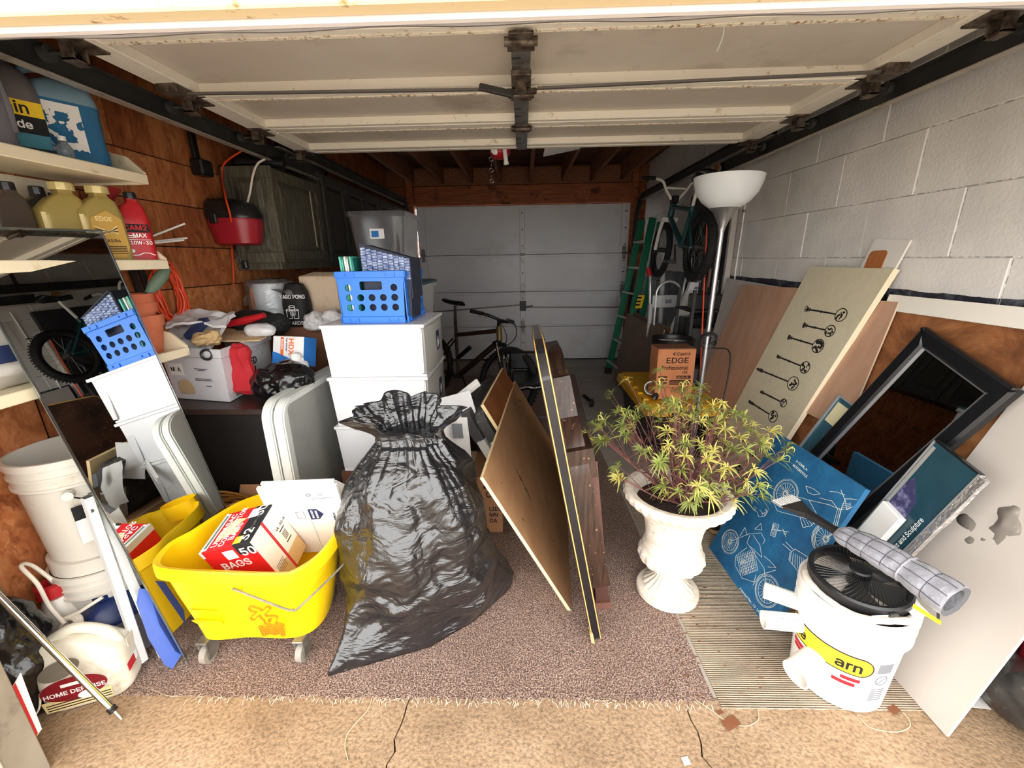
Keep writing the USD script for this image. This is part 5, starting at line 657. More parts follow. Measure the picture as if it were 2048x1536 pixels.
for z in np.concatenate([np.linspace(.0045, .03, 5)[:-1], np.linspace(.03, zs_[-1], 130)]):
    cxx, rx, ry = [np.interp(z, zs_, [l[k] for l in lev]) for k in (1, 2, 3)]; s = z / zs_[-1]; ell = 1 / np.sqrt((np.cos(th) / rx) ** 2 + (np.sin(th) / ry) ** 2); w = np.clip(z / .30, 0, 1); w = w * w * (3 - 2 * w); bulge = 1 - .035 * max(0, 1 - z / .05) ** 2
    r = (RB * (1 - w) + ell * w) * bulge; cx_, cy_ = bc[0] * (1 - w) + cxx * w, YC; d = np.zeros(N)
    for t0, z0_, al, wd, ln, am in folds:
        dt = (th - t0 + math.pi) % (2 * math.pi) - math.pi; u, v = dt * .3, z - z0_; ac = np.abs(-u * math.sin(al) + v * math.cos(al)); alg = np.abs(u * math.cos(al) + v * math.sin(al)); d += am * np.clip(1 - ac / wd, 0, 1) * np.clip(1 - alg / ln, 0, 1)
    pl = .016 * s ** 2.2 * (np.abs(np.sin(5.5 * th + 2 * np.sin(2 * th) + 2.2 * s)) - .5) + .010 * s ** 3 * (np.abs(np.sin(11 * th + 3 * np.sin(th))) - .5); P = np.stack([cx_ + r * np.cos(th), cy_ + r * np.sin(th), np.full(N, z)], 1)
    diag = np.stack([P[:, 0] * 3 + P[:, 2] * 6, P[:, 1] * 3, P[:, 2] * 16 - P[:, 0] * 10], 1); d += (meshkit.fbm(diag, 3, 4) - .5) * .03 * min(1, z / .08) * np.clip(1.3 - s, .3, 1)
    rings.append(P + np.stack([np.cos(th), np.sin(th), 0 * th], 1) * ((d * min(1, z / .05) + pl)[:, None]))
rings = np.array(rings)
for tip, rad_, pw in ((V(-.705, 1.085, .004), .22, 1.6), (V(-.035, 1.545, .05), .10, 1.2)):
    dd = np.linalg.norm(rings - tip, axis=2); w = np.clip(1 - dd / rad_, 0, 1) ** pw; rings = rings + w[..., None] * (tip - rings) * .85
rings[..., 2] = np.maximum(rings[..., 2], .0045); ncx, mouth = lev[-1][1], []; r0 = np.hypot(rings[-1][:, 0] - ncx, rings[-1][:, 1] - YC); zn = zs_[-1]
lobe = .045 * np.cos(th - math.radians(8)) ** 2 + .02 * np.cos(3 * th + .6) + .014 * np.sin(7 * th + 1.1)
for s in np.linspace(0, 1, 30)[1:]:
    r = r0 * (1 - .14 * math.sin(math.pi * min(1, s * 1.6)) * (s < .63)) + (lobe + .028) * s ** 1.3 + .010 * s * np.sin(13 * th + 5 * s) ; x = ncx - .02 * s + r * np.cos(th) * 1.05; y = YC + r * np.sin(th) * .85
    z = zn + .15 * s - .05 * s * s * np.clip(np.cos(th - math.radians(335)), 0, 1) ** 2 - .035 * s ** 2 * np.clip(np.cos(th - math.radians(190)), 0, 1) ** 2 - .075 * s ** 2 * np.clip(np.cos(th - math.radians(285)), 0, 1) ** 3 + .010 * s * np.sin(6 * th + 2); mouth.append(np.stack([x, y, z], 1))
mi = []
for s in np.linspace(1, .15, 14): P = mouth[int(round(s * 28))].copy(); c0 = P.mean(0); P[:, :2] = c0[:2] + (P[:, :2] - c0[:2]) * .96; P[:, 2] -= .003; mi.append(P)
t = thing("trash_bag", "big full black trash bag gathered at the neck, front and centre on the carpet", "trash bag", (-.4, YC, .004)); part(t, "sack", loft(list(rings), True, False), "film_big", smooth=60); part(t, "mouth", loft([rings[-1]] + mouth + mi, False, True), "film_big", smooth=60, label="open flared mouth of the bag")
# ================================================================== boards and cases in the middle
mat("ply_tan", (190, 146, 104), .6, col2=(176, 130, 90), nscale=6., nstretch=(4, 1, 1), dirt=(90, 60, 38), dscale=16., dramp=(.72, .78)); mat("ply_edge", (240, 212, 160), .7); mat("ply_orange", (170, 106, 60), .6, col2=(150, 88, 48), nscale=5., dirt=(226, 186, 140), dscale=18., dramp=(.70, .74))
A, D = Y(966, 954, 1.39), V(.19, 1.39, .004); B = Z(1031, 762, A[2]); E_ = D + (B - A)
def sheet(name, label, P, th, m, edge, cat="board"):
    """board with a face of one material on a core whose edges show another"""
    P = [np.asarray(p, float) for p in P]; n = unit(np.cross(P[1] - P[0], P[2] - P[1])); t = thing(name, label, cat, (sum(P) / 4) * [1, 1, 0] + V(0, 0, min(p[2] for p in P))); part(t, "core", slab([p - n * .0008 for p in P], th - .0008), edge, smooth=False); part(t, "face", slab(P, .0008), m, smooth=False); return t, n
t, n_ = sheet("plywood_sheet", "large tan plywood sheet leaning right of the big trash bag, pale front edge", [D, E_, B, A], .014, "ply_tan", "ply_edge")
sc = LineString([(0, 0), (.03, .05), (.015, .04), (.045, .11), (.03, .09), (.05, .15)]).buffer(.0018); ux, uy = unit(E_ - D), unit(A - D); part(t, "pencil_mark", put(prism(sc, 0, .0006), D + ux * .30 + uy * .38, ux, uy), "black_print", smooth=False); part(t, "knock_mark", [put(prism(affinity.scale(Point(0, 0).buffer(1, quad_segs=3), a, b), 0, .0006), D + ux * x + uy * y, ux, uy) for x, y, a, b in ((.12, .60, .006, .002), (.1, .42, .003, .008), (.26, .16, .004, .004), (1.1, .62, .01, .012), (.5, .25, .003, .007))], "brown_print", kind="stuff", smooth=False)
k = A - D; A2 = V(-.196, 1.93, .72); D2 = A2 + V(.345, 0, -.622) * (.716 / .622); B2 = Z(1007, 735, .735); sheet("plywood_sheet", "orange-brown board with pale scuffs behind the large plywood sheet", [D2, D2 + (B2 - A2), B2, A2], .018, "ply_orange", "ply_edge")
mat("case_white", (232, 230, 224), .45, dirt=(190, 182, 170), dscale=9.); mat("case_dark", (70, 68, 68), .7, dirt=(112, 110, 108), dscale=34., dramp=(.58, .64))
for k_, (ax, lb) in enumerate(((-.302, "left one of two folded white-edged tables with dark wrapped tops"), (-.232, "right one of two folded white-edged tables, next to the orange board"))):
    a = V(ax, 1.93, .655); up = unit(V(-.345, 0, .622)); dn = -up; L = .70; bk = unit(V(.10, 1, .02)); nrm = unit(np.cross(bk, up)); nrm = nrm if nrm[0] > 0 else -nrm; o = a + dn * L; W2 = .62
    p = sbox(0, 0, W2, L); p = sbox(.06, .0, W2 - .06, L - .06).buffer(.06, quad_segs=6); t = thing("folded_table", lb, "folded table", (o[0], 2.2, .0)); 
    part(t, "frame", put(prism(p, -.022, .022), o, bk, up), "case_white"); part(t, "wrapped_top", put(prism(p.buffer(.004).intersection(sbox(-.1, L - .16, W2 + .1, L + .1)).union(p.buffer(.004).intersection(sbox(.05, L * .3, W2 + .1, L + .1))), -.026, .026), o, bk, up), "case_dark"); [part(t, "slot", put(bx(-.003, .002, z, z + .03, -.006, .006), o, bk, up), "black_plastic") for z in (.2, .34)]
    if k_: part(t, "louvre_strip", put(bx(-.006, .0, .16, L - .17, -.018, .018, .002), o, bk, up), "steel_galv")
p1, p0 = Y(957, 764, 2.16), Y(790, 898, 1.86); t = thing("white_moulding", "white grooved moulding strip sticking up behind the big trash bag", "moulding", p0); a = unit(p1 - p0); s_ = unit(np.cross(a, V(.2, 1, .3))); part(t, "strip", bar(p0, p1, .045, .014, np.cross(s_, a), .002), "white_plastic", smooth=False); [part(t, "groove_bead", bar(p0 + s_ * q * 0 + np.cross(a, s_) * 0, p1, .006, .019, np.cross(s_, a)), "white_trim", smooth=False) for q in (1,)]
t = thing("paper_bag", "white paper sheets leaning behind the neck of the big trash bag", "paper", Y(900, 880, 1.84)); part(t, "sheet", leafsheet(Y(898, 880, 1.86), (1, .25, -.1), (-.1, .3, 1), .20, .22, .05, 5, .003), "white_paper"); part(t, "sheet", leafsheet(Y(905, 830, 2.0), (1, .2, .2), (-.3, .3, 1), .24, .2, .04, 8, .003), "poly_mailer", label="grey-white back sheet"); part(t, "address_label", leafsheet(Y(915, 862, 1.835), (1, .25, -.1), (-.1, .3, 1), .05, .07, .004, 5, .002), "grey_print")
mat("burlap", (120, 96, 76), .9, col2=(98, 78, 60), nscale=40.); crumple("brown_mat", "heaped brown mat on the floor below the mountain bike", "mat", V(-.50, 2.95, .20), (.22, .26, .24), "burlap", .03, 9, 51); crumple("yellow_bag", "yellow plastic bag squeezed beside the drawer stack", "bag", V(-.40, 2.30, .28), (.055, .10, .27), "mop_yellow", .012, 12, 53)
t = thing("carton", "brown carton printed LIDS behind the big trash bag", "carton", (-.28, 2.1, .004)); part(t, "box", bx(-.46, -.115, 1.90, 2.2, .004, .335, .005), "cardboard"); part(t, "tape", bx(-.32, -.27, 1.8985, 2.2015, .25, .336), "paper_brown"); [part(t, "lettering", txt(s, .021, (-.185, 1.8985, z), (1, 0, 0), (0, 0, 1), True), "black_print") for s, z in (("LIDS", .14), ("MN", .105), ("CA", .07))]; part(t, "lettering", txt("C", .03, (-.2, 1.8985, .22), (1, 0, 0), (0, 0, 1), True), "black_print"); part(t, "printed_line", bx(-.21, -.12, 1.8985, 1.9, .27, .285), "black_print")
# black bench
mat("leather_black", (26, 26, 28), .35, bump=.002, bscale=50.); mat("frame_grey", (96, 98, 104), .4, .4)
t = thing("bench_seat", "black padded seat with grey metal legs in the shadow behind the plywood", "seat", (.09, 3.4, .004)); part(t, "cushion", bx(-.10, .27, 3.15, 3.6, .40, .455, .02), "leather_black"); part(t, "back_panel", bx(-.12, .28, 3.58, 3.64, .46, .62, .015), "leather_black"); part(t, "plastic_edge", tube([V(x, 3.145 + .004 * math.sin(40 * x), .428 + .004 * math.sin(57 * x)) for x in np.linspace(-.1, .27, 40)], .02, 10), "film_black")
for x in (-.08, .25): [part(t, "leg", bar((x, y, .004), (x, y, .41), .025, .025), "frame_grey") for y in (3.17, 3.58)]
part(t, "stretcher", bar((-.08, 3.17, .17), (.25, 3.17, .17), .02, .02), "frame_grey"); part(t, "stretcher", bar((.25, 3.17, .17), (.25, 3.58, .17), .02, .02), "frame_grey")
# ================================================================== dark table top on edge, brown channel
custom("wood_espresso", {"g": ("geometry", {}), "m": ("mapping", {"scale": (14, 1.2, 1.2)}), "n": ("noise_texture", {"scale": 6., "detail": 6.}), "d": ("noise_texture", {"scale": 60., "detail": 2.}), "dr": ("rgb_ramp", {"ramp": [(.66, (0, 0, 0)), (.74, (1, 1, 1))]}), "r": ("rgb_ramp", {"ramp": [(.35, lin((40, 27, 21))), (.6, lin((74, 50, 38)))]}), "x": ("mix", {"color2": lin((150, 120, 92))}), "p": ("principled_bsdf", {"roughness": .4})}, [("g.position", "m.vector"), ("m.vector", "n.vector"), ("g.position", "d.vector"), ("n.fac", "r.fac"), ("d.fac", "dr.fac"), ("dr.color", "x.fac"), ("r.color", "x.color1"), ("x.color", "p.base_color")], "p.BSDF")
mat("rim_black", (26, 24, 28), .22); mat("gold_line", (206, 160, 92), .5); mat("brown_metal", (112, 76, 66), .45, dirt=(140, 104, 90), dscale=8.)
o = V(.272, 1.24, .004); up = unit(V(-.19, .02, .98)); bk = V(.0, 1, .0); nl = unit(np.cross(up, bk)); nl = nl if nl[0] < 0 else -nl
t = thing("table_top", "dark wood table top with gold-lined black rim standing on edge", "table top", (.2, 1.8, .004)); q = Polygon([(.0, 0), (1.25, 0), (1.25, .90), (1.10, 1.06), (.14, 1.16), (.05, 1.14), (.0, 1.06)]).buffer(-.03).buffer(.03, quad_segs=5); F = lambda m: put(m, o, bk, up)
sg = 1 if np.cross(bk, up) @ nl > 0 else -1
part(t, "board", F(prism(q.buffer(-.004), -.020, .020)), "wood_espresso"); part(t, "rim", F(prism(q.difference(q.buffer(-.012)), -.013, .013)), "rim_black")
for s in (-.0175, .0135): part(t, "gold_band", F(prism(q.buffer(.0012).difference(q.buffer(-.012)), s, s + .004)), "gold_line")
ap = Polygon([(.14, .12), (1.15, .12), (1.15, .84), (.95, .98), (.60, 1.0), (.45, .93), (.36, .95), (.30, .80), (.2, .74), (.14, .62)]); part(t, "apron", F(prism(ap.buffer(-.0).difference(ap.buffer(-.045)), -sg * .020 - (.075 if sg > 0 else 0), -sg * .020 + (0 if sg > 0 else .075))), "wood_espresso"); part(t, "leg_block", F(prism(sbox(.16, .60, .30, .72), -sg * .02 - (.10 if sg > 0 else 0), -sg * .02 + (0 if sg > 0 else .10))), "wood_espresso"); part(t, "corner_chip", F(prism(sbox(-.004, .0, .03, .05), -.022, -.010)), "wood_raw", smooth=False)
part(t, "caster", [torus((.40, 3.9, .05), (1, .3, 0), .04, .012, 24, 8)], "black_plastic") if False else None
b0, b1 = Z(1206, 1214, .004), Y(1181, 924, 1.46); t = thing("metal_channel", "brown metal downspout channel leaning on the dark table top", "channel", b0); a = unit(b1 - b0); s_ = unit(np.cross(V(0, 1, 0), a)); C = sbox(0, 0, .052, .05).difference(sbox(.002, .002, .05, .06)); L = np.linalg.norm(b1 - b0); TT = frame(b0 - s_ * .026, s_, np.cross(a, s_)); m_ = prism(C, 0, L); m_.apply_transform(TT); part(t, "channel", m_, "brown_metal", smooth=False); m_ = prism(sbox(0, 0, .052, .002), 0, L * .9); m_.apply_transform(TT); part(t, "front_web", m_, "brown_metal", smooth=False); m_ = prism(sbox(-.006, -.012, .058, .03), 0, .03); m_.apply_transform(TT); part(t, "end_shoe", m_, "brown_metal", smooth=False)
t = thing("cable_roll", "small black caster wheel lying on the bare floor past the carpet", "wheel", (.72, 3.9, 0)); part(t, "tyre", torus(V(.66, 3.85, .045), (.8, -.6, .1), .032, .011, 24, 8), "black_plastic"); part(t, "fork", bar((.64, 3.87, .07), (.59, 3.93, .10), .03, .02), "black_plastic")
# ================================================================== bicycles
mat("bike_black", (18, 17, 17), .4); mat("bike_brown", (52, 36, 30), .35); mat("bike_gold", (150, 128, 84), .3, .7); mat("tyre", (22, 21, 21), .8); mat("bmx_teal", (28, 76, 80), .4); mat("bmx_white", (226, 222, 212), .4)
def wheel(t, M, c, R, rt, spokes=20, rim="bike_black", nm="wheel"):
    f = lambda m: tm(m).copy().apply_transform(M); w = part(t, nm, f(torus(c, (0, 1, 0), R - rt, rt, 56, 12)), "tyre"); part(w, "rim", f(torus(c, (0, 1, 0), R - 2.1 * rt, rt * .42, 48, 8)), rim); part(w, "hub", f(cyl(V(*c) + (0, -.04, 0), V(*c) + (0, .04, 0), .02, 14)), "steel_dark")
    part(w, "spokes", [f(tube([V(*c) + V(.015 * math.cos(a), .025 * (-1) ** k, .015 * math.sin(a)), V(*c) + (R - 2.2 * rt) * V(math.cos(a + .12), 0, math.sin(a + .12))], .0012, 4)) for k, a in enumerate(np.linspace(0, 2 * math.pi, spokes, endpoint=False))], "steel_galv", kind="stuff")
    part(w, "tread", f([bar(V(*c) + (R - .002) * V(math.cos(a), 0, math.sin(a)) + V(0, s * rt * .5, 0), V(*c) + (R + .005) * V(math.cos(a), 0, math.sin(a)) + V(0, s * rt * .5, 0), .008, .010, (0, 1, 0)) for k, a in enumerate(np.linspace(0, 2 * math.pi, 60, endpoint=False)) for s in (-1, 1)]), "tyre", smooth=False, kind="stuff")
def pose(front, heading, lean, flip=1):
    """local x forward, y to the left, z up, origin on the ground under the front hub"""
    x = unit(V(*heading, 0)); z0 = V(0, 0, 1); y = np.cross(z0, x); y2 = y * math.cos(lean) + z0 * math.sin(lean); z2 = np.cross(x, y2); M = np.eye(4); M[:3, 0], M[:3, 1], M[:3, 2], M[:3, 3] = x, y2, z2, front; return M
M = pose(V(-.20, 3.55, .004), (.80, -.60), math.radians(-16)); T_ = lambda m: tm(m).copy().apply_transform(M)
t = thing("mountain_bike", "black and brown mountain bike with suspension fork behind the drawer stack", "bicycle", (-.5, 3.9, .004)); R = .33; wheel(t, M, (0, 0, R), R, .026); wheel(t, M, (-1.05, 0, R), R, .026)
hd, hb = V(-.20, 0, .83), V(-.165, 0, .70); bb, st_, rh = V(-.62, 0, .30), V(-.78, 0, .86), V(-1.05, 0, .33)
part(t, "down_tube", T_(tube([hb, bb], .028, 14)), "bike_brown"); part(t, "top_tube", T_(tube([hd - V(.01, 0, .04), V(-.5, 0, .74), V(-.74, 0, .70)], .021, 12, sm=4)), "bike_brown"); part(t, "seat_tube", T_(tube([bb, st_], .017, 12)), "bike_brown"); part(t, "head_tube", T_(cyl(hb, hd, .027, 16)), "bike_gold")
for s in (-1, 1): part(t, "chain_stay", T_(tube([bb + V(0, s * .03, 0), rh + V(0, s * .055, 0)], .010, 8)), "bike_brown"); part(t, "seat_stay", T_(tube([st_ - V(-.03, -s * .02, .2), rh + V(0, s * .055, 0)], .009, 8)), "bike_brown"); part(t, "fork_leg", T_(cyl(V(-.15, s * .055, .66), V(-.06, s * .055, .48), .014, 12)), "chrome"); part(t, "fork_lower", T_(cyl(V(-.075, s * .055, .51), V(0, s * .055, R), .02, 12)), "bike_black"); part(t, "grip", T_(cyl(V(-.255, s * .18, .915), V(-.285, s * .31, .915), .017, 14)), "black_plastic"); part(t, "brake_lever", T_(tube([V(-.235, s * .17, .905), V(-.19, s * .2, .89), V(-.22, s * .27, .885)], .006, 8, sm=4)), "steel_bright")
part(t, "fork_crown", T_(bx(-.19, -.13, -.075, .075, .65, .69, .008)), "bike_black"); part(t, "fork_arch", T_(tube([V(-.07, -.055, .50), V(-.05, -.05, .63), V(-.05, .05, .63), V(-.07, .055, .50)], .009, 8, sm=5)), "bike_black"); part(t, "stem", T_(tube([hd, hd + V(-.01, 0, .04), V(-.15, 0, .885)], .018, 12)), "bike_black"); part(t, "handlebar", T_(tube([V(-.275, -.28, .915), V(-.225, -.14, .91), V(-.15, -.06, .885), V(-.15, .06, .885), V(-.225, .14, .91), V(-.275, .28, .915)], .013, 12, sm=4)), "bike_black")
part(t, "seat_post", T_(cyl(st_, st_ + V(-.03, 0, .13), .014, 12)), "steel_dark"); sp = [(0, .012, .0), (.03, .03, .012), (.10, .035, .012), (.17, .075, .016), (.24, .085, .024), (.27, .06, .03), (.275, .01, .03)]; part(t, "saddle", T_(loft([[(st_[0] + .10 - x, w * math.cos(a), 1.005 + h + .022 * math.sin(a) * (1 if w > .02 else .4)) for a in np.linspace(0, 2 * math.pi, 20, endpoint=False)] for x, w, h in sp])), "black_plastic")
for k, s in enumerate((-1, 1)): part(t, "cable", T_(tube([V(-.23, s * .15, .90), V(-.10, s * .12, .86), V(-.04, s * .06, .74), V(-.12, .0, .64), V(-.2, 0, .66)], .004, 6, sm=7)), "black_plastic")
part(t, "crank", T_([cyl(bb + V(0, -.05, 0), bb + V(0, .05, 0), .022, 14), bar(bb + V(0, .06, 0), bb + V(.1, .06, -.13), .02, .012, (0, 1, 0)), bar(bb + V(0, -.06, 0), bb + V(-.1, -.06, .13), .02, .012, (0, 1, 0))]), "steel_dark"); part(t, "shock", T_(cyl(V(-.52, 0, .60), V(-.66, 0, .48), .022, 14)), "bike_black")
# BMX hung by the right wall
M = pose(V(1.285, 4.15, 1.215), (0.0, 1), math.radians(4)); R = .245
t = thing("bmx_bike", "small teal and white bike hung high by the right wall", "bicycle", (1.35, 3.8, 1.25)); wheel(t, M, (0, 0, R), R, .027, 16); wheel(t, M, (-.88, 0, R), R, .03, 16); T_ = lambda m: tm(m).copy().apply_transform(M)
hb, hd, bb, st_, rh = V(-.12, 0, .52), V(-.155, 0, .63), V(-.52, 0, .27), V(-.62, 0, .56), V(-.88, 0, R)
for a, b, r, nm in ((hb, bb, .022, "down_tube"), (hd - V(.01, 0, .03), st_ - V(.0, 0, .03), .018, "top_tube"), (bb, st_, .016, "seat_tube")): part(t, nm, T_(tube([a, b], r, 12)), "bmx_teal")
part(t, "head_tube", T_(cyl(hb, hd, .026, 14)), "bmx_teal")
for s in (-1, 1): part(t, "chain_stay", T_(tube([bb + V(0, s * .03, 0), rh + V(0, s * .06, 0)], .010, 8)), "bmx_teal"); part(t, "seat_stay", T_(tube([st_ + V(0, s * .015, -.05), rh + V(0, s * .06, 0)], .009, 8)), "bmx_teal"); part(t, "fork_leg", T_(tube([hb + V(.01, s * .05, -.01), V(-.06, s * .055, .42), V(0, s * .055, R)], .016, 10, sm=4)), "bmx_white"); part(t, "grip", T_(cyl(V(-.20, s * .20, .815), V(-.215, s * .31, .81), .016, 12)), "black_plastic"); part(t, "bar_riser", T_(tube([V(-.17, s * .03, .66), V(-.175, s * .09, .74), V(-.18, s * .13, .80), V(-.20, s * .22, .815)], .0115, 10, sm=4)), "bmx_white")
part(t, "crossbar", T_(cyl(V(-.175, -.095, .75), V(-.175, .095, .75), .009, 10)), "bmx_white"); part(t, "stem", T_(bx(-.2, -.13, -.03, .03, .63, .69, .008)), "black_plastic"); part(t, "fork_crown", T_(bx(-.14, -.085, -.07, .07, .48, .52, .008)), "bmx_white"); part(t, "seat_post", T_(cyl(st_, st_ + V(-.05, 0, .17), .0135, 12)), "bmx_white"); part(t, "saddle", T_(loft([[(st_[0] + .07 - x, w * math.cos(a), .735 + h + .022 * math.sin(a)) for a in np.linspace(0, 2 * math.pi, 18, endpoint=False)] for x, w, h in [(0, .012, .02), (.03, .028, .02), (.12, .035, .01), (.2, .075, .016), (.25, .07, .03), (.26, .02, .03)]])), "black_plastic"); part(t, "crank", T_([torus(bb + V(0, -.045, 0), (0, 1, 0), .06, .006, 28, 6), bar(bb + V(0, .055, 0), bb + V(-.06, .055, -.13), .018, .012, (0, 1, 0)), bar(bb + V(0, -.055, 0), bb + V(.06, -.055, .13), .018, .012, (0, 1, 0))]), "steel_dark"); part(t, "pedal", T_(bx(bb[0] - .11, bb[0] - .01, .06, .14, bb[2] - .145, bb[2] - .12, .004)), "black_plastic"); part(t, "chain_guard", T_(put(prism(Polygon([(0, 0), (.1, .05), (.12, -.06), (.02, -.1)]), 0, .006), bb + V(-.03, -.055, .03), (1, 0, 0), (0, 0, 1))), "bmx_teal")
t = thing("bike_hook", "steel wall hook holding the teal bike", "hook", (1.6, 3.75, 1.75)); part(t, "arm", tube([V(1.618, 3.74, 1.82), V(1.40, 3.74, 1.78), V(1.33, 3.74, 1.775), V(1.315, 3.74, 1.81)], .008, 8, sm=3), "steel_dark"); part(t, "plate", bx(1.612, 1.62, 3.70, 3.78, 1.76, 1.88), "steel_dark"); part(t, "web", bar((1.615, 3.74, 1.90), (1.612, 3.74, 2.3), .01, .004, (1, 0, 0)), "cord_white")
# ================================================================== right side: boards leaning on the block wall
def leanplane(xb, xt, zt): return lambda px, py: LN(px, py, xb, xt, zt)
def rect3(tl, tr, br): return [np.asarray(br), np.asarray(br) + np.asarray(tl) - np.asarray(tr), np.asarray(tl), np.asarray(tr)]
def to_floor(tl, tr, bl, br, z=.004):
    f = lambda a, b: b + (b - a) * ((z - b[2]) / (b[2] - a[2])); return f(tl, bl), f(tr, br)
mat("panel_white", (226, 222, 214), .5); mat("panel_grey", (188, 180, 172), .6); mat("ply_pink", (186, 148, 122), .6, col2=(176, 136, 110), nscale=5., nstretch=(1, 4, 1)); mat("ply_pale_edge", (222, 200, 170), .7)
# thin grey-white panel furthest back
L1 = leanplane(1.30, 1.575, 1.25); tl, tr = L1(1455, 556), L1(1600, 580); bl = L1(1395, 780); bl, br = to_floor(tl, tr, bl, bl + tr - tl); sheet("thin_board", "thin pale grey panel leaning at the back of the board stack by the lamp", [tl, bl, br, tr], .006, "panel_grey", "panel_white")
# pinkish plywood
L2 = leanplane(1.26, 1.535, 1.22); tl, tr = L2(1484, 570), L2(1640, 578); bl = L2(1400, 770); bl, br = to_floor(tl, tr, bl, bl + tr - tl); sheet("plywood_sheet", "pinkish-brown plywood sheet leaning between the lamp and the spoon picture", [tl, bl, br, tr], .006, "ply_pink", "ply_pale_edge")
# big water-stained wood panel with white laminated top edge
custom("stained_wood", {"g": ("geometry", {}), "m": ("mapping", {"scale": (1, 1, 1), "rotation": (.5, 0, 0)}), "m2": ("mapping", {"scale": (1, 1.2, 5)}), "n": ("noise_texture", {"scale": 3.2, "detail": 8., "roughness": .7, "distortion": .8}), "n2": ("noise_texture", {"scale": 4., "detail": 5.}), "r": ("rgb_ramp", {"ramp": [(.32, lin((88, 50, 26))), (.46, lin((130, 82, 48))), (.54, lin((160, 106, 64))), (.72, lin((190, 134, 86)))]}), "r2": ("rgb_ramp", {"ramp": [(.3, (.72, .66, .6)), (.7, (1.05, 1.02, 1))]}), "x": ("mix", {"mix_type": "multiply", "fac": .9}), "b": ("bump", {"strength": .6, "distance": .006}), "p": ("principled_bsdf", {"roughness": .6})}, [("g.position", "m.vector"), ("m.vector", "n.vector"), ("g.position", "m2.vector"), ("m2.vector", "n2.vector"), ("n.fac", "r.fac"), ("n2.fac", "r2.fac"), ("r.color", "x.color1"), ("r2.color", "x.color2"), ("x.color", "p.base_color"), ("n.fac", "b.height"), ("b.normal", "p.normal")], "p.BSDF")
mat("laminate_white", (232, 226, 214), .45)
LS = leanplane(1.30, 1.585, 1.20); a, b = LS(1795, 622), LS(2048, 655); zt = 1.165; x_ = lambda z: 1.30 + .285 * z / 1.20
s0, s1 = 1.06, 2.42; bd = [V(x_(.004), s1, .004), V(x_(.004), s0, .004), V(x_(zt), s0, zt), V(x_(zt), 1.84, zt), V(x_(.78), 2.42, .78)]; t = thing("stained_board", "large water-stained brown wood panel with a white top strip, behind the black mirror", "panel", (1.4, 1.7, .004))
n = unit(np.cross(bd[1] - bd[0], bd[2] - bd[1])); bd = bd if n[0] < 0 else bd[::-1]; part(t, "board", slab(bd, .018), "stained_wood", smooth=False); nb = unit(V(-1.2, 0, .285))
part(t, "top_strip", slab([V(x_(zt - .005), 1.86, zt - .005) + nb * .001, V(x_(zt - .005), s0, zt - .005) + nb * .001, V(x_(1.24), s0, 1.235) + nb * .001, V(x_(1.24), 1.86, 1.235) + nb * .001], .02) if False else slab([V(x_(zt - .004), 1.0, zt - .004) + nb * .001, V(x_(1.225), 1.0, 1.225) + nb * .001, V(x_(1.225), 1.86, 1.225) + nb * .001, V(x_(zt - .004), 1.86, zt - .004) + nb * .001][::-1], .02), "laminate_white", smooth=False)
# small tan plywood and white shelf board and rounded plank behind the picture
L3 = leanplane(1.24, 1.575, 1.25); tl, tr = L3(1640, 592), L3(1797, 604); bl = L3(1560, 800); br = bl + tr - tl; sheet("plywood_sheet", "narrow tan plywood strip just right of the spoon picture", [tl, bl, br, tr], .008, "ply_pink", "ply_pale_edge")
L4 = leanplane(1.29, 1.612, 1.47); tl, tr = L4(1750, 478), L4(1821, 480); bl, br = L4(1632, 755), L4(1668, 757); t, _ = sheet("shelf_board", "white shelf board sticking up highest behind the spoon picture", [tl, tl + br - tr, br, tr], .010, "panel_white", "laminate_white")
L5 = leanplane(1.275, 1.598, 1.40); o = L5(1731, 540); u, v = unit(L5(1758, 540) - o), unit(L5(1738, 508) - L5(1728, 540)); mat("plank_orange", (178, 112, 64), .5, col2=(160, 96, 52), nscale=8., nstretch=(6, 6, 1)); t = thing("wood_plank", "rounded orange-brown plank end poking up behind the spoon picture", "plank", o - V(0, 0, .3)); part(t, "plank", put(prism(sbox(-.01, -.30, .085, .085).buffer(-.02).buffer(.02), -.005, .005), o, u, v), "plank_orange")
# picture of spoons
L6 = leanplane(1.24, 1.562, 1.336); TL, TR, BR = L6(1620, 533), L6(1788, 537), L6(1480, 1022); BL_ = BR + TL - TR
mat("canvas_khaki", (206, 196, 168), .8, col2=(200, 189, 160), nscale=30.); mat("canvas_edge", (244, 228, 196), .7); mat("ink_black", (18, 16, 16), .8)
ux, uy = unit(TR - TL), unit(TL - BL_); uy = unit(uy - ux * (uy @ ux)); nn = np.cross(ux, uy); nn = nn if nn[0] < 0 else -nn
t = thing("canvas_picture", "tall beige canvas printed with a column of black antique spoons, leaning on the wall", "picture", (1.4, 2.2, .0)); part(t, "core", slab([TL - nn * .001, BL_ - nn * .001, BR - nn * .001, TR - nn * .001] if np.cross(BL_ - TL, BR - BL_) @ nn > 0 else [TR - nn * .001, BR - nn * .001, BL_ - nn * .001, TL - nn * .001], .026, ), "canvas_edge", smooth=False); part(t, "canvas", slab([TL, BL_, BR, TR] if np.cross(BL_ - TL, BR - BL_) @ nn > 0 else [TR, BR, BL_, TL], .001), "canvas_khaki", smooth=False)
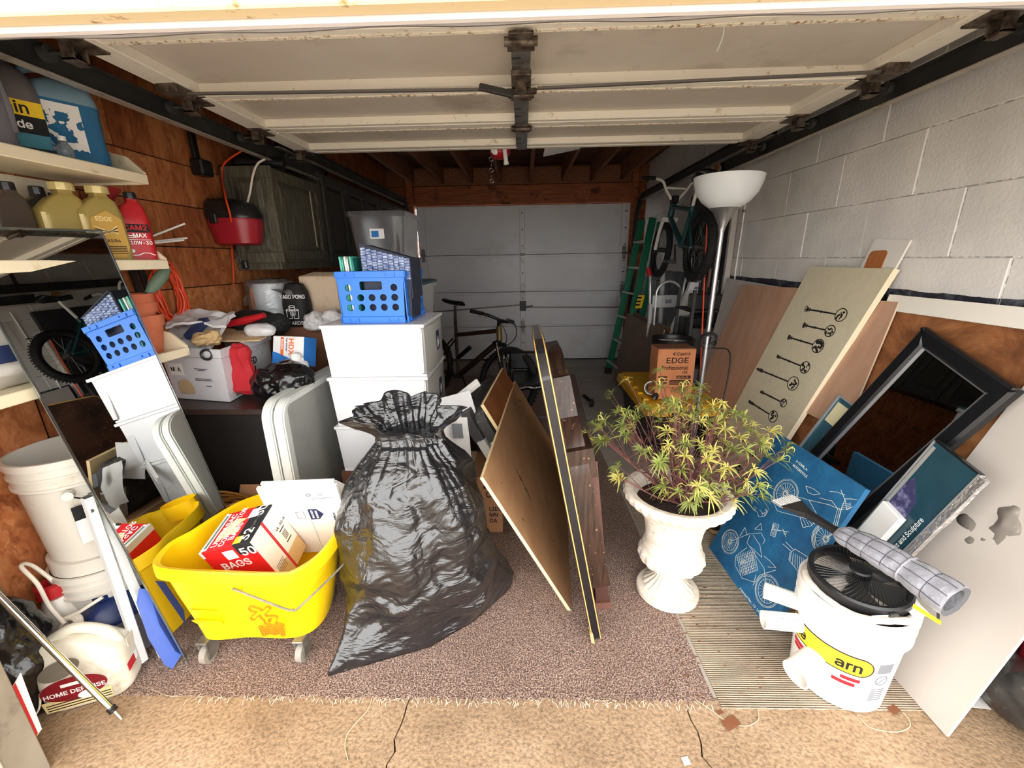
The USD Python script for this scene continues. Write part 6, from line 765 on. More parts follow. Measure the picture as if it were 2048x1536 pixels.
# spoons: (handle tip, bowl centre) measured on the canvas plane, bowl radius, pattern seed
def onpic(px, py): d = ray(px, py); return EYE + d * ((TL - EYE) @ nn) / (d @ nn)
spoons = [((1612, 618), (1682, 630), .033), ((1606, 650), (1660, 662), .030), ((1576, 674), (1636, 692), .036), ((1553, 712), (1610, 735), .032), ((1515, 738), (1586, 767), .038), ((1521, 783), (1567, 806), .024), ((1497, 802), (1546, 833), .034), ((1445, 888), (1506, 905), .024), ((1410, 915), (1479, 938), .026)]
for k, (h, bwl, r) in enumerate(spoons):
    a, b = onpic(*h), onpic(*bwl); d = unit(b - a); e = np.cross(nn, d); L = np.linalg.norm(b - a); rs = np.random.default_rng(20 + k); bowl = affinity.scale(Point(L, 0).buffer(1, quad_segs=14), r * 1.12, r)
    hole = bowl.buffer(-.0045); blot = unary_union([affinity.rotate(affinity.scale(Point(L + rs.uniform(-.7, .7) * r, rs.uniform(-.7, .7) * r).buffer(1, quad_segs=3), rs.uniform(.12, .4) * r, rs.uniform(.08, .22) * r), rs.uniform(0, 180)) for _ in range(9 if k != 2 else 22)]).intersection(hole)
    bowl = bowl.difference(hole).union(blot); w = .0045
    stem = unary_union([Polygon([(.012, -w), (L - r, -w * .8), (L - r, w * .8), (.012, w)])] + [sbox(x, -ww, x + l, ww) for x, ww, l in ((.0 if k % 3 else .004, .008, .012), (.016, .0105, .007), (.028, .0085 if k != 4 else .011, .03 if k in (4, 6) else .008), (L * .45, .007, .006))])
    if k == 0: stem = stem.union(Point(.0, .006).buffer(.012).difference(Point(.0, .006).buffer(.008))).union(Point(.004, -.008).buffer(.009).difference(Point(.004, -.008).buffer(.0055)))
    if k in (1, 2): stem = unary_union([stem] + [Point(.008 + .006 * math.cos(q), .012 * math.sin(q)).buffer(.004) for q in np.arange(0, 6.3, 1.05)])
    if k == 4: stem = stem.union(Polygon([(-.012, 0), (.004, .01), (.004, -.01)]))
    cut = unary_union([sbox(x, -.02, x + .0018, .02) for x in (.0245, .04, .052)]); part(t, "spoon_print", put(prism(unary_union([stem.difference(cut), bowl]), .0002, .0009), a, d, e if np.cross(d, e) @ nn > 0 else -e), "ink_black", smooth=False)
# black framed mirror
L7 = leanplane(1.215, 1.50, 1.13); TL, BLq = L7(1853, 654), L7(1604, 925); TRr = L7(2048, 693); BRr = L7(1775, 1000); uy = unit(TL - BLq); ux = unit(TRr - TL); ux = unit(ux - uy * (ux @ uy)); nn = np.cross(ux, uy); nn = nn if nn[0] < 0 else -nn; MWd = .40; MLn = 1.15
mat("frame_black", (22, 23, 26), .28); mat("frame_bead", (120, 122, 126), .3, .5)
o = TL - uy * MLn; MF = lambda m: put(m, o, ux, uy); s = 1 if np.cross(ux, uy) @ nn > 0 else -1
def fr(x0, x1, y0, y1, z0, z1): return (x0, x1, y0, y1, *(sorted((s * z0, s * z1))))
t = thing("framed_mirror", "mirror in a wide black frame leaning on the stained wood panel", "mirror", o - V(0, 0, 0)); fw = .058
for nm, q in (("frame_side", [(0, 0), (0, MLn), (fw, MLn - fw), (fw, fw)]), ("frame_side", [(MWd, 0), (MWd, MLn), (MWd - fw, MLn - fw), (MWd - fw, fw)]), ("frame_top", [(0, MLn), (MWd, MLn), (MWd - fw, MLn - fw), (fw, MLn - fw)]), ("frame_bottom", [(0, 0), (MWd, 0), (MWd - fw, fw), (fw, fw)])):
    P = Polygon(q); c = np.array(P.centroid.coords[0]); part(t, nm, MF(hull([(x, y, s * z) for (x, y) in q for z in (-.012, .010)] + [(x + .35 * (c[0] - x) if nm == "frame_side" else x, y + .35 * (c[1] - y) if nm != "frame_side" else y, s * .018) for x, y in q])), "frame_black", smooth=25)
part(t, "bead", MF(prism(sbox(fw - .006, fw - .006, MWd - fw + .006, MLn - fw + .006).difference(sbox(fw + .002, fw + .002, MWd - fw - .002, MLn - fw - .002)), *sorted((s * .004, s * .012)))), "frame_bead", smooth=False); part(t, "glass", MF(bx(*fr(fw - .002, MWd - fw + .002, fw - .002, MLn - fw + .002, .0, .004))), "mirror_glass", smooth=False); part(t, "back_board", MF(bx(*fr(.01, MWd - .01, .01, MLn - .01, -.012, -.001))), "cardboard_dark", smooth=False)
# silver framed teal print between the picture and the black mirror
mat("silver_frame", (206, 206, 206), .3, .6); mat("print_teal", (40, 80, 96), .25, col2=(58, 104, 120), nscale=5.); mat("print_cream", (232, 222, 178), .4); mat("print_sky", (110, 164, 184), .3)
L8 = leanplane(1.18, 1.455, .80); TL = L8(1681, 789); TRq = L8(1722, 806); BLq = L8(1592, 905); uy = unit(TL - BLq); ux = unit(TRq - TL); ux = unit(ux - uy * (ux @ uy)); nn = np.cross(ux, uy); s = 1 if nn[0] < 0 else -1; o = TL - uy * .72; PF = lambda m: put(m, o, ux, uy); Wp, Lp = .26, .72; zz = lambda a, b: sorted((s * a, s * b))
t = thing("framed_print", "silver framed teal print with a cream square, wedged behind the black mirror", "picture", o); part(t, "frame", PF(prism(sbox(0, 0, Wp, Lp).difference(sbox(.008, .008, Wp - .008, Lp - .008)), *zz(-.01, .01))), "silver_frame", smooth=False); part(t, "print", PF(bx(.006, Wp - .006, .006, Lp - .006, *zz(-.004, .002))), "print_teal", smooth=False); part(t, "cream_square", PF(bx(.02, .12, Lp - .13, Lp - .03, *zz(.002, .003))), "print_cream", smooth=False); part(t, "sky_band", PF(prism(Polygon([(.06, .1), (.10, .1), (.13, Lp - .16), (.08, Lp - .16)]), *zz(.002, .003))), "print_sky", smooth=False)
# blueprint canvas
BLb, BRb = Z(1418, 1095, .004), Z(1535, 1258, .004); L9 = lambda px, py: LN(px, py, .935 + .0, 1.165, .6); TL, TRb = L9(1600, 907), L9(1790, 1033); ux = unit(BRb - BLb); uy = unit(TL - BLb); uy = unit(uy - ux * (uy @ ux)); Wb, Lb = .485, np.linalg.norm(TL - BLb); nn = np.cross(ux, uy); s = 1 if nn[0] < 0 else -1
custom("blueprint", {"g": ("geometry", {}), "n": ("noise_texture", {"scale": 6., "detail": 7., "roughness": .7}), "r": ("rgb_ramp", {"ramp": [(.35, lin((20, 74, 116))), (.55, lin((30, 98, 142))), (.75, lin((50, 116, 156)))]}), "p": ("principled_bsdf", {"roughness": .6})}, [("g.position", "n.vector"), ("n.fac", "r.fac"), ("r.color", "p.base_color")], "p.BSDF"); mat("line_white", (214, 216, 206), .7); mat("blue_edge", (34, 96, 138), .6)
BM = lambda m: put(m, BLb, ux, uy); t = thing("canvas_print", "blue canvas with white motorcycle line drawings leaning low in front of the mirror", "picture", BLb); part(t, "stretcher", BM(bx(0, Wb, 0, Lb, *sorted((-s * .020, -s * .0008)), .0)), "blue_edge", smooth=False); part(t, "canvas", BM(bx(0, Wb, 0, Lb, *sorted((-s * .0008, 0.)))), "blueprint", smooth=False)
def onb(px, py): d = ray(px, py); P = EYE + d * ((BLb - EYE) @ nn) / (d @ nn) - BLb; return np.array([P @ ux, P @ uy])
def ring_(c, r, w=.0007, ax=1.): return affinity.scale(Point(0, 0).buffer(r, quad_segs=20).boundary, 1, ax).buffer(w)
def at(g, c): return affinity.translate(g, *c)
def lw(pts, w=.0007): return LineString(pts).buffer(w, quad_segs=2)
def moto_wheel(c, R, seed, n=18):
    g = [ring_(0, R), ring_(0, R * .92), ring_(0, R * .74), ring_(0, R * .13), ring_(0, R * .2)] + [lw([(R * .13 * math.cos(a), R * .13 * math.sin(a)), (R * .74 * math.cos(a + .2), R * .74 * math.sin(a + .2))], .0004) for a in np.linspace(0, 2 * math.pi, n, endpoint=False)]; return at(unary_union(g), c)
def inside(g): return g.intersection(sbox(.003, .003, Wb - .003, Lb - .003))
def seg(*pp, w=.0008): return lw([onb(*p) for p in pp], w)
rs = np.random.default_rng(77); P_ = lambda g, nm="line_drawing": part(t, nm, BM(prism(inside(g), *sorted((s * .0002, s * .0008)))), "line_white", smooth=False)
# upper machine
w1, w2 = onb(1571, 987), onb(1652, 1078); P_(moto_wheel(w1, .062, 1)); P_(moto_wheel(w2, .058, 2)); P_(unary_union([seg((1612, 972), (1616, 985), (1628, 990), (1640, 988), (1628, 978), (1612, 972)), seg((1571, 987), (1618, 1000), (1660, 1010), (1682, 1020)), seg((1618, 1000), (1640, 1040), (1676, 1052)), seg((1540, 990), (1555, 1022), (1600, 1034), (1676, 1055)), seg((1682, 980), (1690, 1000), (1682, 1020), (1672, 1060), (1652, 1078)), seg((1660, 983), (1674, 984), (1690, 990)), seg((1690, 998), (1704, 998), (1716, 1000), (1708, 1012), (1694, 1020), (1690, 998)), seg((1600, 1034), (1606, 1055), (1622, 1052), (1634, 1040)), seg((1630, 1090), (1628, 1070), (1640, 1052)), seg((1560, 970), (1590, 1005)), seg((1640, 996), (1664, 1002), (1676, 1018))]))
P_(unary_union([seg((1600 + 6 * k, 1036 + 2 * k), (1606 + 6 * k, 1052 - k), w=.0005) for k in range(6)] + [seg((1684, 1008 + 4 * k), (1702, 1006 + 3 * k), w=.0005) for k in range(4)] + [seg((1676 + 4 * k, 1016), (1664 + 4 * k, 1060), w=.0005) for k in range(3)]), "fine_lines")
# lower machine
w1, w2 = onb(1460, 1083), onb(1534, 1182); P_(moto_wheel(w1, .056, 3)); P_(moto_wheel(w2, .062, 4)); P_(unary_union([seg((1460, 1083), (1500, 1067), (1522, 1066), (1530, 1080), (1526, 1088)), seg((1480, 1072), (1490, 1055), (1494, 1068)), seg((1510, 1058), (1522, 1047), (1524, 1060), (1510, 1058)), seg((1500, 1070), (1494, 1085), (1512, 1112), (1528, 1136), (1534, 1182)), seg((1500, 1092), (1524, 1115), (1520, 1090), (1506, 1070)), seg((1528, 1112), (1540, 1122), (1552, 1135), (1536, 1134)), seg((1472, 1112), (1470, 1130), (1484, 1156), (1508, 1164), (1512, 1150)), seg((1472, 1112), (1494, 1095)), seg((1506, 1170), (1520, 1150), (1552, 1140))]))
P_(unary_union([seg((1474 + 3.4 * k, 1110 - 1.2 * k), (1482 + 3.4 * k, 1152 - 1.0 * k), w=.0006) for k in range(11)] + [seg((1472 + 2 * k, 1116 + 5 * k), (1506 + 1.2 * k, 1104 + 5 * k), w=.0005) for k in range(8)] + [at(ring_(0, rs.uniform(.003, .008), .0005), onb(rs.uniform(1482, 1512), rs.uniform(1108, 1150))) for _ in range(14)]), "fine_lines")
P_(unary_union([seg((1506, 1018), (1514, 1024), (1518, 1034), (1530, 1032), (1536, 1022), (1526, 1028), (1520, 1020)), at(ring_(0, .007), onb(1510, 1017)), at(ring_(0, .008, .0005), onb(1527, 1029)), at(ring_(0, .004, .0005), onb(1532, 1020))]), "part_drawing"); P_(unary_union([seg((1548, 1046), (1558, 1050), (1550, 1074), (1541, 1070), (1548, 1046)), seg((1554, 1060), (1578, 1064)), seg((1566, 1058), (1572, 1074)), seg((1544, 1058), (1560, 1062)), at(ring_(0, .006, .0005), onb(1570, 1066))] + [seg((1546 + 2.5 * k, 1048 + k), (1542 + 2.5 * k, 1068 + k), w=.0005) for k in range(4)]), "part_drawing")
P_(unary_union([seg((1566, 1088), (1582, 1102)), seg((1572, 1084), (1586, 1098)), seg((1580, 1106), (1590, 1098), (1616, 1114), (1612, 1136), (1602, 1150), (1578, 1120), (1580, 1106))] + [seg((1583 + 4 * k, 1104 + 2 * k), (1580 + 5 * k, 1122 + 5 * k), w=.0006) for k in range(7)]), "part_drawing")
tq = unit(onb(1622, 944) - onb(1595, 921)); T3 = lambda p: BLb + ux * p[0] + uy * p[1] + nn * s * .0008
def wr(sx, h, px, py, d, bold=True): o3 = T3(onb(px, py)); du = ux * d[0] + uy * d[1]; part(t, "lettering", txt(sx, h, o3, du, uy * d[0] - ux * d[1] if s > 0 else uy, bold), "line_white")
wr("A. CLARK, Jr.", .0085, 1592, 923, tq); wr("MOTORCYCLE.", .0095, 1585, 931, tq); wr("Patented Dec. 23, 1919.", .010, 1479, 1178, unit(onb(1524, 1234) - onb(1479, 1178)), False)
# museum poster, white block, foil edge
L10 = leanplane(1.20, 1.35, .83); TL, TRp, BRp = L10(1872, 880), L10(1985, 915), L10(1806, 1096); uy = unit(TRp - BRp); ux = unit(TRp - TL); ux = unit(ux - uy * (ux @ uy)); nn = np.cross(ux, uy); s = 1 if nn[0] < 0 else -1; Wq, Lq = np.linalg.norm(TRp - TL), .72; o = TL - uy * Lq
mat("poster_teal", (34, 62, 74), .15, col2=(40, 72, 84), nscale=4.); mat("poster_flower", (62, 60, 96), .2, col2=(140, 138, 176), nscale=34., ramp=(.5, .72)); mat("poster_grey", (150, 150, 146), .25); mat("foil", (216, 214, 214), .22, .8, bump=.006, bscale=70.)
QM = lambda m: put(m, o, ux, uy); zz = lambda a, b: sorted((s * a, s * b)); t = thing("framed_poster", "framed dark teal museum poster with purple flowers leaning against the black mirror", "poster", o); part(t, "backing", QM(bx(0, Wq, 0, Lq, *zz(-.012, -.001))), "black_matte", smooth=False); part(t, "print", QM(bx(.004, Wq - .004, .004, Lq - .004, *zz(-.001, .001))), "poster_teal", smooth=False); part(t, "flower_picture", QM(prism(Polygon([(.02, .25), (.095, .25), (.10, .44), (.085, .52), (.03, .58), (.02, .55)]), *zz(.001, .0018))), "poster_flower", smooth=False); part(t, "margin", QM(bx(.006, .018, .1, Lq - .02, *zz(.001, .0016))), "poster_grey", smooth=False)
part(t, "frame_strip", QM(bx(Wq - .004, Wq + .002, 0, Lq, *zz(-.012, .004))), "silver_frame", smooth=False); part(t, "frame_strip", QM(bx(-.002, .003, 0, Lq, *zz(-.012, .004))), "silver_frame", smooth=False); part(t, "frame_strip", QM(bx(0, Wq, Lq - .003, Lq + .002, *zz(-.012, .004))), "frame_black", smooth=False); tdn = uy; tup = -ux
part(t, "lettering", txt("American Paintings and Sculpture", .0165, o + ux * (Wq - .022) + uy * .20 + nn * s * .0012, uy, -ux, False, squeeze=.82), "white_print")
q = wrinkle(QM(bx(Wq + .003, Wq + .024, .04, Lq - .004, *zz(-.010, .006))).subdivide().subdivide().subdivide().subdivide(), .006, 60, 5); solo("foil_strip", q, "foil", "crinkled silver foil strip along the right edge of the teal poster", "foil")
t = thing("foam_block", "white foam block resting against the teal poster", "foam", L10(1790, 1060)); fo = L10(1763, 1022); part(t, "block", put(bx(.0, .085, -.13, .05, *zz(.002, .028), .003), o + ux * ((fo - o) @ ux) + uy * ((fo - o) @ uy), ux, uy), "white_plastic")
# pale panels at the far right
L11 = leanplane(1.262, 1.50, .92); a, b = L11(2125, 672), L11(1955, 890); d = unit(b - a); e = b + d * ((.004 - b[2]) / d[2]); sheet("thin_board", "pale beige panel standing behind the clear plastic at the right edge", [a, e, V(e[0], .93, .004), V(a[0], .93, a[2])], .010, "panel_grey", "panel_white")
PA = lambda px, py: LN(px, py, 1.305, 1.48, .45); q = [PA(1812, 1347), PA(1890, 1423), PA(2075, 1205), PA(1944, 1200)]; t, n = sheet("white_board", "white laminated board with a torn left edge at the bottom right", [q[3], q[0], q[1], q[1] + q[3] - q[0]], .014, "panel_white", "laminate_white"); e0, e1 = q[0], q[3]; part(t, "torn_edge", wrinkle(bar(e0 + n * .002, e1 + n * .002, .016, .008, n).subdivide().subdivide().subdivide().subdivide(), .007, 80, 2), "foil")
PB = lambda px, py: LN(px, py, 1.36, 1.50, .45); q = [PB(1860, 1165), PB(1917, 1097), PB(2060, 1177)]; sheet("white_board", "second white board whose corner shows above the grey mitt", [q[1], q[0] * 3 - q[1] * 2, q[0] * 3 - q[1] * 2 + q[2] - q[1], q[2]], .012, "panel_white", "laminate_white")
clear("bag_clear", (236, 234, 232), .10, .06, (206, 202, 198), .008, 14.); cb = trimesh.creation.icosphere(4, 1.); cb.apply_scale([.05, .18, .26]); cb = wrinkle(cb, .035, 10, 61); cb.apply_transform(trimesh.transformations.rotation_matrix(.25, [0, 1, 0])); cb.apply_translation([1.46, 1.10, .56]); solo("plastic_bag", cb, "bag_clear", "large crumpled clear plastic bag against the right wall beside the poster", "plastic bag"); cb = trimesh.creation.icosphere(4, 1.); cb.apply_scale([.07, .16, .10]); cb = wrinkle(cb, .03, 14, 63); cb.apply_translation([1.50, 1.02, .115]); solo("plastic_bag", cb, "bag_clear", "small clear plastic bag on the floor under the white board", "plastic bag")
mat("terracotta_vinyl", (176, 106, 86), .45); pp = [LN(2100, 1010, 1.36, 1.50, .6), LN(1990, 1135, 1.36, 1.50, .6), LN(1930, 1190, 1.36, 1.50, .6)]; d = unit(pp[1] - pp[0]); t = thing("vinyl_roll", "reddish-brown rolled vinyl leaning at the right edge", "vinyl roll", pp[2]); part(t, "roll", tube([pp[0] - d * .12, pp[0], pp[1], pp[1] + d * .10], .045, 20), "terracotta_vinyl"); part(t, "flap", slab([pp[1] + d * .1 + V(-.03, .05, .03), pp[1] + d * .1 + V(-.04, -.06, 0), pp[0] + V(-.045, -.06, 0), pp[0] + V(-.035, .05, .03)], .004), "terracotta_vinyl", smooth=False)
crumple("dark_cloth", "dark grey cloth lump at the bottom right corner by the floor", "cloth", V(1.52, .955, .10), (.05, .085, .095), "black_matte", .02, 14, 71); t = thing("red_can", "dark red container standing at the right edge behind the dark cloth", "container", (1.585, 1.02, .0)); part(t, "body", lathe([(0, 0), (.035, 0), (.036, .3), (.03, .32), (0, .32)], 24, (1.575, 1.03, .004)), "label_maroon"); part(t, "lid", cyl((1.575, 1.03, .324), (1.575, 1.03, .35), .032, 20), "cream_dirty")
t = thing("paper_tag", "torn white paper tag lying on the floor under the white board", "paper", (1.42, 1.03, 0)); part(t, "tag", leafsheet((1.43, 1.035, .012), (1, -.1, 0), (.1, 1, .1), .09, .05, .02, 6, .0015), "white_paper"); part(t, "print", leafsheet((1.435, 1.035, .0145), (1, -.1, 0), (.1, 1, .1), .02, .015, .003, 6, .001), "grey_print")
# dark board with hanging tools beyond the lamp
mat("board_charcoal", (52, 52, 58), .6, col2=(38, 38, 43), nscale=3.); t = thing("tool_board", "charcoal board carrying dark hanging tools on the right wall past the lamp", "tool board", (1.59, 3.9, .35)); part(t, "board", bx(1.582, 1.612, 3.42, 4.28, .30, 1.93, .003), "board_charcoal"); part(t, "edge_trim", bx(1.57, 1.612, 3.385, 3.42, .30, 1.75, .003), "panel_grey")
rs = np.random.default_rng(12)
for k in range(9): y = 3.47 + .085 * k; z = 1.15 + .25 * rs.random(); l = .25 + .5 * rs.random(); part(t, "tool_handle", cyl((1.565, y, z), (1.56, y + .01, z - l), .009 + .006 * rs.random(), 10), ("black_plastic", "steel_dark", "brown_metal", "frame_grey")[k % 4]); part(t, "tool_head", bx(1.545, 1.578, y - .03, y + .035, z - l - .09, z - l, .006), ("steel_dark", "black_matte")[k % 2]); part(t, "peg", cyl((1.582, y, z - .01), (1.55, y, z), .004, 8), "steel_galv")
for k in range(4): part(t, "hanger_box", bx(1.52, 1.58, 3.5 + .2 * k, 3.62 + .2 * k, 1.30 + .05 * k, 1.38 + .06 * k, .006), "black_plastic")
t = thing("dark_rack", "dark shelving rack crowded with black gear behind the lamp pole", "rack", (1.5, 3.5, 0)); [part(t, "post", bar((x, y, .004), (x + .02, y, 1.15), .022, .022), "steel_dark") for x in (1.30, 1.545) for y in (3.30, 3.62)]; [part(t, "shelf", bx(1.30, 1.565, 3.29, 3.63, z, z + .015), "black_matte") for z in (.25, .62, .98)]; [part(t, "crate", bx(1.33, 1.54, 3.31 + .16 * q, 3.45 + .16 * q, z + .016, z + .016 + h, .008), m) for z, q, h, m in ((.25, 0, .26, "bin_grey"), (.25, 1, .2, "black_plastic"), (.62, 0, .22, "steel_dark"), (.62, 1, .28, "black_plastic"), (.98, 0, .12, "black_plastic"))]
# ================================================================== urn with shrub
custom("cast_stone", {"g": ("geometry", {}), "n": ("noise_texture", {"scale": 26., "detail": 6., "roughness": .7}), "n2": ("noise_texture", {"scale": 90., "detail": 2.}), "r": ("rgb_ramp", {"ramp": [(.3, lin((206, 190, 172))), (.5, lin((232, 220, 204))), (.7, lin((242, 233, 220)))]}), "r2": ("rgb_ramp", {"ramp": [(.64, (1, 1, 1)), (.72, (.78, .66, .55))]}), "x": ("mix", {"mix_type": "multiply", "fac": .8}), "b": ("bump", {"strength": .6, "distance": .003}), "p": ("principled_bsdf", {"roughness": .8, "specular_ior_level": .25})}, [("g.position", "n.vector"), ("g.position", "n2.vector"), ("n.fac", "r.fac"), ("n2.fac", "r2.fac"), ("r.color", "x.color1"), ("r2.color", "x.color2"), ("x.color", "p.base_color"), ("n2.fac", "b.height"), ("b.normal", "p.normal")], "p.BSDF")
mat("soil", (52, 34, 26), .95, col2=(36, 23, 17), nscale=40., bump=.008, bscale=60.)
U = V(.617, 1.50, .006); N = 224
prof = [(0, 0), (.122, 0), (.128, .004), (.129, .022), (.124, .028), (.104, .033), (.101, .04), (.088, .05), (.062, .075), (.047, .10), (.043, .118), (.046, .122), (.056, .126), (.060, .132), (.056, .138), (.07, .142), (.10, .152), (.124, .168), (.134, .19), (.130, .21), (.118, .222), (.114, .228), (.118, .234), (.114, .24), (.110, .25), (.110, .29), (.114, .33), (.124, .37), (.139, .40), (.150, .415), (.166, .425), (.178, .44), (.196, .456), (.207, .470), (.211, .482), (.207, .492), (.198, .497), (.178, .495), (.168, .486), (.160, .46), (.150, .43), (0, .43)]
pr = np.array(prof); prs = []
for i in range(len(pr) - 1): prs += [pr[i] + (pr[i + 1] - pr[i]) * k / 3 for k in range(3)]
prs.append(pr[-1]); prs = np.array(prs)
def urn_wob(i, a):
    z = prs[np.clip(i, 0, len(prs) - 1), 1]; out = np.ones(np.broadcast(i, a).shape); r_ = prs[np.clip(i, 0, len(prs) - 1), 0]
    bulb = np.clip(1 - ((z - .182) / .042) ** 2, 0, 1); stem = np.clip(1 - ((z - .075) / .045) ** 2, 0, 1); rimz = np.clip(1 - ((z - .462) / .03) ** 2, 0, 1) * (r_ > .168)
    return out + .055 * bulb * (np.abs(np.sin(9 * a)) - .6) - .09 * stem * (np.abs(np.cos(10 * a)) ** 3) + .035 * rimz * (np.abs(np.sin(17 * a)) - .5) + .012 * rimz * np.sign(np.sin(34 * a))
t = thing("garden_urn", "cream cast-stone garden urn with fluted foot standing on the runner rug", "urn", U); part(t, "urn_body", lathe(prs, N, U, wob=urn_wob), "cast_stone", smooth=50); part(t, "bead_ring", torus(U + V(0, 0, .245), (0, 0, 1), .113, .004, 64, 8), "cast_stone"); part(t, "bead_ring", torus(U + V(0, 0, .40), (0, 0, 1), .140, .004, 64, 8), "cast_stone")
g = lathe([(0, .452), (.06, .456), (.12, .45), (.159, .442), (.159, .43), (0, .43)], 60, U); part(t, "soil", wrinkle(tm(g), .004, 30, 2), "soil", label="dark potting soil")
# shrub
mat("twig", (118, 74, 68), .8, col2=(88, 52, 50), nscale=40.); mat("twig_dry", (176, 140, 104), .8)
for nm, c, c2 in (("leaf_green", (150, 166, 84), (178, 188, 100)), ("leaf_yellow", (196, 190, 96), (216, 208, 124)), ("leaf_olive", (118, 130, 66), (150, 156, 84))): mat(nm, c, .55, col2=c2, nscale=30., trans=tuple(int(v) for v in np.minimum(np.array(c2) + 10, 255)))
rs = np.random.default_rng(2024); pc = U + V(.0, 0, .45); SH = thing("shrub", "leggy shrub with drooping yellow-green leaves growing in the cream urn", "shrub", pc)
def lance(o, d, side, L, w, droop):
    """narrow drooping leaf: a folded strip along d"""
    d, side = unit(d), unit(side); n = np.cross(side, d); R = []
    for s in (0, .25, .55, .8, 1): c = o + d * L * s - V(0, 0, 1) * droop * L * s * s + n * .0; ww = w * (.25 + 1.6 * s if s < .45 else max(.02, 1.55 * (1 - s) + .12)); R += [c - side * ww, c + n * ww * .35, c + side * ww]
    R = np.array(R); f = []
    for k in range(4): a = 3 * k; f += [[a, a + 1, a + 4], [a, a + 4, a + 3], [a + 1, a + 2, a + 5], [a + 1, a + 5, a + 4]]
    m = trimesh.Trimesh(R, f, process=False); b = trimesh.Trimesh(R - n * .0007, np.array(f)[:, ::-1], process=False); return trimesh.util.concatenate([m, b])
def tuft(o, up, size, m, curl):
    L = []; up = unit(up); h = unit(np.cross(up, V(.3, .5, .8)))
    for k in range(rs.integers(13, 20)): a = rs.uniform(0, 6.28); e = rs.uniform(.15, 1.25); rad = h * math.cos(a) + np.cross(up, h) * math.sin(a); d = unit(rad * math.sin(e + .35) + up * math.cos(e)); L.append(lance(o - up * size * .25 * rs.random(), d, np.cross(d, up) + 1e-3, size * rs.uniform(.6, 1.1), size * .055, rs.uniform(.25, .8)))
    q = part(SH, "leaf_tuft", L, m, smooth=False)
    if curl:
        for _ in range(rs.integers(1, 3)): a = rs.uniform(0, 6.28); r_ = h * math.cos(a) + np.cross(up, h) * math.sin(a); part(q, "curled_shoot", tube([o, o + up * size * .45 + r_ * size * .08, o + up * size * .55 + r_ * size * .3, o + up * size * .25 + r_ * size * .48], [.0022, .0018, .0016, .0008], 5, sm=4), "leaf_yellow")
tips = []
for k in range(15): a = 2 * math.pi * k / 15 + rs.uniform(-.15, .15); tips.append((a, rs.uniform(.30, .37), rs.uniform(.17, .31)))
for k in range(17): a = 2 * math.pi * k / 17 + rs.uniform(-.2, .2); tips.append((a, rs.uniform(.20, .30), rs.uniform(.27, .39)))
for k in range(15): a = rs.uniform(0, 6.28); tips.append((a, rs.uniform(.02, .2), rs.uniform(.34, .47)))
for k in range(6): a = -math.pi / 2 + rs.uniform(-.9, .9); tips.append((a, rs.uniform(.12, .24), rs.uniform(.10, .2)))
twigs = []
for j, (a, r_, h) in enumerate(tips):
    tip = pc + V(r_ * math.cos(a), r_ * .85 * math.sin(a), h); root = pc + V(.05 * math.cos(a + .4) * rs.random() + .02, .05 * math.sin(a + .4) * rs.random(), -.004); mid = root + (tip - root) * .5 + V(rs.uniform(-.025, .025), rs.uniform(-.025, .025), -.02 + .03 * rs.random()); path = smooth_path([root, root + (mid - root) * .5 + V(rs.uniform(-.01, .01), rs.uniform(-.01, .01), 0), mid, tip], 5)
    part(SH, "branch", tube(path, np.interp(np.linspace(0, 1, len(path)), [0, 1], [.0052, .0018]), 6), "twig")
    for _ in range(6): i = rs.integers(6, len(path) - 2); b = path[i]; e = b + V(rs.normal(0, .035), rs.normal(0, .035), rs.uniform(.01, .07)); twigs.append(tube([b, (b + e) / 2 + V(*rs.normal(0, .008, 3)), e], [.0016, .0013, .0008], 4))
    m = rs.choice(["leaf_green", "leaf_yellow", "leaf_olive"], p=[.5, .3, .2]); tuft(tip, unit(tip - mid + V(0, 0, .06)), rs.uniform(.046, .066), str(m), rs.random() < .6)
    for _ in range(2): sp = tip + V(*rs.normal(0, .042, 3)); sp[2] = max(sp[2], pc[2] + .07); tuft(sp, unit(sp - mid + V(0, 0, .05)), rs.uniform(.036, .056), str(rs.choice(["leaf_green", "leaf_yellow", "leaf_olive"])), rs.random() < .3); twigs.append(tube([path[-4], (path[-4] + sp) / 2 + V(0, 0, .005), sp], [.0018, .0014, .001], 4))
part(SH, "fine_twigs", twigs, "twig", kind="stuff"); part(SH, "trunk", tube([pc + V(.035, -.02, -.012), pc + V(.05, -.01, .03), pc + V(.1, .01, .09), pc + V(.16, .02, .17)], [.012, .011, .008, .005], 10, sm=4), "twig_dry"); part(SH, "trunk", tube([pc + V(.02, .0, -.012), pc + V(.025, .01, .06), pc + V(.045, .02, .14), pc + V(.04, .03, .22)], [.012, .010, .007, .004], 10, sm=4), "twig")
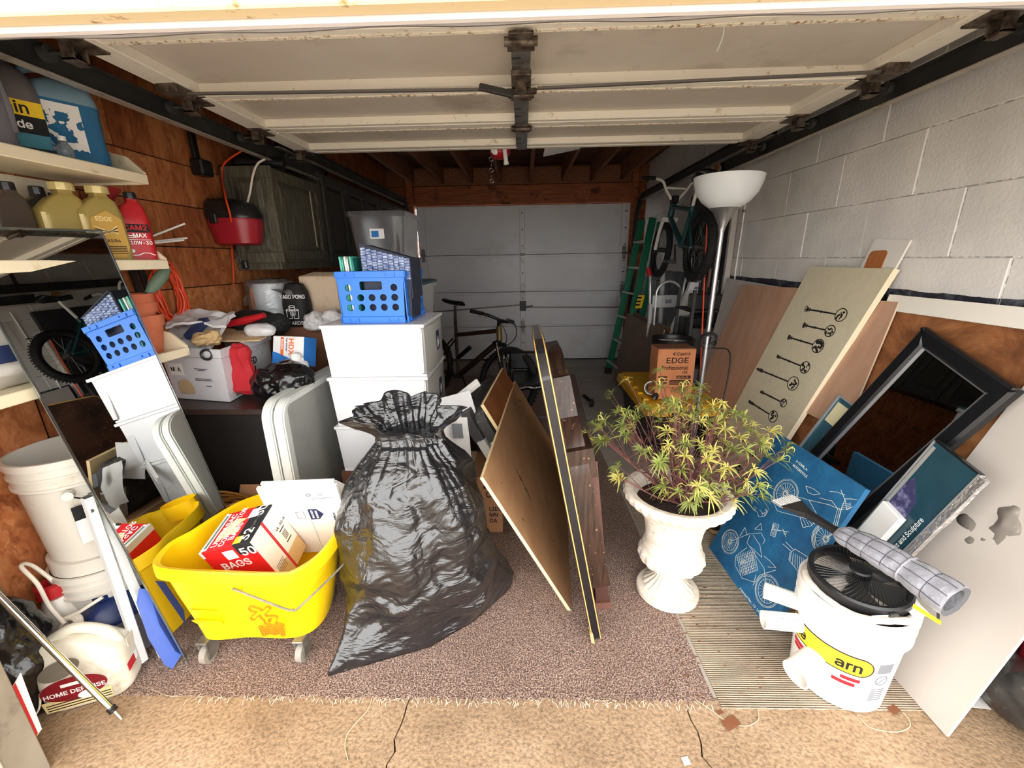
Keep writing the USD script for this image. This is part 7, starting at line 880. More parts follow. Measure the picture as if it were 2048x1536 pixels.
# ================================================================== torchiere lamp
mat("lamp_silver", (176, 176, 178), .3, .85); mat("lamp_shade", (240, 243, 244), .3, trans=(240, 243, 244))
lp = Z(1432, 1052, .006); lp = V(1.00, 2.30, .006); lt = Y(1446, 440, 2.30); ax = unit(lt - lp); ax = unit(V(.025, .0, 1)) if False else ax; s_ = unit(np.cross(V(0, 1, 0), ax)); LM = frame(lp, s_, np.cross(ax, s_)); Hn = np.linalg.norm(lt - lp)
f = lambda m: tm(m).copy().apply_transform(LM); t = thing("floor_lamp", "silver torchiere floor lamp with a white bowl shade beside the board stack", "floor lamp", lp)
part(t, "base", lathe([(0, 0), (.125, 0), (.127, .008), (.115, .018), (.03, .03), (.016, .05), (0, .05)], 40, lp), "lamp_silver"); part(t, "pole", f(cyl((0, 0, .03), (0, 0, Hn - .04), .0125, 18)), "lamp_silver"); part(t, "cone", f(lathe([(.0125, Hn - .06), (.018, Hn - .03), (.03, Hn), (.05, Hn + .035), (.072, Hn + .055), (.066, Hn + .056), (.04, Hn + .03), (.0125, Hn - .05), (.0125, Hn - .06)], 40)), "lamp_silver")
part(t, "shade", f(lathe([(.03, Hn + .05), (.07, Hn + .055), (.112, Hn + .085), (.142, Hn + .125), (.158, Hn + .17), (.162, Hn + .20), (.159, Hn + .20), (.155, Hn + .17), (.138, Hn + .127), (.108, Hn + .09), (.06, Hn + .062), (.03, Hn + .058), (.03, Hn + .05)], 64)), "lamp_shade"); part(t, "pole_joint", f([cyl((0, 0, h), (0, 0, h + .02), .0145, 18) for h in (Hn * .36, )]), "lamp_silver")
cw = [torus((*(lp + ax * Hn * .60 + V(.0, -.02, .012 * k))[:3],), (.3, 1, .3 + .2 * k), .04, .004, 28, 6) for k in range(3)]; part(t, "cord_bundle", cw, "black_plastic", kind="stuff"); part(t, "cord", tube([lp + ax * Hn * .58 + V(.03, -.02, 0), lp + V(.145, .0, .88), lp + V(.16, .01, .70), lp + V(.135, .0, .45), lp + V(.15, .02, .30), lp + V(.09, .02, .2)], .0045, 7, sm=8), "black_plastic"); part(t, "switch", bx(lp[0] + .06, lp[0] + .085, 2.27, 2.285, 1.22, 1.3, .004), "black_plastic") if False else None
# ================================================================== yellow-lidded tote and what is on it
A, B, C3 = Z(1253, 727, .42), Z(1290, 792, .42), Z(1440, 786, .42)
mat("tote_yellow", (236, 176, 24), .4, dirt=(190, 140, 40), dscale=12.); tx0, tx1, ty0, ty1 = .86, 1.36, 2.72, 3.62
t = thing("tool_tote", "black storage tote with a scuffed yellow lid behind the urn's shrub", "storage tote", (1.1, 3.2, .004)); part(t, "tub", loft([[(p[0], p[1], z) for p in resample(np.array(sbox(tx0 + g + .05, ty0 + g + .05, tx1 - g - .05, ty1 - g - .05).buffer(.05, quad_segs=4).exterior.coords)[:-1], 48)] for z, g in ((.004, .05), (.34, .01), (.345, .0), (.36, .0))]), "black_plastic"); LD = part(t, "lid", loft([[(p[0], p[1], z) for p in resample(np.array(sbox(tx0 + g + .05, ty0 + g + .05, tx1 - g - .05, ty1 - g - .05).buffer(.05, quad_segs=4).exterior.coords)[:-1], 48)] for z, g in ((.345, -.02), (.352, -.028), (.405, -.02), (.418, .0), (.418, .05), (.410, .06))]), "tote_yellow")
for k in range(5): part(LD, "lid_stud", bx(tx0 - .005, tx0 + .035, ty0 + .12 + .15 * k, ty0 + .18 + .15 * k, .41, .43, .006), "tote_yellow")
part(t, "latch", bx(tx0 + .15, tx0 + .3, ty0 - .035, ty0 - .018, .30, .39, .006), "black_plastic")
mat("paint_white", (236, 234, 230), .4); mat("pail_body", (214, 212, 214), .45)
c = V(1.155, 3.22, .42); t = thing("paint_pail", "paint-spattered white pail with a black lid standing on the yellow tote", "pail", c); part(t, "shell", lathe([(0, 0), (.13, 0), (.138, .01), (.15, .30), (.15, .34), (0, .34)], 48, c), "pail_body"); part(t, "rim_band", lathe([(.152, .24), (.16, .242), (.162, .29), (.156, .292), (.158, .33), (.163, .335), (.163, .375), (.157, .38), (.150, .37), (.148, .34), (0, .335)], 48, c), "black_plastic", label="black dented lid and collar"); part(t, "label_stripe", lathe([(.1475, .18), (.1515, .225), (.1535, .225), (.1495, .18), (.1475, .18)], 48, c), "white_print"); part(t, "label_stripe", lathe([(.1492, .185), (.1502, .20), (.1515, .20), (.1505, .185), (.1492, .185)], 48, c), "red_print"); part(t, "paint_blob", [wrinkle(ball(c + V(*o), r, (1.3, 1, .4), 2), .004, 40, i) for i, (o, r) in enumerate((((-.06, -.08, .345), .032), ((-.02, -.10, .345), .025), ((-.10, -.05, .37), .02), ((.05, .06, .345), .016), ((.07, -.02, .345), .012)))], "paint_white", kind="stuff"); part(t, "bail", tube([c + V(-.09, -.09, .36), c + V(-.11, -.125, .31), c + V(-.13, -.12, .18)], .005, 7, sm=4), "white_plastic"); part(t, "lettering", txt("behr", .02, c + V(-.035, -.156, .205), (1, 0, 0), (0, -.05, 1), True), "black_print") if False else None
mat("carton_orange", (216, 140, 92), .65, dirt=(196, 120, 76), dscale=9.); k0, k1 = Y(1317, 699, 2.86), Y(1393, 703, 2.86); w = k1[0] - k0[0]; z0, z1 = .42, k0[2]
t = thing("oil_carton", "orange carton of motor oil printed in brown, standing before the paint pail", "box", (k0[0] + w / 2, 2.92, z0)); part(t, "box", bx(k0[0], k1[0], 2.86, 3.03, z0, z1, .003), "carton_orange"); part(t, "flap_gap", bx(k0[0] + .004, k1[0] - .004, 2.862, 3.028, z1, z1 + .006), "cardboard_dark"); X0 = k0[0]; H_ = z1 - z0; pr_ = lambda s, h, x, z, b=True, q=1.: part(t, "lettering", txt(s, h, (X0 + x * w, 2.8596, z0 + z * H_), (1, 0, 0), (0, 0, 1), b, squeeze=q), "brown_print")
pr_("Castrol", .022, .50, .88, True, .9); pr_("EDGE", .038, .22, .73, True, 1.15); pr_("Professional", .027, .12, .60, True, .85); pr_("OE", .02, .68, .52); part(t, "logo", put(prism(Point(0, 0).buffer(.011).difference(Point(.004, 0).buffer(.006)), 0, .0006), (X0 + .44 * w, 2.8596, z0 + .91 * H_), (1, 0, 0), (0, 0, 1)), "brown_print"); pl = part(t, "grade_plate", bx(X0 + w * .54, X0 + w * .92, 2.859, 2.8602, z0 + H_ * .42, z0 + H_ * .48), "brown_print"); part(pl, "lettering", txt("SAE 5W-30", .012, (X0 + w * .56, 2.8588, z0 + H_ * .432), (1, 0, 0), (0, 0, 1), True, squeeze=.8), "carton_orange"); part(t, "fine_print", [bx(X0 + w * .36, X0 + w * .93, 2.8593, 2.8602, z0 + H_ * q, z0 + H_ * (q + .022)) for q in (.30, .34, .37)] + [bx(X0 + w * .06, X0 + w * .3, 2.8593, 2.8602, z0 + H_ * q, z0 + H_ * (q + .03)) for q in (.32, .38, .44)] + [bx(X0 + w * (.42 + .034 * k), X0 + w * (.43 + .034 * k), 2.8593, 2.8602, z0 + H_ * .14, z0 + H_ * .25) for k in range(14)], "brown_print", smooth=False, kind="stuff")
c = V(.945, 2.98, .47); t = thing("pipe_coupling", "white plastic pipe coupling lying on the yellow tote", "pipe fitting", c - V(0, 0, .05)); d = unit(V(-.25, -1, .25)); part(t, "sleeve", lathe([(.036, 0), (.05, 0), (.052, .02), (.046, .03), (.046, .1), (.036, .1), (.036, 0)], 36).apply_transform(frame(c + d * .05 - V(0, 0, 0), unit(np.cross(V(0, 0, 1), -d)), np.cross(-d, unit(np.cross(V(0, 0, 1), -d))))), "white_plastic"); part(t, "seal", torus(c + d * .051, d, .04, .004, 32, 8), "rod_grey")
t = thing("caulk_tube", "dark spray tube lying beside the orange carton", "tube", (.97, 2.9, .42)); part(t, "body", cyl((.935, 2.84, .445), (1.0, 2.96, .46), .022, 18), "black_plastic"); part(t, "band", cyl((.958, 2.882, .450), (.972, 2.908, .453), .0225, 18), "tool_green"); part(t, "nozzle", cyl((.935, 2.84, .445), (.920, 2.812, .442), .009, 12), "jug_grey")
# ================================================================== ladder, hand truck, boards in the far right corner
mat("fibreglass_green", (10, 108, 76), .35); mat("rung_alu", (196, 196, 190), .4, .4)
t = thing("step_ladder", "green fibreglass step ladder leaning folded beside the rear door", "ladder", (1.2, 5.0, 0)); lb, ltp = V(1.07, 5.10, .06), V(1.37, 5.14, 1.80); lv = ltp - lb; wv = V(.05, -.42, 0)
for s, o in ((0, V(0, 0, 0)), (1, V(0, 0, 0))): part(t, "rail", bar(lb + wv * s, ltp + wv * s * .7 + V(0, 0, 0), .03, .075, (1, 0, -.2), .004), "fibreglass_green"); part(t, "foot", bar(lb + wv * s - lv * .034, lb + wv * s + lv * .01, .04, .085, (1, 0, -.2), .004), "black_plastic")
for k in range(6): q = .06 + .16 * k; part(t, "rung", bar(lb + lv * q - V(.01, 0, 0), lb + lv * q + wv * (1 - .05 * k) - V(.01, 0, 0), .075, .022, lv, .003), "rung_alu")
for s in (0, 1): part(t, "rear_rail", bar(lb + V(.17, -.06, .30) + wv * s * .8, ltp + V(.07, -.1, -.05) + wv * s * .6, .028, .06, (1, 0, -.2), .003), "fibreglass_green")
c_ = Y(1274, 598, 4.62); part(t, "sticker", slab([c_ + V(-.018, 0, -.10), c_ + V(.055, 0, -.10), c_ + V(.085, 0, .04), c_ + V(.012, 0, .04)], .002), "yellow_print", smooth=False); part(t, "sticker_print", [slab([c_ + V(.0 + .2 * z, -.002, z), c_ + V(.045 + .2 * z, -.002, z), c_ + V(.05 + .2 * z, -.002, z + .016), c_ + V(.004 + .2 * z, -.002, z + .016)], .001) for z in (-.07, -.035, .005)], "black_print", smooth=False)
mat("alu_bright", (208, 208, 206), .32, .6); HY = 3.98; hx0, hx1 = Y(1301, 640, HY)[0], Y(1364, 640, HY)[0]; ztop = Y(1332, 563, HY)[2]; t = thing("hand_truck", "aluminium hand truck with a rounded loop and red grips by the right wall", "hand truck", ((hx0 + hx1) / 2, HY, .0)); xm = (hx0 + hx1) / 2; R_ = (hx1 - hx0) / 2 - .035
for x in (hx0, hx1): part(t, "rail", bar((x, HY + .03, .08), (x, HY + .03, .98), .035, .03, (0, 1, 0), .004), "alu_bright"); part(t, "handle", tube([V(x, HY + .05, .95), V(x + (.01 if x > xm else -.01), HY + .06, 1.14), V(x + (.05 if x > xm else -.01), HY + .09, 1.24)], .014, 12, sm=3), "alu_bright"); part(t, "grip", cyl((x + (.045 if x > xm else -.01), HY + .085, 1.225), (x + (.12 if x > xm else -.03), HY + .11, 1.30), .022, 14), "red_plastic"); part(t, "wheel", [torus((x + (.05 if x > xm else -.05), HY + .10, .095), (1, 0, 0), .07, .025, 28, 10), cyl((x + (.03 if x > xm else -.07), HY + .10, .095), (x + (.07 if x > xm else -.03), HY + .10, .095), .045, 20)], "black_plastic")
part(t, "loop", tube([V(xm - R_, HY, .5), V(xm - R_, HY, ztop - R_ * 1.1)] + [V(xm + R_ * math.cos(a), HY, ztop - R_ + R_ * math.sin(a) - .0) for a in np.linspace(math.pi, 0, 14)] + [V(xm + R_, HY, .5)], .013, 12), "alu_bright"); zp = Y(1332, 602, HY)[2]; part(t, "cross_plate", bx(hx0, hx1, HY - .012, HY + .0, zp - .06, zp + .055, .004), "alu_bright"); part(t, "plate_logo", decal((xm - .03, HY - .013, zp - .02), (1, 0, 0), (0, 0, 1), .06, .035), "grey_print"); part(t, "cross_bar", [bar((hx0, HY + .03, z), (hx1, HY + .03, z), .03, .025) for z in (.25, .5)][0], "alu_bright"); part(t, "cross_bar", bar((hx0, HY + .03, .5), (hx1, HY + .03, .5), .03, .025), "alu_bright"); part(t, "toe_plate", bx(hx0 - .02, hx1 + .02, HY - .22, HY + .03, .004, .014, .003), "alu_bright"); part(t, "axle", cyl((hx0 - .05, HY + .10, .095), (hx1 + .05, HY + .10, .095), .01, 10), "steel_dark")
mat("hardboard", (122, 100, 84), .6, col2=(108, 88, 74), nscale=6., nstretch=(1, 1, 3)); q0, q1 = Z(1226, 762, .004), V(1.12, 3.70, .004); tA = Y(1254, 626, 4.80); sheet("hardboard_sheet", "brown hardboard sheet leaning in front of the green ladder", [tA, V(1.062, 4.79, .004), V(1.10, 3.62, .004), V(tA[0] + .03, 3.62, tA[2] - .0)], .006, "hardboard", "ply_pale_edge"); sheet("hardboard_sheet", "second brown hardboard sheet just behind the front one", [tA + V(.05, .02, .02), V(1.11, 4.81, .004), V(1.148, 3.60, .004), V(tA[0] + .08, 3.60, tA[2] + .02)], .006, "hardboard", "ply_pale_edge")
a, b, c_, d = Y(1386, 555, 3.86), Y(1344, 656, 3.80), Y(1380, 665, 3.80), Y(1408, 560, 3.86); fl_ = lambda p, q: q + (p - q) * ((.02 - q[2]) / (p[2] - q[2])); t, _ = sheet("flat_pack_box", "long white flat-pack carton leaning to the right of the hand truck", [a, fl_(a, b), fl_(a, b) + d - a, d], .05, "white_paper", "white_paper", "box"); part(t, "fine_print", [slab([a + (b - a) * s + (d - a) * .45 + V(0, -.002, 0), a + (b - a) * s + (d - a) * .75 + V(0, -.002, 0), a + (b - a) * (s - .05) + (d - a) * .78 + V(0, -.002, 0), a + (b - a) * (s - .05) + (d - a) * .5 + V(0, -.002, 0)], .001) for s in (.2, .36, .5)], "grey_print", smooth=False, kind="stuff")
t = thing("white_pole", "tall grey-white pole standing behind the hand truck", "pole", (1.40, 4.3, 0)); part(t, "tube", cyl((1.44, 4.35, .004), (1.40, 4.35, 1.42), .024, 18), "bin_white"); part(t, "cap", cyl((1.40, 4.35, 1.42), (1.3996, 4.35, 1.435), .026, 18), "white_plastic")
crumple("blue_tarp", "dark blue tarp bundled on the floor behind the hand truck", "tarp", V(1.38, 4.38, .30), (.14, .16, .30), "navy_plastic", .04, 9, 81)
t = thing("orange_pole", "thin orange reflector pole beside the lamp", "pole", (1.4, 3.2, 0)); part(t, "rod", cyl((1.44, 3.24, .02), (1.33, 3.24, 1.62), .006, 10), "cord_orange"); part(t, "foot_cap", cyl((1.442, 3.24, .004), (1.4395, 3.24, .03), .009, 10), "black_plastic")
# ================================================================== white pail with pipes, fan and mitt (front right)
mat("pail_clean", (242, 242, 240), .3, dirt=(226, 222, 216), dscale=5.); c = V(1.062, 1.118, .006); hp = .365
t = pail("plastic_pail", "white pail with yellow oval label, pipes through its side, fan in its mouth", c, .128, .148, hp, "pail_clean")
def rad(a, z): r = .128 + .020 * z / hp; return c + V(r * math.cos(a), r * math.sin(a), z)
mat("pvc", (240, 236, 230), .3)
for a, z, L, r, dz, lb in ((math.radians(150), .245, .10, .028, .02, None), (math.radians(172), .205, .115, .029, -.02, 1), (math.radians(203), .125, .085, .043, -.22, None)):
    d = unit(V(math.cos(a), math.sin(a), dz)); o = rad(a, z) - d * .03; s_ = unit(np.cross(V(0, 0, 1), d)); q = part(t, "pipe_stub", lathe([(r * .86, 0), (r, 0), (r, L + .03), (r * .86, L + .03), (r * .86, 0)], 36).apply_transform(frame(o, s_, np.cross(d, s_))), "pvc")
    if lb: part(q, "lettering", txt("PVC DWV ASTM", .011, o + d * (.13) + np.cross(d, s_) * 0 + unit(np.cross(s_, d)) * -.0 + V(0, 0, 0) + (unit(V(-.60, -.80, .7)) - d * (unit(V(-.60, -.80, .7)) @ d)) * r * 1.02, -d, np.cross(unit(V(-.60, -.80, .7)), -d)), "grey_print")
def wrap(poly, z0, a0, th=.0012):
    """flat label shape (metres, centred) bent round the pail at angle a0, height z0"""
    m = prism(poly.segmentize(.006), 0, th); m = m.subdivide_to_size(.012); v = m.vertices; r = .128 + .020 * (z0 + v[:, 1]) / hp; an = a0 + v[:, 0] / .14; return trimesh.Trimesh(np.stack([c[0] + (r + .0004 + v[:, 2]) * np.cos(an), c[1] + (r + .0004 + v[:, 2]) * np.sin(an), c[2] + z0 + v[:, 1]], 1), m.faces, process=False)
def wtxt(s, h, z0, a0, th, m, bold=True, dx=0):
    g = meshkit.text_mesh(s, h, .0006, bold).subdivide_to_size(.012); g.apply_translation([dx - g.bounds[:, 0].mean(), -h / 2, 0]); v = g.vertices; r = .128 + .020 * (z0 + v[:, 1]) / hp; an = a0 + v[:, 0] / .14; return trimesh.Trimesh(np.stack([c[0] + (r + th + v[:, 2]) * np.cos(an), c[1] + (r + th + v[:, 2]) * np.sin(an), c[2] + z0 + v[:, 1]], 1), g.faces, process=False)
aL = math.radians(206); ov = LineString([(-.105, 0), (.105, 0)]).buffer(.034); lab = part(t, "label", wrap(ov, .19, aL), "yellow_print", smooth=60); part(lab, "label_outline", wrap(ov.boundary.buffer(.0016), .19, aL, .0018), "brown_print"); part(lab, "lettering", wtxt("Gute", .034, .188, aL, .0022, "black_print", True, -.075), "black_print") if False else part(lab, "lettering", wtxt("ute", .034, .188, aL, .0022, "black_print", True, -.078), "black_print"); part(lab, "lettering", wtxt("arn", .034, .188, aL, .0022, "black_print", True, .078), "black_print")
for z, x0, w in ((.135, -.10, .05), (.118, -.095, .04), (.135, .065, .05), (.115, .045, .06)): part(t, "red_print", wrap(sbox(x0, -.006, x0 + w, .006), z, aL), "red_print")
aR = math.radians(277); part(t, "info_panel", wrap(sbox(-.028, -.09, .028, .09), .14, aR), "white_print"); part(t, "info_print", [wrap(sbox(-.022, .04, .022, .078), .14, aR, .0018), wrap(Point(0, .01).buffer(.02).difference(Point(0, .01).buffer(.016)).union(LineString([(-.014, -.004), (.014, .024)]).buffer(.002)), .14, aR, .0018)] + [wrap(sbox(-.022, -.03 - .009 * k, .022, -.026 - .009 * k), .14, aR, .0018) for k in range(6)], "grey_print", smooth=False, kind="stuff")
part(t, "bail", tube([rad(aR, .30), rad(aR, .25) + V(.012, -.008, 0), rad(math.radians(300), .19) + V(.012, -.014, 0)], .003, 7, sm=4), "white_plastic") if False else None
mat("towel_white", (214, 202, 190), .9, bump=.004, bscale=60.); q = tube([c + V((.135 + .004 * math.sin(5 * a)) * math.cos(a), (.135 + .004 * math.sin(5 * a)) * math.sin(a), hp + .004 + .004 * math.sin(3 * a)) for a in np.linspace(0, 2 * math.pi, 80, endpoint=False)], .011, 10, closed=True); solo("packing_cloth", wrinkle(q, .004, 40, 4), "towel_white", "off-white cloth packed round the fan in the pail's mouth", "cloth")
fc = c + V(.006, .012, hp + .01); t = thing("desk_fan", "round black fan lying face up in the mouth of the white pail", "fan", fc); tl_ = unit(V(-.05, -.08, 1)); s_ = unit(np.cross(V(0, 1, 0), tl_)); FM = frame(fc, s_, np.cross(tl_, s_)); f = lambda m: tm(m).copy().apply_transform(FM)
part(t, "rim", f(lathe([(.118, 0), (.131, 0), (.134, .01), (.134, .036), (.128, .042), (.119, .04), (.117, .02), (.118, 0)], 64)), "black_plastic"); part(t, "hub", f(lathe([(0, .05), (.026, .05), (.03, .056), (.027, .064), (0, .066)], 32)), "black_plastic"); part(t, "logo_disc", f(cyl((0, -.135, .02), (0, -.14, .02), .014, 20)), "steel_dark"); 
for k in range(58): a0 = 2 * math.pi * k / 58; part(t, "grille_bar", f(tube([V(r_ * math.cos(a0 + .55 * (1 - (r_ / .12))), r_ * math.sin(a0 + .55 * (1 - r_ / .12)), .040 + .018 * (1 - (r_ / .122) ** 2)) for r_ in (.028, .055, .08, .10, .121)], .0013, 4)), "black_plastic")
for k in range(5): a0 = 2 * math.pi * k / 5; part(t, "fan_blade", f(loft([[(r_ * math.cos(a0 + o + .3 * r_ / .1), r_ * math.sin(a0 + o + .3 * r_ / .1), .026 + .012 * (o / .45)) for o in np.linspace(-.4, .4, 6)] + [(r_ * math.cos(a0 + o + .3 * r_ / .1), r_ * math.sin(a0 + o + .3 * r_ / .1), .023 + .012 * (o / .45)) for o in np.linspace(.4, -.4, 6)] for r_ in (.022, .06, .10, .113)])), "steel_dark")
part(t, "back_guard", f(lathe([(0, .002), (.118, .002), (.118, .006), (0, .006)], 48)), "towel_white"); part(t, "rating_label", f(bx(-.06, .0, -.1355, -.1335, .008, .022)), "white_print"); part(t, "motor", f(cyl((0, 0, .006), (0, 0, .04), .03, 24)), "black_plastic")
part(t, "care_tag", leafsheet(fc + V(.085, -.115, .008), (1, .3, .0), (.1, -1, -.2), .06, .04, .006, 3, .0012), "white_print"); part(t, "power_cord", tube([fc + V(.05, -.05, .07), fc + V(.10, -.10, .055), fc + V(.125, -.125, .04), fc + V(.14, -.13, -.02)], .0035, 7, sm=5), "black_plastic")
# ice-scraper mitt lying across the fan
custom("mitt_grey", {"g": ("geometry", {}), "n": ("noise_texture", {"scale": 22., "detail": 3.}), "b": ("bump", {"strength": .8, "distance": .012}), "p": ("principled_bsdf", {"base_color": lin((140, 140, 148)), "roughness": .38, "sheen_weight": .3})}, [("g.position", "n.vector"), ("n.fac", "b.height"), ("b.normal", "p.normal")], "p.BSDF"); mat("mitt_lining", (92, 92, 96), .95, bump=.004, bscale=120.); mat("thread_dark", (72, 72, 80), .8); clear("scraper_clear", (226, 226, 226), .1, .3)
m0, m1 = Y(1675, 1062, 1.27), None; m0 = V(.99, 1.30, .53); g0 = ray(1676, 1064); m0 = EYE + g0 * (.512 - 1.4) / g0[2]; g1 = ray(1912, 1205); m1 = EYE + g1 * (.50 - 1.4) / g1[2]
d = unit(m1 - m0); up = unit(V(0, 0, 1) - d * d[2]); sd_ = np.cross(up, d); L = np.linalg.norm(m1 - m0); rgs = []; lin_r = []
for s in np.linspace(0, 1, 60):
    w = np.interp(s, [0, .06, .3, .55, .62, .68, 1], [.022, .034, .046, .05, .046, .052, .062]); h = np.interp(s, [0, .06, .3, .55, .62, .68, 1], [.02, .028, .034, .036, .032, .036, .042]); q = .0035 * abs(math.sin(s * math.pi * 6)) ** .6; a = np.linspace(0, 2 * math.pi, 56, endpoint=False); cc = m0 + (m1 - m0) * s + up * .012 * math.sin(s * 3.1)
    qq = q - .0025 * (np.abs(np.sin(2.5 * a)) < .12); rgs.append(cc + ((w + qq) * np.cos(a))[:, None] * sd_ + ((h + qq) * np.sin(a))[:, None] * up)
inn = []
for s, k in ((1., .97), (.985, .72), (.9, .62), (.82, .55)): cc = m0 + (m1 - m0) * s + up * .012 * math.sin(s * 3.1); a = np.linspace(0, 2 * math.pi, 56, endpoint=False); inn.append(cc + (.062 * k * np.cos(a))[:, None] * sd_ + (.042 * k * np.sin(a))[:, None] * up)
t = thing("scraper_mitt", "quilted silver-grey mitt with an ice scraper and brush lying across the fan", "ice scraper", m0); part(t, "sleeve", wrinkle(loft(rgs, True, False), .004, 34, 7), "mitt_grey", smooth=50); part(t, "lining", loft([rgs[-1]] + inn, False, True), "mitt_lining", smooth=50)
for k in range(5):
    a_ = .5 + .64 * k * 1.0; pts = [rg[int(a_ / (2 * math.pi) * 56) % 56] for rg in rgs[3:-1]]; ctr_ = [rg.mean(0) for rg in rgs[3:-1]]; part(t, "stitch_line", tube([p + unit(p - q) * .001 for p, q in zip(pts, ctr_)], .0011, 5), "thread_dark")
for s in (.17, .33, .5, .64, .84): rg = rgs[int(s * 59)]; part(t, "stitch_ring", tube(rg + np.array([unit(p - rg.mean(0)) for p in rg]) * .0008, .0011 if s != .64 else .004, 5, closed=True), "thread_dark" if s != .64 else "mitt_grey")
hb = m0 - d * .10; part(t, "neck", tube([m0 + d * .02, m0 - d * .03, hb], [.016, .014, .017], 14, sm=3), "black_plastic"); hd_ = m0 - d * .19; part(t, "scraper_head", hull([hb + sd_ * x + up * z for x in (-.015, .015) for z in (-.009, .009)] + [m0 - d * .165 + sd_ * x + up * z for x in (-.052, .052) for z in (-.005, .005)]), "black_plastic"); part(t, "blade", [slab([m0 - d * .160 + sd_ * -.052 + up * .003, m0 - d * .160 + sd_ * .052 + up * .003, m0 - d * .205 + sd_ * .054 + up * .003, m0 - d * .205 + sd_ * -.054 + up * .003], .004)], "scraper_clear", smooth=False); [part(t, "tooth", bar(m0 - d * .168 + sd_ * (-.046 + .0102 * k) + up * .005, m0 - d * .204 + sd_ * (-.047 + .0104 * k) + up * .005, .0035, .003, up), "white_plastic", smooth=False) for k in range(10)]
part(t, "yellow_tag", leafsheet(m1 + sd_ * -.07 * (1 if sd_ @ V(-1, -1, 0) < 0 else -1) - d * .02 - up * .035, d, (0, 0, 1), .06, .012, .008, 4, .002), "yellow_print")
# ================================================================== under the ceiling
t = thing("hanging_bag", "red and white bag hanging from a joist just past the open door", "bag", Y(1000, 306, 3.1)); cc = Y(1000, 303, 3.1); part(t, "crown", wrinkle(ball(cc, .07, (1, 1, .7), 3), .01, 16, 3), "red_plastic"); part(t, "white_patch", ball(cc + V(-.02, -.045, .0), .04, (1, .6, .8), 2), "white_plastic"); part(t, "loop", cyl(cc + V(0, 0, .04), V(cc[0], cc[1], 2.36), .003, 6), "white_plastic")
t = thing("paint_roller", "white roller frame hanging from the joists behind the open door", "paint roller", Y(1016, 305, 3.0)); cc = Y(1018, 300, 3.0); part(t, "roller", cyl(cc + V(-.03, 0, .02), cc + V(-.02, 0, -.07), .014, 14), "white_plastic"); part(t, "handle", tube([cc + V(.01, 0, .02), cc + V(.015, 0, .12), V(cc[0], cc[1], 2.352)], .006, 8), "white_plastic"); part(t, "end_cap", cyl(cc + V(-.02, 0, -.07), cc + V(-.0185, 0, -.085), .017, 14), "white_plastic")
t = thing("chain", "short steel chain hanging under the joists", "chain", Y(983, 350, 3.15)); c0 = Y(982, 318, 3.15); [part(t, "link", torus(c0 + V(0, 0, .0 - .034 * k), (1, 0, 0) if k % 2 else (0, 1, 0), .0125, .0035, 16, 6).apply_transform(trimesh.transformations.scale_and_translate(1, (0, 0, 0)) if False else np.eye(4)), "steel_bright") for k in range(5)]; part(t, "hook", cyl(c0 + V(0, 0, .01), V(c0[0], c0[1], 2.36), .003, 6), "steel_galv")
o1, o2 = Y(1090, 297, 3.3), Y(1168, 290, 3.3); t = thing("ceiling_fixture", "white ceiling fixture panel with a round lens just beyond the open door", "ceiling light", (o1 + o2) / 2); part(t, "panel", hull([o1 + V(.0, -.2, -.0), o2 + V(.0, -.2, .03), o1 + V(.0, .25, .0), o2 + V(0, .25, .03), o1 + V(0, -.2, .02), o2 + V(0, -.2, .05), o1 + V(0, .25, .02), o2 + V(0, .25, .05)]), "white_plastic", smooth=False); part(t, "lens", lathe([(0, -.022), (.05, -.02), (.062, -.006), (.062, .03), (0, .03)], 36, o1 + V(.02, -.1, .01)), "clear_plastic"); part(t, "bracket", bx(o1[0] + .05, o1[0] + .09, 3.3, 3.34, o1[2] + .02, 2.36), "steel_galv")
t = thing("hanging_string", "thin white string dangling from the open door's panel", "string", (1.2, 1.6, 2.0)); a = Z(1448, 36, 2.08); b = Y(1434, 103, a[1]); part(t, "string", tube([a, a + (b - a) * .5 + V(.008, 0, 0), b], .0018, 6, sm=5), "white_plastic")
# wood scrap by the right track
mat("wood_scrap", (190, 152, 110), .8, col2=(150, 110, 74), nscale=20.); t = thing("rope_hank", "tan rope hank hung over the right-hand door track", "rope", X(1435, 330, 1.52)); cc = X(1436, 325, 1.52); part(t, "hank", [tube([cc + V(0, .01 * k, .07), cc + V(.0, .02 + .012 * k, 0), cc + V(0, -.01 + .01 * k, -.09)], .008, 6, sm=4) for k in range(-3, 4)], "wood_scrap", kind="stuff"); part(t, "tie", torus(cc + V(0, 0, .03), (0, 0, 1), .03, .006, 20, 6), "wood_scrap")
t = thing("electric_conduit", "thin white conduit line running down the block wall", "conduit", (1.6, 3.3, 1.2)); part(t, "pipe", tube([V(1.612, 3.30, 1.95), V(1.612, 3.30, 1.6), V(1.610, 3.31, 1.3), V(1.612, 3.30, 1.2)], .005, 8, sm=4), "white_plastic"); part(t, "clip", bx(1.60, 1.62, 3.29, 3.31, 1.7, 1.715), "steel_galv")
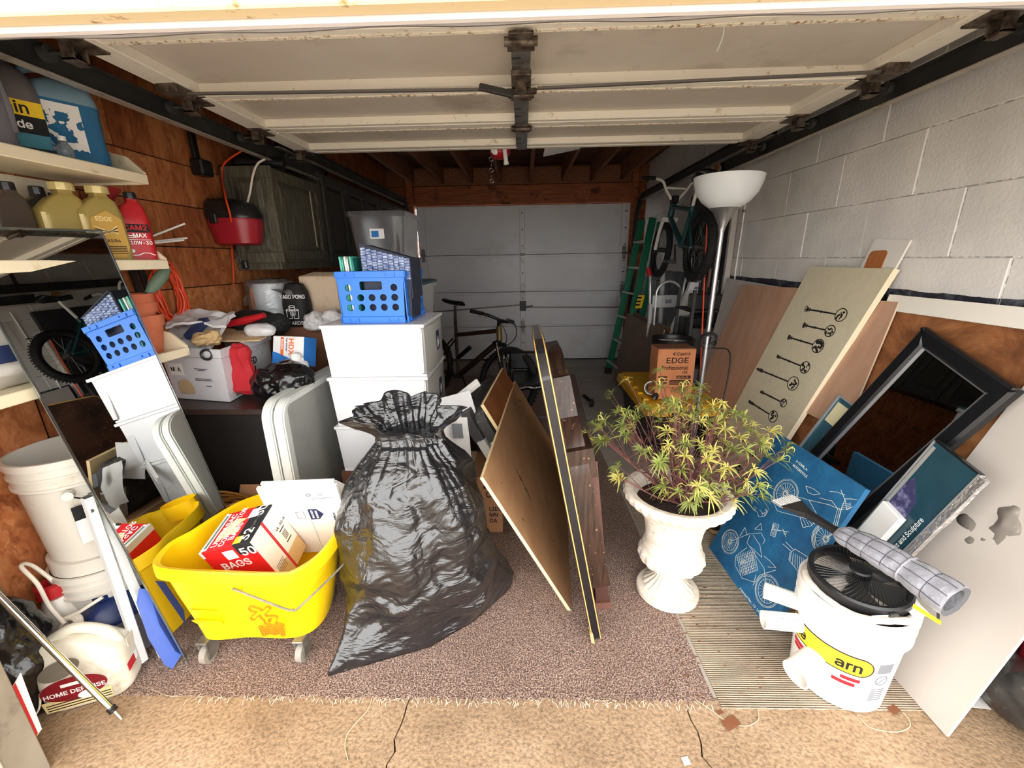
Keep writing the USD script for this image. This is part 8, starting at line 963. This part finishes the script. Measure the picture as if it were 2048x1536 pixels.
# ================================================================== litter on the floor
mat("thread_beige", (214, 190, 156), .9)
for pts, lb in ((((1165, 1384), (1180, 1398), (1206, 1402), (1218, 1400)), "loose curl of pale thread in front of the carpet, left of the crack"), (((1380, 1392), (1420, 1418), (1450, 1440), (1490, 1452), (1516, 1440), (1516, 1418)), "long loop of pale thread on the concrete before the runner"), (((1715, 1430), (1740, 1455), (1790, 1464), (1818, 1455), (1818, 1440), (1806, 1425)), "pale thread loop on the concrete below the white pail"), (((745, 1392), (735, 1420), (700, 1460), (690, 1490), (696, 1520)), "pale thread trailing along the left crack"), (((300, 1378), (340, 1392), (370, 1386), (405, 1362)), "pale thread at the carpet's front left corner")):
    P = [Z(*p, .003) for p in pts]; t = thing("loose_thread", lb, "thread", P[0] * [1, 1, 0]); part(t, "strand", tube(P, .0014, 5, sm=6), "thread_beige")
mat("leaf_dead", (120, 72, 44), .8)
for p, s, lb in (((1462, 1446), .05, "dead brown leaf on the concrete before the runner"), ((1788, 1418), .035, "reddish dead leaf beside the white pail's base"), ((1440, 1424), .02, "tiny dead leaf scrap beside the larger one")): q = Z(*p, .006); solo("dead_leaf", leafsheet(q, (1, .4, 0), (-.4, 1, 0), s, s * .6, s * .35, 11, .0012, 10), "leaf_dead", lb, "leaf")
solo("paper_scrap", leafsheet(Z(1372, 1522, .004), (1, .2, 0), (-.2, 1, 0), .02, .02, .004, 3, .001, 6), "white_paper", "tiny white paper scrap on the concrete at the bottom edge", "paper")
debris = [bx(*(lambda q, s: (q[0] - s, q[0] + s, q[1] - s * .4, q[1] + s * .4, .0045, .0058))(Z(rs.uniform(1330, 1560), rs.uniform(1060, 1400), .005), rs.uniform(.002, .006))) for _ in range(60)]; solo("debris", debris, "leaf_dead", "scattered dark plant crumbs on the beige runner rug", "debris", kind="stuff")
t = thing("spool_weight", "short dark cylinder with a copper ring behind the urn's rim", "cylinder", Z(1428, 1062, .006)); q = Z(1428, 1064, .006); part(t, "body", lathe([(0, 0), (.026, 0), (.026, .07), (.02, .085), (0, .085)], 24, q), "black_plastic"); part(t, "ring", lathe([(.0258, .004), (.0272, .004), (.0272, .026), (.0258, .026), (.0258, .004)], 24, q), "wood_scrap")
